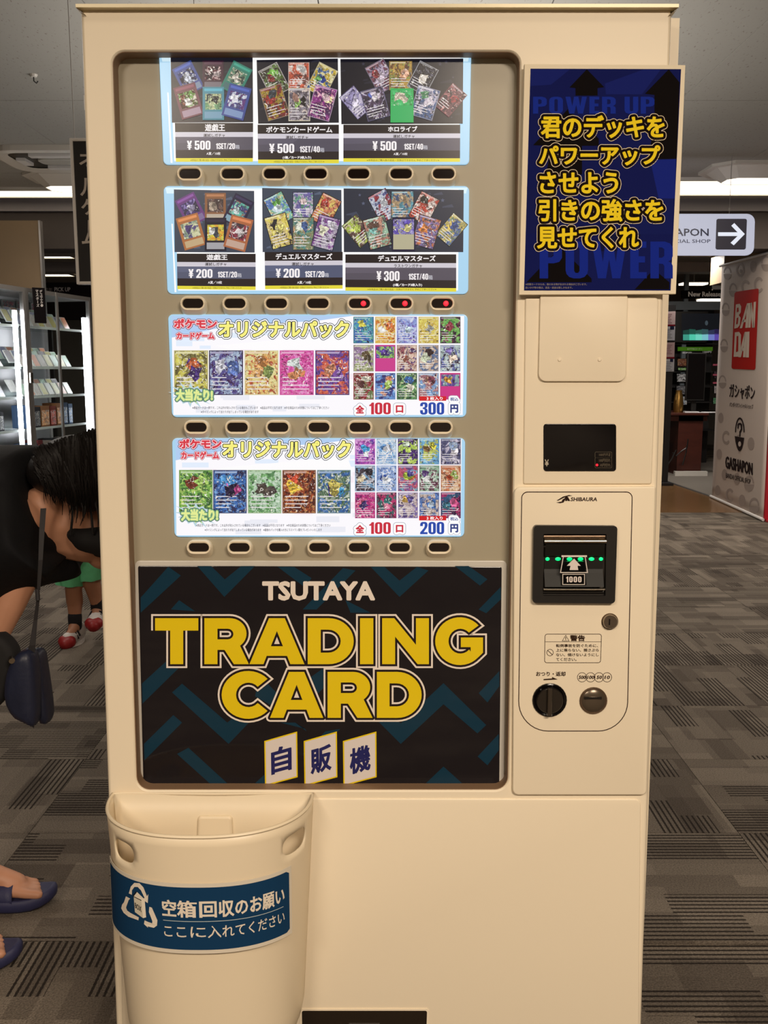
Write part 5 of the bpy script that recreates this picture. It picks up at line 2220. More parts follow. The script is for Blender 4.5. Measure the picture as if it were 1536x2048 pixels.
def lpoly(pts, col, h=.0010):
    out = []
    for x, y in pts:
        u, v = iu(x, y)
        s = s_at_u(u, (zT + zB) / 2)
        out.append(lab(s, z_at(s, v), h))
    g.add(out, [tuple(range(len(out)))], 0, col)


for pts in ([(200, 755), (215, 710), (240, 685), (275, 687), (300, 715), (322, 775), (330, 760), (325, 820), (288, 795), (305, 785), (282, 735), (262, 712), (240, 712), (222, 735), (220, 765)],
            [(165, 815), (180, 775), (208, 790), (198, 800), (178, 850), (185, 870), (205, 885), (262, 915), (258, 935), (190, 910), (160, 885), (145, 855), (152, 830)],
            [(335, 845), (352, 850), (385, 935), (382, 970), (360, 985), (318, 975), (322, 985), (295, 960), (300, 935), (322, 945), (350, 955), (352, 940), (330, 880)]):
    lpoly(pts, OWL)
lpoly([(232, 775), (282, 800), (290, 920), (236, 880)], RGB(206, 198, 178))
lpoly([(282, 800), (305, 795), (310, 915), (290, 920)], RGB(236, 226, 206))
lpoly([(232, 775), (255, 745), (305, 795), (282, 800)], RGB(230, 220, 200))
lpoly([(228, 765), (250, 740), (256, 746), (234, 774), (284, 799), (282, 804), (230, 777)], RGB(30, 36, 44), .0012)
bxu, bxv = iu(240, 815)
s0, s1 = s_at_u(iu(240, 0)[0], (zT + zB) / 2), s_at_u(iu(281, 0)[0], (zT + zB) / 2)
shp = glyphs('BOX')
nv = shp[0]
X0, X1 = min(p[0] for p in nv), max(p[0] for p in nv)
Y0, Y1 = min(p[1] for p in nv), max(p[1] for p in nv)
za, zb_ = z_at(s0, iu(0, 815)[1]), z_at(s0, iu(0, 850)[1])
fit = lambda x, y: ((s0 + (x - X0) / (X1 - X0) * (s1 - s0)) * 600, (zb_ - (x - X0) / (X1 - X0) * .004 + (y - Y0) / (Y1 - Y0) * (za - zb_)) * 1000)
art(g, lambda u, v, h=0: lab(u / 600, v / 1000, .0013 + h), shp, fit, [(.25, RGB(60, 60, 60), 0)], 0)
g.build('label_print', M['prnt'], BIN)

# ================================================================== things hanging left and right
def wbox(name, x0, x1, y0, y1, z0, z1, m, parent, bev=0.0):
    g = G()
    g.box((x0, y0, z0), (x1, y1, z1))
    o = g.build(name, m, parent)
    if bev:
        b = o.modifiers.new('edge', 'BEVEL')
        b.width = bev
        b.segments = 2
    return o


# black hanging category board with a pale frame, mostly hidden behind the machine
HY = 1.8
SH = surf((0, HY, 0), (0, -1, 0))
tl, br_ = at(146, 283, HY), at(158, 563, HY)
t = empty('hanging_board', Vector((tl.x + .2, HY, br_.z)), 'black hanging category board with white frame, half hidden behind the machine', 'sign')
bw = .42
X0_, X1_, Z0_, Z1_ = tl.x, tl.x + bw, br_.z, tl.z
wbox('board', X0_, X1_, HY, HY + .012, Z0_, Z1_, M['blackm'], t)
fr_ = .010
for nm, q in (('frame_side', (X0_ - fr_, X0_, Z0_ - fr_, Z1_ + fr_)), ('frame_side', (X1_, X1_ + fr_, Z0_ - fr_, Z1_ + fr_)),
              ('frame_rail', (X0_, X1_, Z0_ - fr_, Z0_)), ('frame_rail', (X0_, X1_, Z1_, Z1_ + fr_))):
    wbox(nm, q[0], q[1], HY - .006, HY + .016, q[2], q[3], M['white'], t, .002)
for x in (X0_ + .004, X1_ - .004):
    g = G()
    g.tube([(x, HY + .005, Z1_), (x, HY + .005, 2.70)], .0015, 5)
    g.build('wire', M['alu'], t)
g = G()
for s_, u0, v0, u1, v1 in (('オ', 159, 302, 196, 334), ('ル', 161, 356, 198, 392), ('ゲ', 163, 396, 199, 430), ('ー', 176, 440, 182, 470), ('ム', 164, 456, 200, 490)):
    text(g, SH, s_, (u0, v0, u1, v1), RGB(206, 196, 186), .002, .8)
g.build('lettering', M['prnt'], t)

# white arrow sign on wires
SY = 5.0
SS = surf((0, SY, 0), (0, -1, 0))
loop = rrq([(1222, 428), (1509.5, 428), (1507, 511), (1222, 511)], [10, 16, 16, 10])
c0 = at(1400, 511, SY)
t = empty('arrow_sign', c0, 'white hanging sign with a right-pointing arrow in a dark square', 'sign')
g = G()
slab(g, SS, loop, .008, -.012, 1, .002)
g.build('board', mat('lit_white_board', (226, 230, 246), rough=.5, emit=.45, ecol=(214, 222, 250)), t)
g = G()
slab(g, SS, rrq([(1432, 438), (1493, 438), (1490.5, 499.5), (1430, 499.5)], 4), .0092, .008, .3, .0003, col=RGB(52, 48, 54))
g.flat(SS, [(1435, 465), (1474, 465), (1461.5, 452), (1467.5, 446.5), (1488.5, 468.5), (1466.5, 491), (1460, 486), (1474, 472.5), (1435, 472.5)], .0098, 0, RGB(236, 240, 252))
text(g, SS, 'GASHAPON', (1286, 457.5, 1416.5, 472.5), RGB(40, 40, 56), .0094, .35)
text(g, SS, 'BANDAI OFFICIAL SHOP', (1261, 479, 1420, 486.3), RGB(60, 60, 76), .0094, .12)
g.build('sign_print', M['lit'], t)
for u in (1458, 1270):
    p = at(u, 431, SY)
    g = G()
    g.tube([p + Vector((0, -.002, 0)), (p.x, SY + .002, 2.70)], .0018, 5)
    g.build('wire', M['alu'], t)
    g = G()
    g.tube([p + Vector((0, 0, .03)), p + Vector((0, 0, .05))], .005, 6)
    g.build('clamp', M['alu'], t)

# tall banner hung in depth on the right
bl_ = fl_pt = atz(1424, 994, .012)
brr = atz(1526, 1040, .012)
BN = (brr - bl_)
BN.z = 0
BNd = BN.normalized()
Nb = Vector((-BNd.y, BNd.x, 0))
if Nb.dot(CAM - bl_) < 0:
    Nb = -Nb
SBn = surf(bl_, Nb)
qB = [(1444.5, 531), (1554, 501), (1526.3, 1040), (1424, 994)]
t = empty('shop_banner', Vector(((bl_.x + brr.x) / 2, (bl_.y + brr.y) / 2, 0)), 'tall pale banner with red square logo and grey round capsule pattern', 'banner')
g = G()
nW, nH = 14, 20
fq = qmap(qB)
grid = []
for j in range(nH + 1):
    row = []
    for i in range(nW + 1):
        s_, t_ = i / nW, j / nH
        row.append(SBn(*fq(s_, t_), .0015 * sin(s_ * 7 + t_ * 2) * (1 - t_) * t_ * 4))
    grid.append(row)
g.loft(grid, 0, RGB(206, 192, 182), closed=False)
bn = g.build('banner_cloth', M['prnt'], t, smooth=True)
md = bn.modifiers.new('thickness', 'SOLIDIFY')
md.thickness = .003
md.offset = 0
g = G()
g.tube([SBn(*fq(-.02, .998), .004), SBn(*fq(1.01, .998), .004)], .014, 8)
g.build('bottom_bar', M['white'], t, smooth=True)
g = G()
g.tube([SBn(*fq(-.04, .0), .0), SBn(*fq(1.02, .0), .0)], .012, 8)
g.build('top_bar', M['white'], t, smooth=True)
for s_ in (.04, .96):
    p = SBn(*fq(s_, 0), 0)
    g = G()
    g.tube([p, (p.x, p.y, 2.655)], .003, 5)
    g.build('wire', M['alu'], t)
g = G()
z7 = lambda x, y: (1280 + x / 4.098, 750 + y / 4.096)
z6 = lambda x, y: (1300 + x / 5.119, 400 + y / 5.12)
GP = RGB(170, 156, 148)
rb = random.Random(8)
# capsule pattern: rings, split rings, hooks; in banner coordinates
for r_i in range(13):
    for c_i in range(4):
        s_, t_ = (c_i + .45 + (.5 if r_i % 2 else 0)) / 4.2, (r_i + .5) / 13
        if s_ > .88 or s_ < .08:
            continue
        cu, cv = fq(s_, t_)
        if .17 < s_ < .83 and (.14 < t_ < .46 or .49 < t_ < .58 or .60 < t_ < .70 or .74 < t_ < .86):
            continue
        ru = 8.5 * (.85 + .45 * s_)
        rv = 15 * (.85 + .3 * s_)
        k = rb.choice((0, 1, 2, 3))
        h_ = .0035
        if k == 0:
            pts = ell(cu, cv, ru, rv, 16, .6, 2 * pi - .6) + ell(cu, cv, ru * .6, rv * .62, 16, .6, 2 * pi - .6)[::-1]
            n = 17
            a_, b_ = pts[:n], pts[n:][::-1]
            g.loft([[SBn(*p, h_) for p in a_], [SBn(*p, h_) for p in b_]], 0, GP, closed=False)
        elif k == 1:
            a_, b_ = ell(cu, cv, ru, rv, 16, pi, 2 * pi), ell(cu, cv, ru * .72, rv * .72, 16, pi, 2 * pi)
            g.loft([[SBn(*p, h_) for p in a_], [SBn(*p, h_) for p in b_]], 0, GP, closed=False)
            g.flat(SBn, [(cu - ru, cv + 2)] + ell(cu, cv + 2, ru, rv * .9, 12, 0, pi), h_, 0, GP)
        elif k == 2:
            a_, b_ = ell(cu, cv, ru, rv, 20), ell(cu, cv, ru * .62, rv * .66, 20)
            g.loft([[SBn(*p, h_) for p in a_], [SBn(*p, h_) for p in b_]], 0, GP)
            g.flat(SBn, ell(cu + 1, cv + 3, ru * .3, rv * .3, 10), h_, 0, GP)
        else:
            g.flat(SBn, ell(cu, cv, ru * .7, rv * .8, 14), h_, 0, GP)
rq = [z6(870, 942), z6(1118, 905), z6(1083, 1740), z6(838, 1728)]
g.flat(SBn, rrq(rq, [5, 3, 4, 4]), .004, 0, RGB(176, 38, 32))
LT = RGB(214, 200, 186)


def strokes(lst, h=.0055, col=LT):
    for pts in lst:
        g.flat(SBn, [z6(*p) for p in pts], h + (len(pts) % 3) * .0003, 0, col)


# B A N / D A I, narrow slanting capitals
strokes([
    [(885, 1070), (925, 1062), (940, 1090), (936, 1150), (916, 1180), (934, 1205), (926, 1280), (905, 1308), (868, 1318)],
    [(1000, 1058), (1032, 1055), (1008, 1308), (982, 1310)], [(1000, 1058), (1010, 1090), (950, 1312), (925, 1314)], [(960, 1225), (992, 1222), (988, 1250), (950, 1252)],
    [(1030, 1055), (1048, 1050), (1036, 1306), (1012, 1308)], [(1030, 1055), (1050, 1050), (1075, 1306), (1052, 1308)], [(1068, 1046), (1092, 1040), (1078, 1306), (1056, 1308)],
    [(875, 1355), (918, 1350), (938, 1380), (934, 1560), (912, 1605), (862, 1606)],
    [(975, 1352), (1000, 1350), (985, 1610), (958, 1610)], [(975, 1352), (985, 1400), (938, 1610), (912, 1610)], [(935, 1515), (968, 1513), (962, 1545), (928, 1547)],
    [(1000, 1350), (1026, 1347), (1018, 1612), (988, 1612)]])
strokes([[(898, 1105), (914, 1100), (914, 1140), (895, 1150)], [(895, 1210), (912, 1200), (905, 1268), (890, 1275)],
         [(895, 1395), (912, 1392), (910, 1545), (888, 1560)]], .007, RGB(176, 38, 32))
DKT = RGB(48, 38, 38)
f7 = lambda x0, y0, x1, y1: (*z7(x0, y0), *z7(x1, y1))
slope = .13


def bt(s_, x0, y0, x1, y1, bold, col=DKT):
    u0, v0 = z7(x0, y0)
    u1, v1 = z7(x1, y1)
    shp = glyphs(s_)
    nv = shp[0]
    X0, X1 = min(p[0] for p in nv), max(p[0] for p in nv)
    Y0, Y1 = min(p[1] for p in nv), max(p[1] for p in nv)
    sl = slope
    fit = lambda x, y: (u0 + (x - X0) / (X1 - X0) * (u1 - u0), v1 - (y - Y0) / (Y1 - Y0) * (v1 - v0) + sl * ((x - X0) / (X1 - X0) - .5) * (u1 - u0))
    art(g, SBn, shp, fit, [(bold, col, 0)], .005)


slope = .10
bt('ガシャポン', 738, 80, 945, 195, .5)
bt('バンダイオフィシャルショップ', 738, 232, 932, 270, .12)
slope = .26
bt('GASHAPON', 706, 695, 925, 790, .8)
bt('BANDAI OFFICIAL SHOP', 708, 828, 910, 868, .12)
# capsule mark: ring, question hook, lower bowl
cu, cv = z7(822, 470)
a_, b_ = ell(cu, cv, 9.6, 30, 20, pi, 2 * pi), ell(cu, cv, 7.4, 26, 20, pi, 2 * pi)
g.loft([[SBn(*p, .005) for p in a_], [SBn(*p, .005) for p in b_]], 0, DKT, closed=False)
bowl = [z7(780, 500), z7(858, 515)] + [z7(858 - 78 * k / 12, 515 + 118 * sin(pi * k / 12) ** .7 - 15 * k / 12) for k in range(1, 12)]
g.flat(SBn, bowl, .005, 0, DKT)
g.flat(SBn, [z7(822 + 12 * cos(a), 565 + 22 * sin(a)) for a in [2 * pi * k / 12 for k in range(12)]], .0065, 0, RGB(206, 192, 182))
for pts in ([(803, 440), (812, 440), (814, 410), (828, 410), (830, 440), (818, 465), (818, 505), (828, 505), (828, 475), (842, 448), (842, 405), (830, 392), (812, 392), (803, 405)],):
    g.flat(SBn, [z7(*p) for p in pts], .005, 0, DKT)
g.build('banner_print', M['prnt'], t)
# red display panel beside the banner
p0 = atz(1530, 1046, 0)
t = empty('partition_panel', Vector((p0.x + .25, p0.y + .1, 0)), 'plain red display panel just right of the pale banner', 'panel')
wbox('panel', p0.x + .02, p0.x + .6, p0.y + .06, p0.y + .10, .02, 1.25, M['redb'], t, .004)
wbox('base', p0.x + .03, p0.x + .6, p0.y - .02, p0.y + .18, 0.002, .02, M['redb'], t)

# ================================================================== right background
DY = 9.4        # desk and shelf zone
tan_ = at(1452, 455, 8.6)
t = empty('header_box', Vector((tan_.x + .6, 8.8, 2.0)), 'brown boxed header above the far aisle at the right', 'panel')
pz0, pz1 = at(1452, 535, 8.6).z, at(1452, 452, 8.6).z
wbox('face', tan_.x, tan_.x + 2.4, 8.6, 9.0, pz0 - .15, 2.66, M['tan'], t)
tag(t, kind='thing')

# dark shelf unit with the "New Release" header
SHY = 11.2
SSh = surf((0, SHY, 0), (0, -1, 0))
pL, pR = at(1355, 900, SHY), at(1470, 900, SHY)
t = empty('media_shelf', Vector(((pL.x + pR.x) / 2, SHY, 0)), 'dark grey media shelf unit with a black New Release header', 'shelf')
P_ = lambda u, v: at(u, v, SHY)
zt0 = P_(1360, 525).z
wbox('post', P_(1354, 900).x, P_(1362, 900).x, SHY, SHY + .06, .0, zt0, M['shelfg'], t)
wbox('post', P_(1470, 900).x, P_(1478, 900).x, SHY, SHY + .06, .0, zt0, M['shelfg'], t)
wbox('header_rail', P_(1356, 0).x, P_(1478, 0).x, SHY - .02, SHY + .05, P_(1400, 620).z, P_(1400, 603).z, M['shelfg'], t)
wbox('back_panel', P_(1356, 0).x, P_(1478, 0).x, SHY + .30, SHY + .33, .0, P_(1400, 603).z, M['blackm'], t)
for v in (612 + 75, 716 + 27, 716 + 57, 716 + 88, 860):
    zz = P_(1400, v).z
    wbox('shelf_board', P_(1356, 0).x, P_(1478, 0).x, SHY + .0, SHY + .3, zz - .012, zz, M['blackm'], t)
g = G()
slab(g, SSh, rr(1362, 581, 1448, 597, 1), .03, .0, .3, .002, col=RGB(14, 12, 12))
text(g, SSh, 'New Release', (1375, 583.5, 1440, 593.5), RGB(226, 222, 214), .032, .45)
g.build('header_sign', M['prnt'], t)
zz = P_(1400, 532).z
wbox('top_rail', P_(1362, 0).x, P_(1478, 0).x, SHY, SHY + .04, zz - .01, zz + .01, M['shelfg'], t)
g = G()
slab(g, SSh, rr(1355, 694, 1425, 702, .5), .012, .0, .2, .001, col=RGB(92, 158, 40))
text(g, SSh, 'おすすめコーナー', (1374, 696, 1404, 700), RGB(200, 220, 170), .013, .05)
text(g, SSh, '最新作', (1364, 703.5, 1383, 707.5), RGB(200, 200, 200), .013, .2)
text(g, SSh, '100円', (1405, 702, 1422, 706), RGB(200, 200, 200), .013, .2)
g.build('green_header', M['prnt'], t)

# screen on the shelf
t = empty('wall_screen', P_(1403, 684), 'flat screen glowing teal and purple along its lower edge, under the New Release header', 'screen')
wbox('casing', P_(1359, 0).x, P_(1446, 0).x, SHY - .06, SHY - .01, P_(1400, 685).z, P_(1400, 623).z, M['black'], t, .004)
g = G()
SSc = surf((0, SHY - .061, 0), (0, -1, 0))
g.flat(SSc, [(1363, 627), (1442, 627), (1442, 681), (1363, 681)], 0, 0, RGB(18, 20, 24))
cols = [(60, 150, 130), (80, 200, 170), (110, 210, 190), (120, 190, 200), (110, 120, 190), (90, 70, 160)]
for k in range(6):
    u0 = 1366 + k * 12.6
    g.flat(SSc, [(u0, 669 - k % 3), (u0 + 12.6, 668), (u0 + 12.6, 680.5), (u0, 680.5)], .001, 0, RGB(cols[k]))
    g.flat(SSc, [(u0, 661 - (k % 2) * 3), (u0 + 12.6, 659), (u0 + 12.6, 669), (u0, 669)], .001, 0, RGB([c * .42 for c in cols[k]]))
g.flat(SSc, ell(1413, 646, 3.2, 5, 12), .001, 0, RGB(60, 70, 76))
g.build('lit_picture', M['lit'], t)

# disc cases standing face-on
cs_ = [
    (1353, 717, 1377, 733, ((120, 60, 40), (150, 110, 70), (60, 30, 30)), 'disc case with a brown picture cover at the top of the far shelf'),
    (1354, 735, 1376, 741, ((90, 150, 60), (120, 180, 90), (200, 210, 190)), 'flat disc case with a green stripe on the far shelf'),
    (1352, 747, 1374, 764, ((214, 214, 214), (40, 40, 44), (170, 170, 170)), 'white disc case with a dark figure on the far shelf'),
    (1351, 771, 1373, 789, ((110, 110, 114), (60, 60, 66), (150, 150, 150)), 'grey portrait disc case on the far shelf'),
    (1350, 792, 1373, 810, ((180, 190, 200), (120, 130, 150), (214, 190, 150)), 'pale disc case at the foot of the far shelf'),
    (1426, 742, 1440, 757, ((60, 40, 50), (90, 60, 70), (30, 24, 30)), 'dark disc case above a pink shelf strip'),
    (1426, 771, 1440, 787, ((190, 180, 176), (150, 140, 140), (90, 60, 60)), 'pale disc case below the pink shelf strip'),
    (1424, 795, 1437, 808, ((70, 140, 90), (50, 110, 70), (120, 160, 130)), 'green disc case beside the monitor'),
]
for u0, v0, u1, v1, cc, lb in cs_:
    g = G()
    slab(g, SSh, [(u0, v0), (u1, v0), (u1, v1), (u0, v1)], .03, .005, .3, .002, col=RGB(24, 22, 22))
    g.flat(SSh, [(u0 + .8, v0 + .8), (u1 - .8, v0 + .8), (u1 - .8, v1 - .8), (u0 + .8, v1 - .8)], .031, 1, tuple(RGB(x) for x in cc))
    o = g.build('disc_case', [M['prnt'], M['art']])
    tag(o, lb, 'disc case', 'disc cases on the far shelf')
t_ = None
for k, v in enumerate((728, 748, 764)):
    g = G()
    slab(g, SSh, [(1424, v), (1446, v), (1446, v + 3.5), (1424, v + 3.5)], .045, .031, .2, .002, col=RGB(190, 90, 110))
    o = g.build('price_rail', M['prnt'])
    tag(o, ['pink price rail, topmost of three on the far shelf', 'pink price rail, middle of three on the far shelf', 'pink price rail, lowest of three on the far shelf'][k], 'price strip', 'pink price rails')

# notices on a dark panel next to the machine
NY = 9.0
SN = surf((0, NY, 0), (0, -1, 0))
t = empty('notice_stand', at(1335, 900, NY), 'narrow dark notice stand at the machine right edge carrying four sheets', 'stand')
p0, p1 = at(1300, 900, NY), at(1352, 610, NY)
wbox('panel', p0.x, p1.x, NY, NY + .04, .0, p1.z, M['blackm'], t)
wbox('foot', p0.x - .05, p1.x + .03, NY - .12, NY + .16, .0, .03, M['blackm'], t)
for k, (v0, v1, c_) in enumerate(((623, 649, (206, 180, 178)), (653, 681, (200, 200, 206)), (685, 714, (200, 170, 170)), (718, 743, (196, 196, 200)))):
    g = G()
    q = [(1316, v0), (1351 - k * .8, v0), (1350 - k * .8, v1), (1316, v1)]
    slab(g, SN, q, .004, .0005, .3, .0005, col=RGB(c_))
    for j in range(6):
        g.flat(SN, [(1319, v0 + 5 + j * 3.4), (1344 - (j * 7 % 5), v0 + 5 + j * 3.4), (1344 - (j * 7 % 5), v0 + 6.1 + j * 3.4), (1319, v0 + 6.1 + j * 3.4)], .0046, 0,
               RGB(150, 110, 116) if k % 2 == 0 else RGB(130, 130, 140))
    if k % 2 == 0:
        g.flat(SN, [(1316, v1), (1350 - k * .8, v1), (1350 - k * .8, v1 + 3), (1316, v1 + 3)], .0046, 0, RGB(130, 30, 44))
    else:
        g.flat(SN, [(1340, v0), (1349 - k, v0), (1349 - k, v0 + 6), (1340, v0 + 6)], .0046, 0, RGB(40, 44, 70))
    o = g.build('notice_sheet', M['prnt'])
    tag(o, ['pink-lined notice sheet at the top of the dark stand', 'white notice sheet second from the top of the dark stand',
            'pink-lined notice sheet third from the top of the dark stand', 'white notice sheet at the bottom of the dark stand'][k], 'notice', 'notices on the dark stand')

# pale card standing over the shelf
g = G()
o = slab(g, SSh, [(1424, 550), (1449, 550), (1448, 579), (1424, 579)], .02, .0, .3, .001, col=RGB(190, 192, 190)).build('card_stand', M['prnt'])
tag(o, 'blank pale grey card above the New Release header', 'card')

# desk with monitor
DKY = 9.9
PD = lambda u, v: at(u, v, DKY)
zd = PD(1380, 826).z
xa, xb = PD(1300, 0).x, PD(1462, 0).x
t = empty('counter_desk', Vector(((xa + xb) / 2, DKY + .3, 0)), 'dark reddish-brown wooden desk in front of the media shelf', 'desk')
DESK = t
wbox('desk_top', xa, xb, DKY, DKY + .75, zd - .03, zd, M['desk'], t, .004)
wbox('front_rail', xa, xb, DKY + .05, DKY + .08, zd - .10, zd - .03, M['desk'], t)
xl, xm, xr = PD(1346, 0).x, PD(1364, 0).x, PD(1401, 0).x
wbox('side_panel', xr, xb - .05, DKY + .05, DKY + .7, 0.004, zd - .03, M['desk'], t)
wbox('leg', xl, xm, DKY + .05, DKY + .12, 0.004, zd - .30, M['desk'], t)
wbox('lower_shelf', xa, xm, DKY + .05, DKY + .5, zd - .34, zd - .31, M['desk'], t)
wbox('kick_plate', xr - .05, xb, DKY - .06, DKY + .0, .004, .06, M['offw'], t)
t2_ = empty('computer_monitor', PD(1405, 812), 'black computer monitor with a glossy amber-reflecting screen on the desk', 'monitor')
a_, b_ = PD(1381, 802), PD(1425, 705)
wbox('screen_casing', a_.x, b_.x, DKY + .20, DKY + .23, a_.z + .0, b_.z, M['black'], t2_, .004)
wbox('screen_glass', a_.x + .015, b_.x - .015, DKY + .195, DKY + .199, a_.z + .02, b_.z - .015, M['blackg'], t2_)
wbox('stand_neck', (a_.x + b_.x) / 2 - .03, (a_.x + b_.x) / 2 + .03, DKY + .23, DKY + .26, zd + .01, a_.z + .1, M['black'], t2_)
wbox('stand_foot', (a_.x + b_.x) / 2 - .12, (a_.x + b_.x) / 2 + .12, DKY + .14, DKY + .34, zd + .001, zd + .012, M['black'], t2_)
a_, b_ = PD(1323, 822), PD(1345, 797)
o = wbox('card_box', a_.x, b_.x, DKY + .08, DKY + .3, zd + .001, b_.z, mat('kraft_card', (150, 128, 96), rough=.8), None, .003)
tag(o, 'small brown card box on the desk beside the machine edge', 'box')
a_ = PD(1371, 795)
g = G()
rs_ = [(.055, 0), (.06, .02), (.062, .10), (.05, .20), (.036, .25), (.04, .27)]
g.loft([[Vector((a_.x - .02 + r_ * cos(q), DKY + .2 + r_ * sin(q), zd + .001 + h_)) for q in [2 * pi * k / 14 for k in range(14)]] for r_, h_ in rs_], cap0=True, cap1=True)
tag(g.build('table_bell', M['brass'], None, smooth=True), 'small brass-coloured object left of the monitor on the desk', 'ornament')
for k, (u, v) in enumerate(((1412, 816), (1424, 819), (1388, 813))):
    a_ = PD(u, 822)
    g = G()
    g.box((a_.x - .09, DKY + .02 + k * .02, zd + .001), (a_.x + .08, DKY + .12 + k * .005, zd + .006 + k * .004))
    tag(g.build('paper_pile', M['paperw']), ['loose papers on the desk nearest the banner', 'papers on the desk front beside the banner', 'papers under the monitor on the desk'][k], 'paper', 'papers on the desk')
a_, b_ = PD(1355, 858), PD(1400, 840)
bx = G()
slab(bx, surf((0, DKY + .15, 0), (0, -1, 0)), [(1356, 840), (1401, 841), (1401, 857), (1356, 857)], .0, -.2, .3, .001, col=RGB(40, 36, 40))
for k in range(5):
    bx.flat(surf((0, DKY + .148, 0), (0, -1, 0)), [(1358 + k * 8.5, 842), (1365 + k * 8.5, 842), (1365 + k * 8.5, 855), (1358 + k * 8.5, 855)], 0, 0, RGB((120, 60, 70) if k % 2 else (110, 110, 116)))
bx.build('drawer_unit', M['prnt'], DESK)
for k, pts in enumerate(([(1345, 905), (1352, 912), (1362, 903), (1374, 895), (1376, 878)], [(1330, 938), (1345, 915), (1352, 900)], [(1365, 930), (1372, 905), (1374, 890)])):
    g = G()
    g.tube([at(u, v, DKY - .02 - .02 * k) for u, v in pts], .008, 5)
    tag(g.build('power_cord', M['black'], None), ['black cord looping under the desk', 'black cord trailing to the floor beside the machine', 'black cord hanging straight under the desk'][k], 'cord', 'cords under the desk')

# ================================================================== left background
# tan board above the showcases
p0, p1 = at(-60, 574, 6.2), at(78, 441, 6.2)
t = empty('header_box', Vector(((p0.x + p1.x) / 2, 6.3, p0.z)), 'tall tan header panel above the glass showcases at the left', 'panel')
wbox('face', p0.x - .6, at(80, 500, 6.2).x, 6.2, 6.24, p0.z - .3, p1.z - .0, M['tan'], t)
wbox('edge_strip', at(80, 500, 6.2).x, at(83.5, 500, 6.2).x, 6.19, 6.25, p0.z - .3, p1.z, M['alu'], t)
# black header board with lettering
PKY = 8.2
SPk = surf((0, PKY, 0), (0, -1, 0))
t = empty('header_board', at(140, 595, PKY), 'black header board lettered PICK UP behind the showcases', 'sign')
g = G()
slab(g, SPk, [(60, 565), (330, 565), (330, 640), (60, 640)], .0, -.05, .5, .003, col=RGB(30, 24, 24))
text(g, SPk, '周年', (88, 575.5, 105, 583.5), RGB(120, 110, 104), .003, .15)
text(g, SPk, 'PICK UP', (109, 574.5, 141, 583), RGB(190, 184, 176), .003, .25)
g.build('board', M['prnt'], t)
for u in (95, 320):
    p = at(u, 640, PKY)
    g = G()
    g.box((p.x - .03, PKY + .01, 0.0), (p.x + .03, PKY + .05, p.z + .02))
    g.build('post', M['blackm'], t)

# glass showcases running away along the left
ZC = 1.86
A_, B_ = atz(0, 567.5, ZC), atz(181, 595, ZC)
dv = (B_ - A_).normalized()
nvv = Vector((dv.y, -dv.x, 0))
if nvv.dot(CAM - A_) < 0:
    nvv = -nvv
SCf = surf(A_, nvv)


def cpar(u, v):
    p = SCf(u, v, 0)
    return (p - A_).dot(dv), p.z


s57 = cpar(57, 700)[0]
s0_ = cpar(-110, 700)[0]
s183 = cpar(186, 700)[0]
DEP = .42
cards_made = []


def showcase(sa, sb, label, tubes, mid):
    org = A_ + dv * sa
    org.z = 0
    t = empty('glass_showcase', org, label, 'showcase')
    FR = lambda x, y, z: Vector((org.x, org.y, 0)) + dv * x - nvv * y + Vector((0, 0, z))
    ln = sb - sa

    def bx_(name, a, b, m, par=t, **k):
        g = G()
        g.box(a, b, fr=FR, **k)
        return g.build(name, m, par)
    for nm, a, b in (('post', (0, 0, 0), (.03, .03, ZC - .03)), ('post', (ln - .03, 0, 0), (ln, .03, ZC - .03)),
                     ('post', (0, DEP - .03, 0), (.03, DEP, ZC - .03)), ('post', (ln - .03, DEP - .03, 0), (ln, DEP, ZC - .03)),
                     ('top_rail', (0, 0, ZC - .03), (ln, DEP, ZC)), ('base', (0, 0, 0), (ln, DEP, .12))):
        bx_(nm, a, b, M['alu'])
    bx_('back_panel', (.03, DEP - .015, .12), (ln - .03, DEP - .005, ZC), mat('showcase_back', (150, 146, 146), rough=.28, metal=.75))
    for m_ in mid:
        bx_('door_frame', (m_ - .012, -.004, .12), (m_ + .012, .010, ZC), M['alu'])
    edges = [0.03] + list(mid) + [ln - .03]
    for k in range(len(edges) - 1):
        d_ = bx_('glass_door', (edges[k] + .012, .001, .12), (edges[k + 1] - .012, .006, ZC), M['glass'])
    for x in tubes:
        g = G()
        g.tube([FR(x, .045, .66), FR(x, .045, 1.70)], .016, 10)
        g.build('light_tube', M['lampw'], t, smooth=True)
    shelves = [1.60, 1.31, 1.10, .87, .62, .38]
    for z in shelves:
        s_ = bx_('shelf_board', (.03, .05, z - .012), (ln - .03, DEP - .02, z), M['glass'])
        e = bx_('shelf_edge', (.03, .045, z - .014), (ln - .03, .052, z + .003), mat('shelf_edge', (220, 224, 226), rough=.3) if 'shelf_edge' not in bpy.data.materials else bpy.data.materials['shelf_edge'])
    g = G()
    g.box((ln - .02, -.018, 1.20), (ln + .012, -.004, 1.27), fr=FR)
    g.build('latch', M['chrome'], t)
    return t, FR, ln, shelves


rg = random.Random(21)
ORD = 'first second third fourth fifth sixth seventh eighth ninth tenth eleventh twelfth thirteenth fourteenth fifteenth sixteenth seventeenth eighteenth nineteenth twentieth'.split()
cme = {}


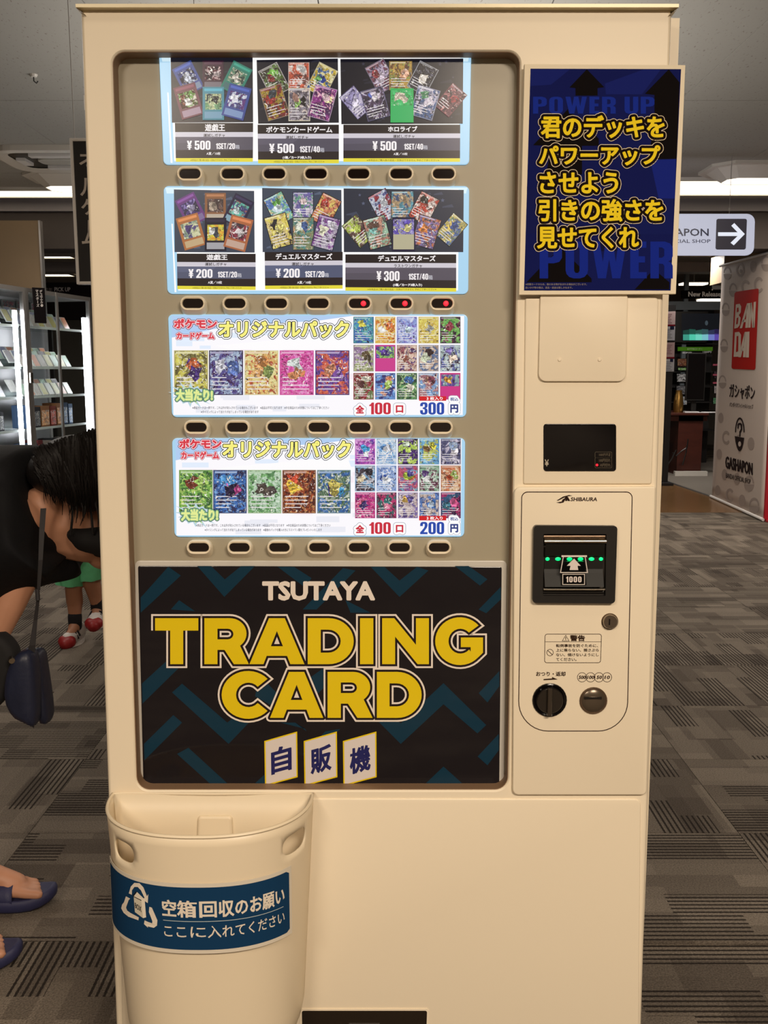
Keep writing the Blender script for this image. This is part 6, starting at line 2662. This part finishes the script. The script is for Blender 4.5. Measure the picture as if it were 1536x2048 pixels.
def trading_card(par_frame, x, y, z, tilt, size, cols, group, label, yaw=0.0):
    """sleeved card leaning on a shelf"""
    key = cols
    if key not in cme:
        g = G()
        w, h = 1.0, 1.0
        g.box((-.5, -.004 / .06, 0), (.5, .004 / .06, 1), 0, RGB(214, 210, 206))
        g.add([Vector((-.46, -.0045 / .06 - .01, .04)), Vector((.46, -.0045 / .06 - .01, .04)), Vector((.46, -.0045 / .06 - .01, .96)), Vector((-.46, -.0045 / .06 - .01, .96))],
              [(0, 1, 2, 3)], 1, tuple(RGB(c) for c in cols))
        o = g.build('trading_card', [M['prnt'], M['art']])
        o.data.transform(Matrix.Translation(o.location))
        cme[key] = o.data
        bpy.data.objects.remove(o)
    o = bpy.data.objects.new('trading_card', cme[key])
    COL.objects.link(o)
    p = par_frame(x, y, z)
    rot = Matrix((( dv.x, -nvv.x, 0), (dv.y, -nvv.y, 0), (0, 0, 1))).to_4x4()
    o.matrix_basis = Matrix.Translation(p) @ rot @ Matrix.Rotation(-tilt, 4, 'X') @ Matrix.Diagonal((size[0], .06, size[1], 1))
    tag(o, label, 'card', group)
    return o


PAL0 = [((70, 66, 72), (120, 110, 110), (40, 36, 44)), ((150, 140, 130), (90, 80, 80), (60, 50, 50)), ((110, 100, 70), (160, 150, 90), (50, 46, 40)),
       ((60, 60, 80), (110, 110, 130), (30, 30, 40)), ((130, 70, 60), (170, 120, 90), (60, 34, 34)), ((90, 110, 100), (140, 150, 130), (50, 60, 56)),
       ((190, 184, 176), (140, 130, 124), (90, 80, 80))]
PAL = [tuple(tuple(min(255, x * 1.45 + 14) for x in c) for c in p) for p in PAL0]
mid2 = [cpar(118, 700)[0] - s57]
C1 = showcase(s0_, s57, 'glass card showcase at the left picture edge with a lit tube', [s57 - s0_ - .075], [])
C2 = showcase(s57 + .005, s183, 'glass card showcase next to the machine with a divided door', [s183 - s57 - .05], mid2)
n_c = 0
for ci_, (t, FR, ln, shv) in enumerate((C1, C2)):
    side = 'left-edge showcase' if ci_ == 0 else 'showcase next to the machine'
    for si, z in enumerate(shv[:4]):
        tier = ('top shelf', 'second shelf', 'third shelf', 'fourth shelf')[si]
        if si < 3:
            rows_ = 3 if si < 2 else 2
            for r_ in range(rows_):
                n = int((ln - .18) / .088)
                for k in range(n):
                    x = .09 + k * .088 + rg.uniform(-.004, .004)
                    yy = .10 + r_ * .095
                    zz = z + .004 + r_ * .028
                    if x > ln - .1:
                        continue
                    pos = ('front row', 'middle row', 'back row')[r_] if rows_ == 3 else ('front row', 'back row')[r_]
                    trading_card(FR, x, yy, zz, radians(28 + rg.uniform(-2, 2)), (.072, .100), rg.choice(PAL),
                                 f'sleeved cards on the {tier} of the {side}, {pos}', f'{ORD[k]} sleeved card from the near end, {pos}, {tier}, {side}')
                    n_c += 1
                # stepped riser under the rows behind
                if r_ > 0:
                    g = G()
                    g.box((.06, yy - .03, z), (ln - .06, yy + .05, zz - .004), fr=FR)
                    g.build('riser', M['glass'], t)
        else:
            pass
print('cards', n_c)
BOXC = [(150, 60, 46), (70, 90, 120), (60, 56, 60), (170, 150, 140), (120, 50, 50), (40, 60, 90), (180, 120, 80)]
for ci_, (t, FR, ln, shv) in enumerate((C1, C2)):
    side = 'left-edge showcase' if ci_ == 0 else 'showcase next to the machine'
    for si, z in ((3, shv[3]), (4, shv[4]), (5, shv[5]), (6, .122)):
        x = .07
        k = 0
        while x < ln - .16:
            w, h, d = rg.choice((.07, .09, .12)), rg.uniform(.12, .17), .12
            if w > ln - .08 - x:
                break
            c_ = rg.choice(BOXC)
            g = G()
            g.box((x, .09, z + .001), (x + w - .006, .09 + d, z + h), 0, RGB([q * .8 for q in c_]), fr=FR)
            a4 = [FR(x + .006, .0885, z + .012), FR(x + w - .012, .0885, z + .012), FR(x + w - .012, .0885, z + h * .8), FR(x + .006, .0885, z + h * .8)]
            g.add(a4, [(0, 1, 2, 3)], 1, (RGB(c_), RGB([min(255, q * 1.5) for q in c_]), RGB(200, 190, 180)))
            o = g.build('card_pack_box', [M['prnt'], M['art']])
            sh = ('fourth shelf', 'fifth shelf', 'lowest glass shelf', 'case floor')[si - 3]
            tag(o, f'{ORD[k]} boxed card set from the near end, {sh}, {side}', 'box', f'boxed card sets on the {sh} of the {side}')
            x += w + .004
            k += 1
# upper back row of posters in the second case
t, FR, ln, shv = C2
for k in range(3):
    g = G()
    x = ln - .60 + k * .19
    g.box((x, DEP - .03, 1.62), (x + .16, DEP - .02, 1.81), 0, RGB(130, 126, 124), fr=FR)
    g.add([FR(x + .01, DEP - .031, 1.65), FR(x + .15, DEP - .031, 1.65), FR(x + .15, DEP - .031, 1.80), FR(x + .01, DEP - .031, 1.80)], [(0, 1, 2, 3)], 1,
          (RGB(90, 86, 90), RGB(150, 60, 70), RGB(60, 56, 60)))
    o = g.build('framed_card', [M['prnt'], M['art']])
    tag(o, ['framed card set at the back of the top shelf, nearest the divider', 'framed card set at the back of the top shelf, middle one',
            'framed card set at the back of the top shelf, nearest the machine'][k], 'card', 'framed card sets')
# black hanging category tab on the rail
STb = SCf
g = G()
slab(g, lambda u, v, h=0: SCf(u, v, h + .03), [(56, 575), (80, 576), (84, 647), (62, 646)], .008, 0, .4, .002, col=RGB(22, 18, 20))
S_t = lambda u, v, h=0: SCf(u, v, h + .0385)
for k, c_ in enumerate('デュエル・'):
    text(g, S_t, {'・': '・'}.get(c_, c_), (69 + k * .5, 580 + k * 7, 74.5 + k * .5, 586 + k * 7), RGB(206, 200, 196), .001, .2)
for k, c_ in enumerate('マスターズ'):
    if c_ == 'ー':
        g.flat(S_t, [(63.2 + k * .5, 580 + k * 7), (64.4 + k * .5, 580 + k * 7), (64.4 + k * .5, 586 + k * 7), (63.2 + k * .5, 586 + k * 7)], .001, 0, RGB(206, 200, 196))
    else:
        text(g, S_t, c_, (61 + k * .5, 580 + k * 7, 66.5 + k * .5, 586 + k * 7), RGB(206, 200, 196), .001, .2)
g.box((0, 0, 0), (0, 0, 0)) if False else None
o = g.build('category_tab', M['prnt'])
tag(o, 'small black vertical tab with white katakana on the showcase rail', 'sign')

# ================================================================== people
def capsule(g, p0, r0, p1, r1, n=12):
    p0, p1 = Vector(p0), Vector(p1)
    t = (p1 - p0)
    if t.length < 1e-5:
        t = Vector((0, 0, 1e-4))
        p1 = p0 + t
    t = t.normalized()
    a = t.cross(Vector((0, 0, 1)))
    if a.length < .1:
        a = t.cross(Vector((1, 0, 0)))
    a.normalize()
    b = t.cross(a)
    ls = []
    for k in range(5):
        q = pi / 2 * (1 - k / 4)
        ls.append([p0 - t * r0 * sin(q) + (a * cos(w) + b * sin(w)) * max(r0 * cos(q), r0 * .02) for w in [2 * pi * i / n for i in range(n)]])
    for k in range(5):
        q = pi / 2 * k / 4
        ls.append([p1 + t * r1 * sin(q) + (a * cos(w) + b * sin(w)) * max(r1 * cos(q), r1 * .02) for w in [2 * pi * i / n for i in range(n)]])
    g.loft(ls, cap0=True, cap1=True)


def blend(name, caps, m, parent, voxel=.008, smooth=6, balls=()):
    """one continuous surface grown over tapered limbs"""
    g = G()
    for c in caps:
        capsule(g, *c)
    for c, r in balls:
        g.ball(c, r, 8)
    o = g.build(name, m, parent)
    fixn(o)
    r = o.modifiers.new('r', 'REMESH')
    r.mode = 'VOXEL'
    r.voxel_size = voxel
    s = o.modifiers.new('s', 'SMOOTH')
    s.iterations = smooth
    s.factor = .5
    dg = bpy.context.evaluated_depsgraph_get()
    me = bpy.data.meshes.new_from_object(o.evaluated_get(dg))
    o.modifiers.clear()
    old = o.data
    o.data = me
    bpy.data.meshes.remove(old)
    me.polygons.foreach_set('use_smooth', [True] * len(me.polygons))
    me.update()
    return o


def V(*a):
    return Vector(a)


def head_caps(c, fwd, up, r):
    """skull, jaw, nose, ears for a head centred at c facing fwd"""
    side = fwd.cross(up).normalized()
    caps = [(c + up * r * .25 - fwd * r * .12, r * .92, c + up * r * .2 + fwd * r * .12, r * .86),
            (c - up * r * .35 + fwd * r * .25, r * .66, c - up * r * .75 + fwd * r * .42, r * .42),
            (c + fwd * r * .95 + up * r * .05, r * .08, c + fwd * r * 1.12 - up * r * .22, r * .13)]
    for s in (-1, 1):
        caps.append((c + side * s * r * .88 + up * r * .12, r * .13, c + side * s * r * .90 - up * r * .15, r * .09))
    return caps


def face(c, fwd, up, r, parent):
    side = fwd.cross(up).normalized()
    ew, lipm = mat('eye_white', (225, 220, 215), rough=.3), mat('lip', (160, 80, 76), rough=.5)
    for s in (-1, 1):
        g = G()
        g.ball(c + fwd * r * .86 + side * s * r * .36 + up * r * .08, r * .12, 6)
        e = g.build('eye', ew, parent, smooth=True)
        g = G()
        g.ball(c + fwd * r * .95 + side * s * r * .36 + up * r * .08, r * .055, 5)
        g.build('pupil', M['blackg'], e, smooth=True)
    g = G()
    g.ball(c + fwd * r * .88 - up * r * .52, (r * .2, r * .2, r * .06), 6)
    g.build('mouth', lipm, parent, smooth=True)


def sole_loop(L_, w, n=28):
    """foot outline, toe towards +x, origin at heel"""
    out = []
    for k in range(n):
        a = 2 * pi * k / n
        x = .5 - .5 * cos(a)
        s = sin(a)
        wd = w * (.36 + .16 * x + .10 * sin(pi * min(1, max(0, x - .1) * 1.15)))
        out.append((x * L_, wd * math.copysign(abs(s) ** .75, s) * .95))
    return out


# ---- woman bending over at the left, head hanging behind the machine
YC = .56
W_P = Vector((-1.12, YC, 0))
WO = empty('person', W_P, 'person in loose black shirt bending forward with long dark hair hanging', 'person')
toes = []
caps = []
ft = atz(113, 1793, .0)
ft2 = atz(34, 1925, .0)
feet = [(ft.x, ft.y - .03, .0), (ft2.x, ft2.y, .0)]
hipL, hipR = V(-1.19, .63, .86), V(-1.19, .48, .86)
for (tx, ty, _), hip in zip(feet, (hipL, hipR)):
    ank = V(tx - .205, ty, .095)
    kn = V(tx - .165, (ty + hip.y) / 2, .47)
    caps += [(hip, .085, kn, .056), (kn, .054, kn * .45 + ank * .55 + V(-.015, 0, 0), .052), (kn * .45 + ank * .55 + V(-.015, 0, 0), .05, ank, .034),
             (ank + V(-.02, 0, -.03), .032, ank + V(-.025, 0, -.035), .030), (ank, .034, V(tx - .085, ty, .052), .026)]
    for k in range(5):
        yy = ty + (-.030 + k * .015)
        ln = (.0, .004, .010, .018, .028)[k]
        big = .0115 if k == 0 else .0080
        caps.append((V(tx - .095, ty + (-.022 + k * .011), .047), .016, V(tx - .045 - ln * .6, yy, .043), big * 1.05))
        caps.append((V(tx - .045 - ln * .6, yy, .043), big, V(tx - .020 - ln, yy, .041), big * .95))
pel, wai, che, nek = V(-1.18, YC, .90), V(-1.05, YC, .97), V(-.88, YC, 1.0), V(-.76, YC, .985)
for s in (-1, 1):
    caps += [(pel + V(0, s * .07, 0), .105, wai + V(0, s * .05, 0), .085), (wai + V(0, s * .05, 0), .085, che + V(0, s * .07, 0), .10),
             (che + V(0, s * .07, 0), .095, nek + V(-.01, s * .10, -.01), .062)]
caps += [(nek, .07, V(-.705, YC, .965), .075), (nek, .05, V(-.62, YC + .01, .95), .045)]
hc = V(-.575, YC + .02, .945)
hf = V(.35, -.05, -.94).normalized()      # face looks down
hu = V(.94, 0, .35).normalized()
caps += head_caps(hc, hf, hu, .088)
caps += [(V(-.74, YC, .955), .075, V(-.66, YC, .925), .055)]
# near arm resting on the knee, far arm reaching forward
sh = at(84, 1012, .50)
el = at(50, 1140, .48)
wr = at(-30, 1318, .46)
caps += [(V(nek.x - .03, YC - .07, .97), .050, sh, .042), (sh, .043, el, .036), (el, .036, el * .6 + wr * .4, .033), (el * .6 + wr * .4, .033, wr, .022)]


def hand_caps(w_, d, nrm, size=1.0, curl=.5):
    """palm, four fingers and a thumb from the wrist w_ along d, palm facing nrm"""
    d = d.normalized()
    nrm = (nrm - d * nrm.dot(d)).normalized()
    side = d.cross(nrm).normalized()
    out = [(w_, .022 * size, w_ + d * .03 * size, .020 * size)]
    for k in range(4):
        b = w_ + d * .085 * size + side * (-.030 + k * .020) * size
        out.append((w_ + d * .02 * size + side * (-.015 + k * .010) * size, .015 * size, b, .0105 * size))
        q, dd = b, d.copy()
        for j, l_ in enumerate((.040, .026, .020)):
            dd = (dd + nrm * curl * .6).normalized()
            e = q + dd * l_ * size * (.9, 1.0, 1.05, .85)[3 - k]
            out.append((q, (.0095 - j * .0008) * size, e, (.0088 - j * .0008) * size))
            q = e
    tb = w_ + d * .03 * size + side * .026 * size
    t1 = tb + (d * .6 + side * .8 + nrm * .2).normalized() * .038 * size
    t2 = t1 + (d * .8 + side * .3 + nrm * .4).normalized() * .030 * size
    out += [(tb, .0135 * size, t1, .0110 * size), (t1, .0105 * size, t2, .0090 * size)]
    return out


caps += hand_caps(wr, V(-.5, .0, -.6), V(-.4, .1, -.1), 1.0, .45)
far_s, far_e, far_w = V(-.74, YC + .16, .96), V(-.60, YC + .26, .80), V(-.52, YC + .30, .62)
caps += [(V(nek.x, YC + .10, .98), .052, far_s, .044), (far_s, .043, far_e, .036), (far_e, .036, far_w, .023)]
caps += hand_caps(far_w, V(.5, -.1, -.7), V(.2, -.2, -.6), 1.0, .35)
body = blend('body', caps, M['skin'], WO, voxel=.0052, smooth=3)
face(hc, hf, hu, .088, WO)
# big toenail glints are too small to see; loose shirt as a draped shell
st = [(-330, 1000, 1300, .15), (-270, 935, 1330, .21), (-170, 905, 1315, .225), (-90, 898, 1275, .225), (-20, 893, 1228, .22), (30, 889, 1196, .215), (66, 891, 1172, .225), (88, 900, 1163, .225),
      (104, 950, 1159, .215), (118, 1008, 1156, .20), (131, 1048, 1150, .17), (140, 1080, 1132, .12)]
g = G()
ls = []
n = 40
for k, (u, va, vb, hy) in enumerate(st):
    a, b = at(u, va, YC), at(u, vb, YC)
    zc, hz = (a.z + b.z) / 2, (a.z - b.z) / 2
    lp = []
    for i in range(n):
        w = 2 * pi * i / n
        cc, ss = cos(w), sin(w)
        low_ = max(0, -ss)
        y = YC + hy * math.copysign(abs(cc) ** .8, cc) * (1 - .35 * low_ ** 2)
        z = zc + hz * math.copysign(abs(ss) ** .9, ss)
        fold = .010 * sin(w * 7 + k * 1.3) * (abs(cc)) + .006 * sin(w * 13 + k * 2.1)
        lp.append(V(a.x + .012 * sin(w * 5 + k) + .02 * (-ss) * (k > 6), y + fold * (1 if cc > 0 else -1), z + fold * .4 * abs(cc)))
    ls.append(lp)
g.loft(ls, cap0=True, cap1=True)
sh_ = fixn(g.build('shirt', M['cloth'], WO, smooth=True, sharp=180))
md = sh_.modifiers.new('soft', 'SUBSURF')
md.levels = md.render_levels = 1
# dark strappy top seen under the chest
blend('camisole', [(at(148, 1070, YC - .09), .016, at(170, 1080, YC - .09), .026), (at(170, 1080, YC - .09), .026, at(222, 1084, YC - .08), .036),
                   (at(150, 1072, YC + .05), .016, at(222, 1084, YC + .06), .036), (at(170, 1082, YC - .02), .030, at(222, 1086, YC), .038)], M['camis'], WO, voxel=.006, smooth=5)
for (ua, va, ub, vb) in ((141, 1070, 146, 1008), (186, 1068, 179, 1004)):
    g = G()
    g.tube([at(ua, va, YC - .115), at((ua + ub) / 2 + 1, (va + vb) / 2, YC - .118), at(ub, vb, YC - .10)], .0026, 6)
    g.build('shoulder_strap', M['camis'], WO, smooth=True)
# hair: scalp volume and long locks
g = G()
g.ball(at(158, 932, YC - .02), (.092, .115, .068), 12)
g.ball(at(120, 940, YC - .03), (.062, .105, .052), 10)
g.ball(at(200, 915, YC - .02), (.062, .10, .062), 10)
g.ball(at(176, 968, YC - .05), (.050, .085, .060), 10)
g.build('hair', M['hair'], WO, smooth=True)
rh = random.Random(5)
g = G()
def shell(u, v, j=0.0):
    q = 1 - ((v - 930) / 125) ** 2 - ((u - 165) / 150) ** 2
    return at(u, v, YC - .02 - (.128 + j) * math.sqrt(max(.04, min(1, q + .18))))


for k in range(640):
    t = rh.random()
    u0 = 66 + 150 * t
    v0 = 896 - 48 * t ** .9 + abs(rh.gauss(0, 22))
    j_ = rh.uniform(-.004, .008)
    sweep = rh.uniform(10, 46) * (1 - t * .6)
    if t < .30:
        u1, v1 = u0 + sweep + rh.uniform(0, 14), rh.uniform(935, 1012)
    else:
        u1, v1 = u0 + sweep * .6 + rh.uniform(-14, 12), rh.uniform(965, 1040 if rh.random() < .25 else 1008)
    pp_ = []
    am, ph = rh.uniform(0, 4), rh.uniform(0, 6)
    for j in range(10):
        q = j / 9
        u = u0 + (u1 - u0) * q ** .8 + am * sin(q * 7 + ph)
        v = v0 + (v1 - v0) * q ** 1.15
        pp_.append(shell(u, v, j_))
    r_ = rh.uniform(.0022, .0050)
    g.tube(pp_, [r_ * (.5 + .6 * sin(pi * min(1, j / 6))) * (1 - (j / 9) ** 3 * .85) for j in range(10)], 5, cap=False)
for (ua, va, ub, vb) in ((150, 1000, 152, 1046), (158, 990, 166, 1042), (172, 1000, 160, 1052), (190, 1000, 196, 1062), (196, 990, 203, 1070), (140, 1000, 138, 1030)):
    g.tube([at(ua, va, YC - .13), at((ua + ub) / 2 + 4, (va + vb) / 2, YC - .135), at(ub, vb, YC - .13)], [.003, .002, .0006], 5)
lk_ = g.build('hair_locks', M['hair'], WO, smooth=True)
lk_['kind'] = 'stuff'
# bermuda shorts hidden by the shirt, seen from the side only
blend('shorts', [(hipL + V(0, 0, .04), .10, hipL + V(.04, .0, -.20), .085), (hipR + V(0, 0, .04), .10, hipR + V(.04, 0, -.20), .085), (hipL + V(0, 0, .05), .10, hipR + V(0, 0, .05), .10)],
      M['cloth'], WO, voxel=.012, smooth=4)

# sandals with two straps
for k, (tx, ty, _) in enumerate(feet):
    s = bpy.data.objects.new('sandal', None)
    COL.objects.link(s)
    s.parent = WO
    s.matrix_basis = wm(WO).inverted() @ Matrix.Translation((tx - .12, ty, 0))
    Ls, ws = .262, .100
    lp = sole_loop(Ls, ws)
    g = G()
    hx = tx - Ls + .012

    def zf(x):
        return .006 * max(0, (x / Ls - .75) / .25) ** 2 * 3
    loops = []
    for (h, gr) in ((.000, -.006), (.008, 0), (.022, .001), (.031, -.002), (.033, -.006), (.030, -.012)):
        loops.append([V(hx + Ls / 2 + (x - Ls / 2) * (1 + gr / Ls * 2), ty + y * (1 + gr / ws * 2), max(.001, h) + zf(x)) for x, y in lp])
    g.loft(loops, cap0=True, cap1=True)
    fixn(g.build('sole', M['navyr'], s, smooth=True, sharp=60))
    for (xa, wd) in ((.150, .046), (.088, .044)):
        g = G()
        rows = []
        for j in range(13):
            a = pi * j / 12
            hw = ws * .50
            y = ty + hw * cos(a)
            z = .022 + (.046 if xa > .12 else .060) * sin(a) ** .8
            rows.append([V(hx + xa + e * wd / 2 - (.006 * sin(a)), y, z) for e in (-1, -.3, .3, 1)])
        g.loft(rows, closed=False)
        b = g.build('strap', M['navyr'], s, smooth=True, sharp=80)
        md = b.modifiers.new('thickness', 'SOLIDIFY')
        md.thickness = .0045
        md.offset = 1

# shoulder bag
BY = .33
SBg = surf((0, BY, 0), (0, -1, 0))
bc = at(45, 1460, BY)
BG = empty('shoulder_bag', bc, 'navy nylon shoulder bag hanging from a dark strap at the left', 'bag')


def pouch(name, pts, y0, y1, m, parent):
    S_ = surf((0, y0, 0), (0, -1, 0))
    g = G()
    n = len(pts)
    cu, cv = sum(p[0] for p in pts) / n, sum(p[1] for p in pts) / n
    sm = []
    for i in range(n):                      # Chaikin smoothing of the outline
        a, b = Vector(pts[i]), Vector(pts[(i + 1) % n])
        sm += [tuple(a.lerp(b, .25)), tuple(a.lerp(b, .75))]
    ls = []
    for k in range(7):
        q = k / 6 * pi
        sc = .55 + .45 * sin(q) ** .5
        yy = y0 + (y1 - y0) * (.5 - .5 * cos(q))
        ls.append([V(p.x, yy, p.z) for p in [S_(cu + (a - cu) * sc, cv + (b - cv) * (.75 + .25 * sin(q) ** .5)) for a, b in sm]])
    g.loft(ls, cap0=True, cap1=True)
    return fixn(g.build(name, m, parent, smooth=True, sharp=60))


pouch('front_pouch', [(14, 1330), (32, 1307), (58, 1304), (66, 1345), (70, 1420), (68, 1462), (46, 1452), (20, 1440), (2, 1405), (4, 1360)], BY - .02, BY + .035, M['navy'], BG)
pouch('rear_pouch', [(54, 1306), (73, 1305), (80, 1340), (95, 1440), (90, 1456), (76, 1452), (66, 1400), (56, 1340)], BY + .02, BY + .075, M['navy'], BG)
pouch('side_flap', [(-60, 1290), (-10, 1268), (14, 1285), (30, 1310), (28, 1335), (14, 1395), (-20, 1430), (-60, 1420)], BY + .01, BY + .06, M['camis'], BG)
g = G()
g.tube([SBg(18, 1362), SBg(34, 1345), SBg(46, 1332)], .0016, 5)
g.tube([SBg(46, 1312), SBg(58, 1340), SBg(66, 1400), SBg(67, 1455)], .0018, 5)
g.build('piping', M['strap'], BG)
g = G()
g.tube([at(22, 1317, BY - .01), at(24, 1322, BY - .02)], .006, 8)
g.build('buckle', M['chrome'], BG)
ps = [at(86, 1018, BY + .02), at(83, 1060, BY - .01), at(80, 1120, BY - .015), at(76, 1180, BY - .01)]
ps2 = [at(76, 1190, BY - .01), at(70, 1240, BY), at(64, 1290, BY), at(61, 1312, BY + .005)]


def ribbon(name, pts, w, m, parent):
    g = G()
    rows = []
    for i, p in enumerate(pts):
        ww = w[i] if isinstance(w, (list, tuple)) else w
        rows.append([p + V(-ww / 2, 0, 0), p + V(ww / 2, .004, 0)])
    g.loft(rows, closed=False)
    o = g.build(name, m, parent)
    md = o.modifiers.new('thickness', 'SOLIDIFY')
    md.thickness = .002
    return o


ribbon('strap', ps, [.010, .009, .007, .005], M['strap'], BG)
ribbon('strap_end', ps2, [.004, .006, .011, .014], M['strap'], BG)
g = G()
a = at(75, 1186, BY - .012)
g.tube([a + V(0, 0, .008), a - V(0, 0, .014)], .0045, 8)
g.build('adjuster', M['strap'], BG)

# ---- child behind, mostly hidden
CY = 2.86
CH = empty('person', Vector((at(165, 1280, CY).x, CY, 0)), 'small child in green shorts and white trainers walking behind the machine', 'person')
A = lambda u, v, dy=0.0: at(u, v, CY + dy)
hl, kl, al = A(155, 1112), A(147, 1178), A(150, 1244)
hr, kr, ar = A(184, 1112), A(184, 1168), A(195, 1214, .03)
caps = [(hl, .060, kl, .040), (kl, .040, kl.lerp(al, .4) + V(0, .01, 0), .040), (kl.lerp(al, .4) + V(0, .01, 0), .038, al, .026),
        (hr, .060, kr, .040), (kr, .040, kr.lerp(ar, .4) + V(0, .01, 0), .038), (kr.lerp(ar, .4) + V(0, .01, 0), .038, ar, .026),
        (A(158, 1092), .062, A(180, 1092), .062), (A(160, 1050), .062, A(178, 1050), .062), (A(158, 1000), .062, A(180, 1000), .062), (A(169, 1050), .07, A(169, 995), .06),
        (A(169, 995), .04, A(170, 955), .038)]
tl_ = al + V(-.01, -.075, -.055)
tr_ = ar + V(.006, -.075, -.045)
caps += [(al, .026, al + V(0, -.02, -.03), .028), (al + V(0, -.01, -.03), .026, tl_, .022), (ar, .026, ar + V(0, -.02, -.03), .028), (ar + V(0, -.01, -.03), .026, tr_, .022)]
hcc = A(172, 912)
caps += head_caps(hcc, V(0, -1, -.1).normalized(), V(0, -.1, 1).normalized(), .082)
for s in (-1, 1):
    shd, elb, wri = V(hcc.x + s * .105, CY, .70), V(hcc.x + s * .14, CY, .54), V(hcc.x + s * .145, CY - .05, .42)
    caps += [(V(hcc.x + s * .06, CY, .71), .036, shd, .032), (shd, .031, elb, .025), (elb, .025, wri, .018)]
    caps += hand_caps(wri, V(0, -.2, -1), V(-s, 0, 0), .62, .3)
blend('body', caps, M['skinc'], CH, voxel=.0055, smooth=3)
face(hcc, V(0, -1, -.1).normalized(), V(0, -.1, 1).normalized(), .082, CH)
g = G()
g.ball(hcc + V(0, .012, .028), (.088, .092, .078), 10)
g.build('hair', M['hair'], CH, smooth=True)
blend('top', [(A(155, 1090), .070, A(183, 1090), .070), (A(157, 1040), .072, A(181, 1040), .072), (A(157, 998), .070, A(181, 998), .070), (A(169, 1090), .075, A(169, 1000), .072),
              (V(hcc.x - .06, CY, .705), .046, V(hcc.x - .125, CY, .62), .042), (V(hcc.x + .06, CY, .705), .046, V(hcc.x + .125, CY, .62), .042)],
      M['purple'], CH, voxel=.008, smooth=4)
# shorts with open, slightly flared legs
g = G()
n = 28


def ringp(c, rx, ry, tilt=0.0):
    return [c + V(rx * cos(w), ry * sin(w), tilt * cos(w) + .002 * sin(w * 6)) for w in [2 * pi * i / n for i in range(n)]]


g.loft([ringp(A(169, 1078), .085, .078), ringp(A(169, 1098), .094, .082), ringp(A(170, 1116), .098, .084)], cap0=True)
g.loft([ringp(A(157, 1104), .066, .080), ringp(A(150, 1128), .064, .076), ringp(A(143, 1150), .066, .072), ringp(A(140, 1167), .068, .070, -.008), ringp(A(141, 1165), .062, .064, -.008)])
g.loft([ringp(A(182, 1104), .066, .080), ringp(A(184, 1126), .062, .076), ringp(A(185, 1142), .060, .072), ringp(A(186, 1157), .060, .070, .004), ringp(A(186, 1155), .054, .064, .004)])
fixn(g.build('shorts', M['greenc'], CH, smooth=True, sharp=70))
for (a_, t__) in ((al, .0), (ar, .0)):
    blend('sock', [(a_ + V(0, .002, .028), .034, a_ + V(0, 0, -.02), .032)], M['sock'], CH, voxel=.006, smooth=2)


def worn(name, parent, loc):
    s = bpy.data.objects.new(name, None)
    COL.objects.link(s)
    s.parent = parent
    s.matrix_basis = wm(parent).inverted() @ Matrix.Translation(loc)
    return s


def shoe(a_, toe, label):
    """child's trainer pointing at the viewer; a_ ankle, toe point"""
    s = worn('trainer', CH, V((a_.x + toe.x) / 2, (a_.y + toe.y) / 2, toe.z - .03))
    zb_ = toe.z - .030
    d = V(toe.x - a_.x, toe.y - a_.y, 0).normalized()
    heel = V(a_.x, a_.y, 0) - d * .030
    zz = lambda h: zb_ + h
    blend('upper', [(V(heel.x, heel.y, zz(.045)), .036, V(heel.x, heel.y, zz(.062)), .034),
                    (V(heel.x, heel.y, zz(.038)), .036, V(toe.x, toe.y, zz(.030)) - d * .01, .036)], M['shoew'], s, voxel=.005, smooth=3)
    g = G()
    sd = d.cross(V(0, 0, 1))
    Ls = (toe - heel)
    ll = V(Ls.x, Ls.y, 0).length + .055
    lp = [heel - d * .035 + d * x + sd * y for x, y in sole_loop(ll, .088)]
    g.loft([[V(p.x, p.y, zz(0)) for p in lp], [V(p.x, p.y, zz(.016)) for p in lp]], cap0=True, cap1=True)
    fixn(g.build('sole', M['shoew'], s))
    c_ = V(toe.x, toe.y, zz(.026)) + d * .012
    blend('toe_cap', [(c_ - sd * .012 - d * .01, .031, c_ + sd * .012 - d * .01, .031), (c_ - V(0, 0, .008) + d * .004, .030, c_ - V(0, 0, .008) - d * .02, .034)], M['shoer'], s, voxel=.005, smooth=2)
    for h, b in ((.060, .030), (.050, .046)):
        g = G()
        c2 = heel + d * (b + .03)
        g.tube([c2 - sd * .037 + V(0, 0, zz(h - .022)), c2 - sd * .022 + V(0, 0, zz(h + .006)), c2 + V(0, 0, zz(h + .012)), c2 + sd * .022 + V(0, 0, zz(h + .006)), c2 + sd * .037 + V(0, 0, zz(h - .022))], .0055, 6)
        g.build('velcro_strap', M['sock'], s, smooth=True)
    return s


shoe(al, V(al.x - .012, CY - .085, .030), 'white trainer with a red toe standing on the carpet, left foot of the child pair')
shoe(ar, V(ar.x + .008, CY - .06, ar.z - .052), 'white trainer with a red toe lifted mid-step, beside the machine edge')
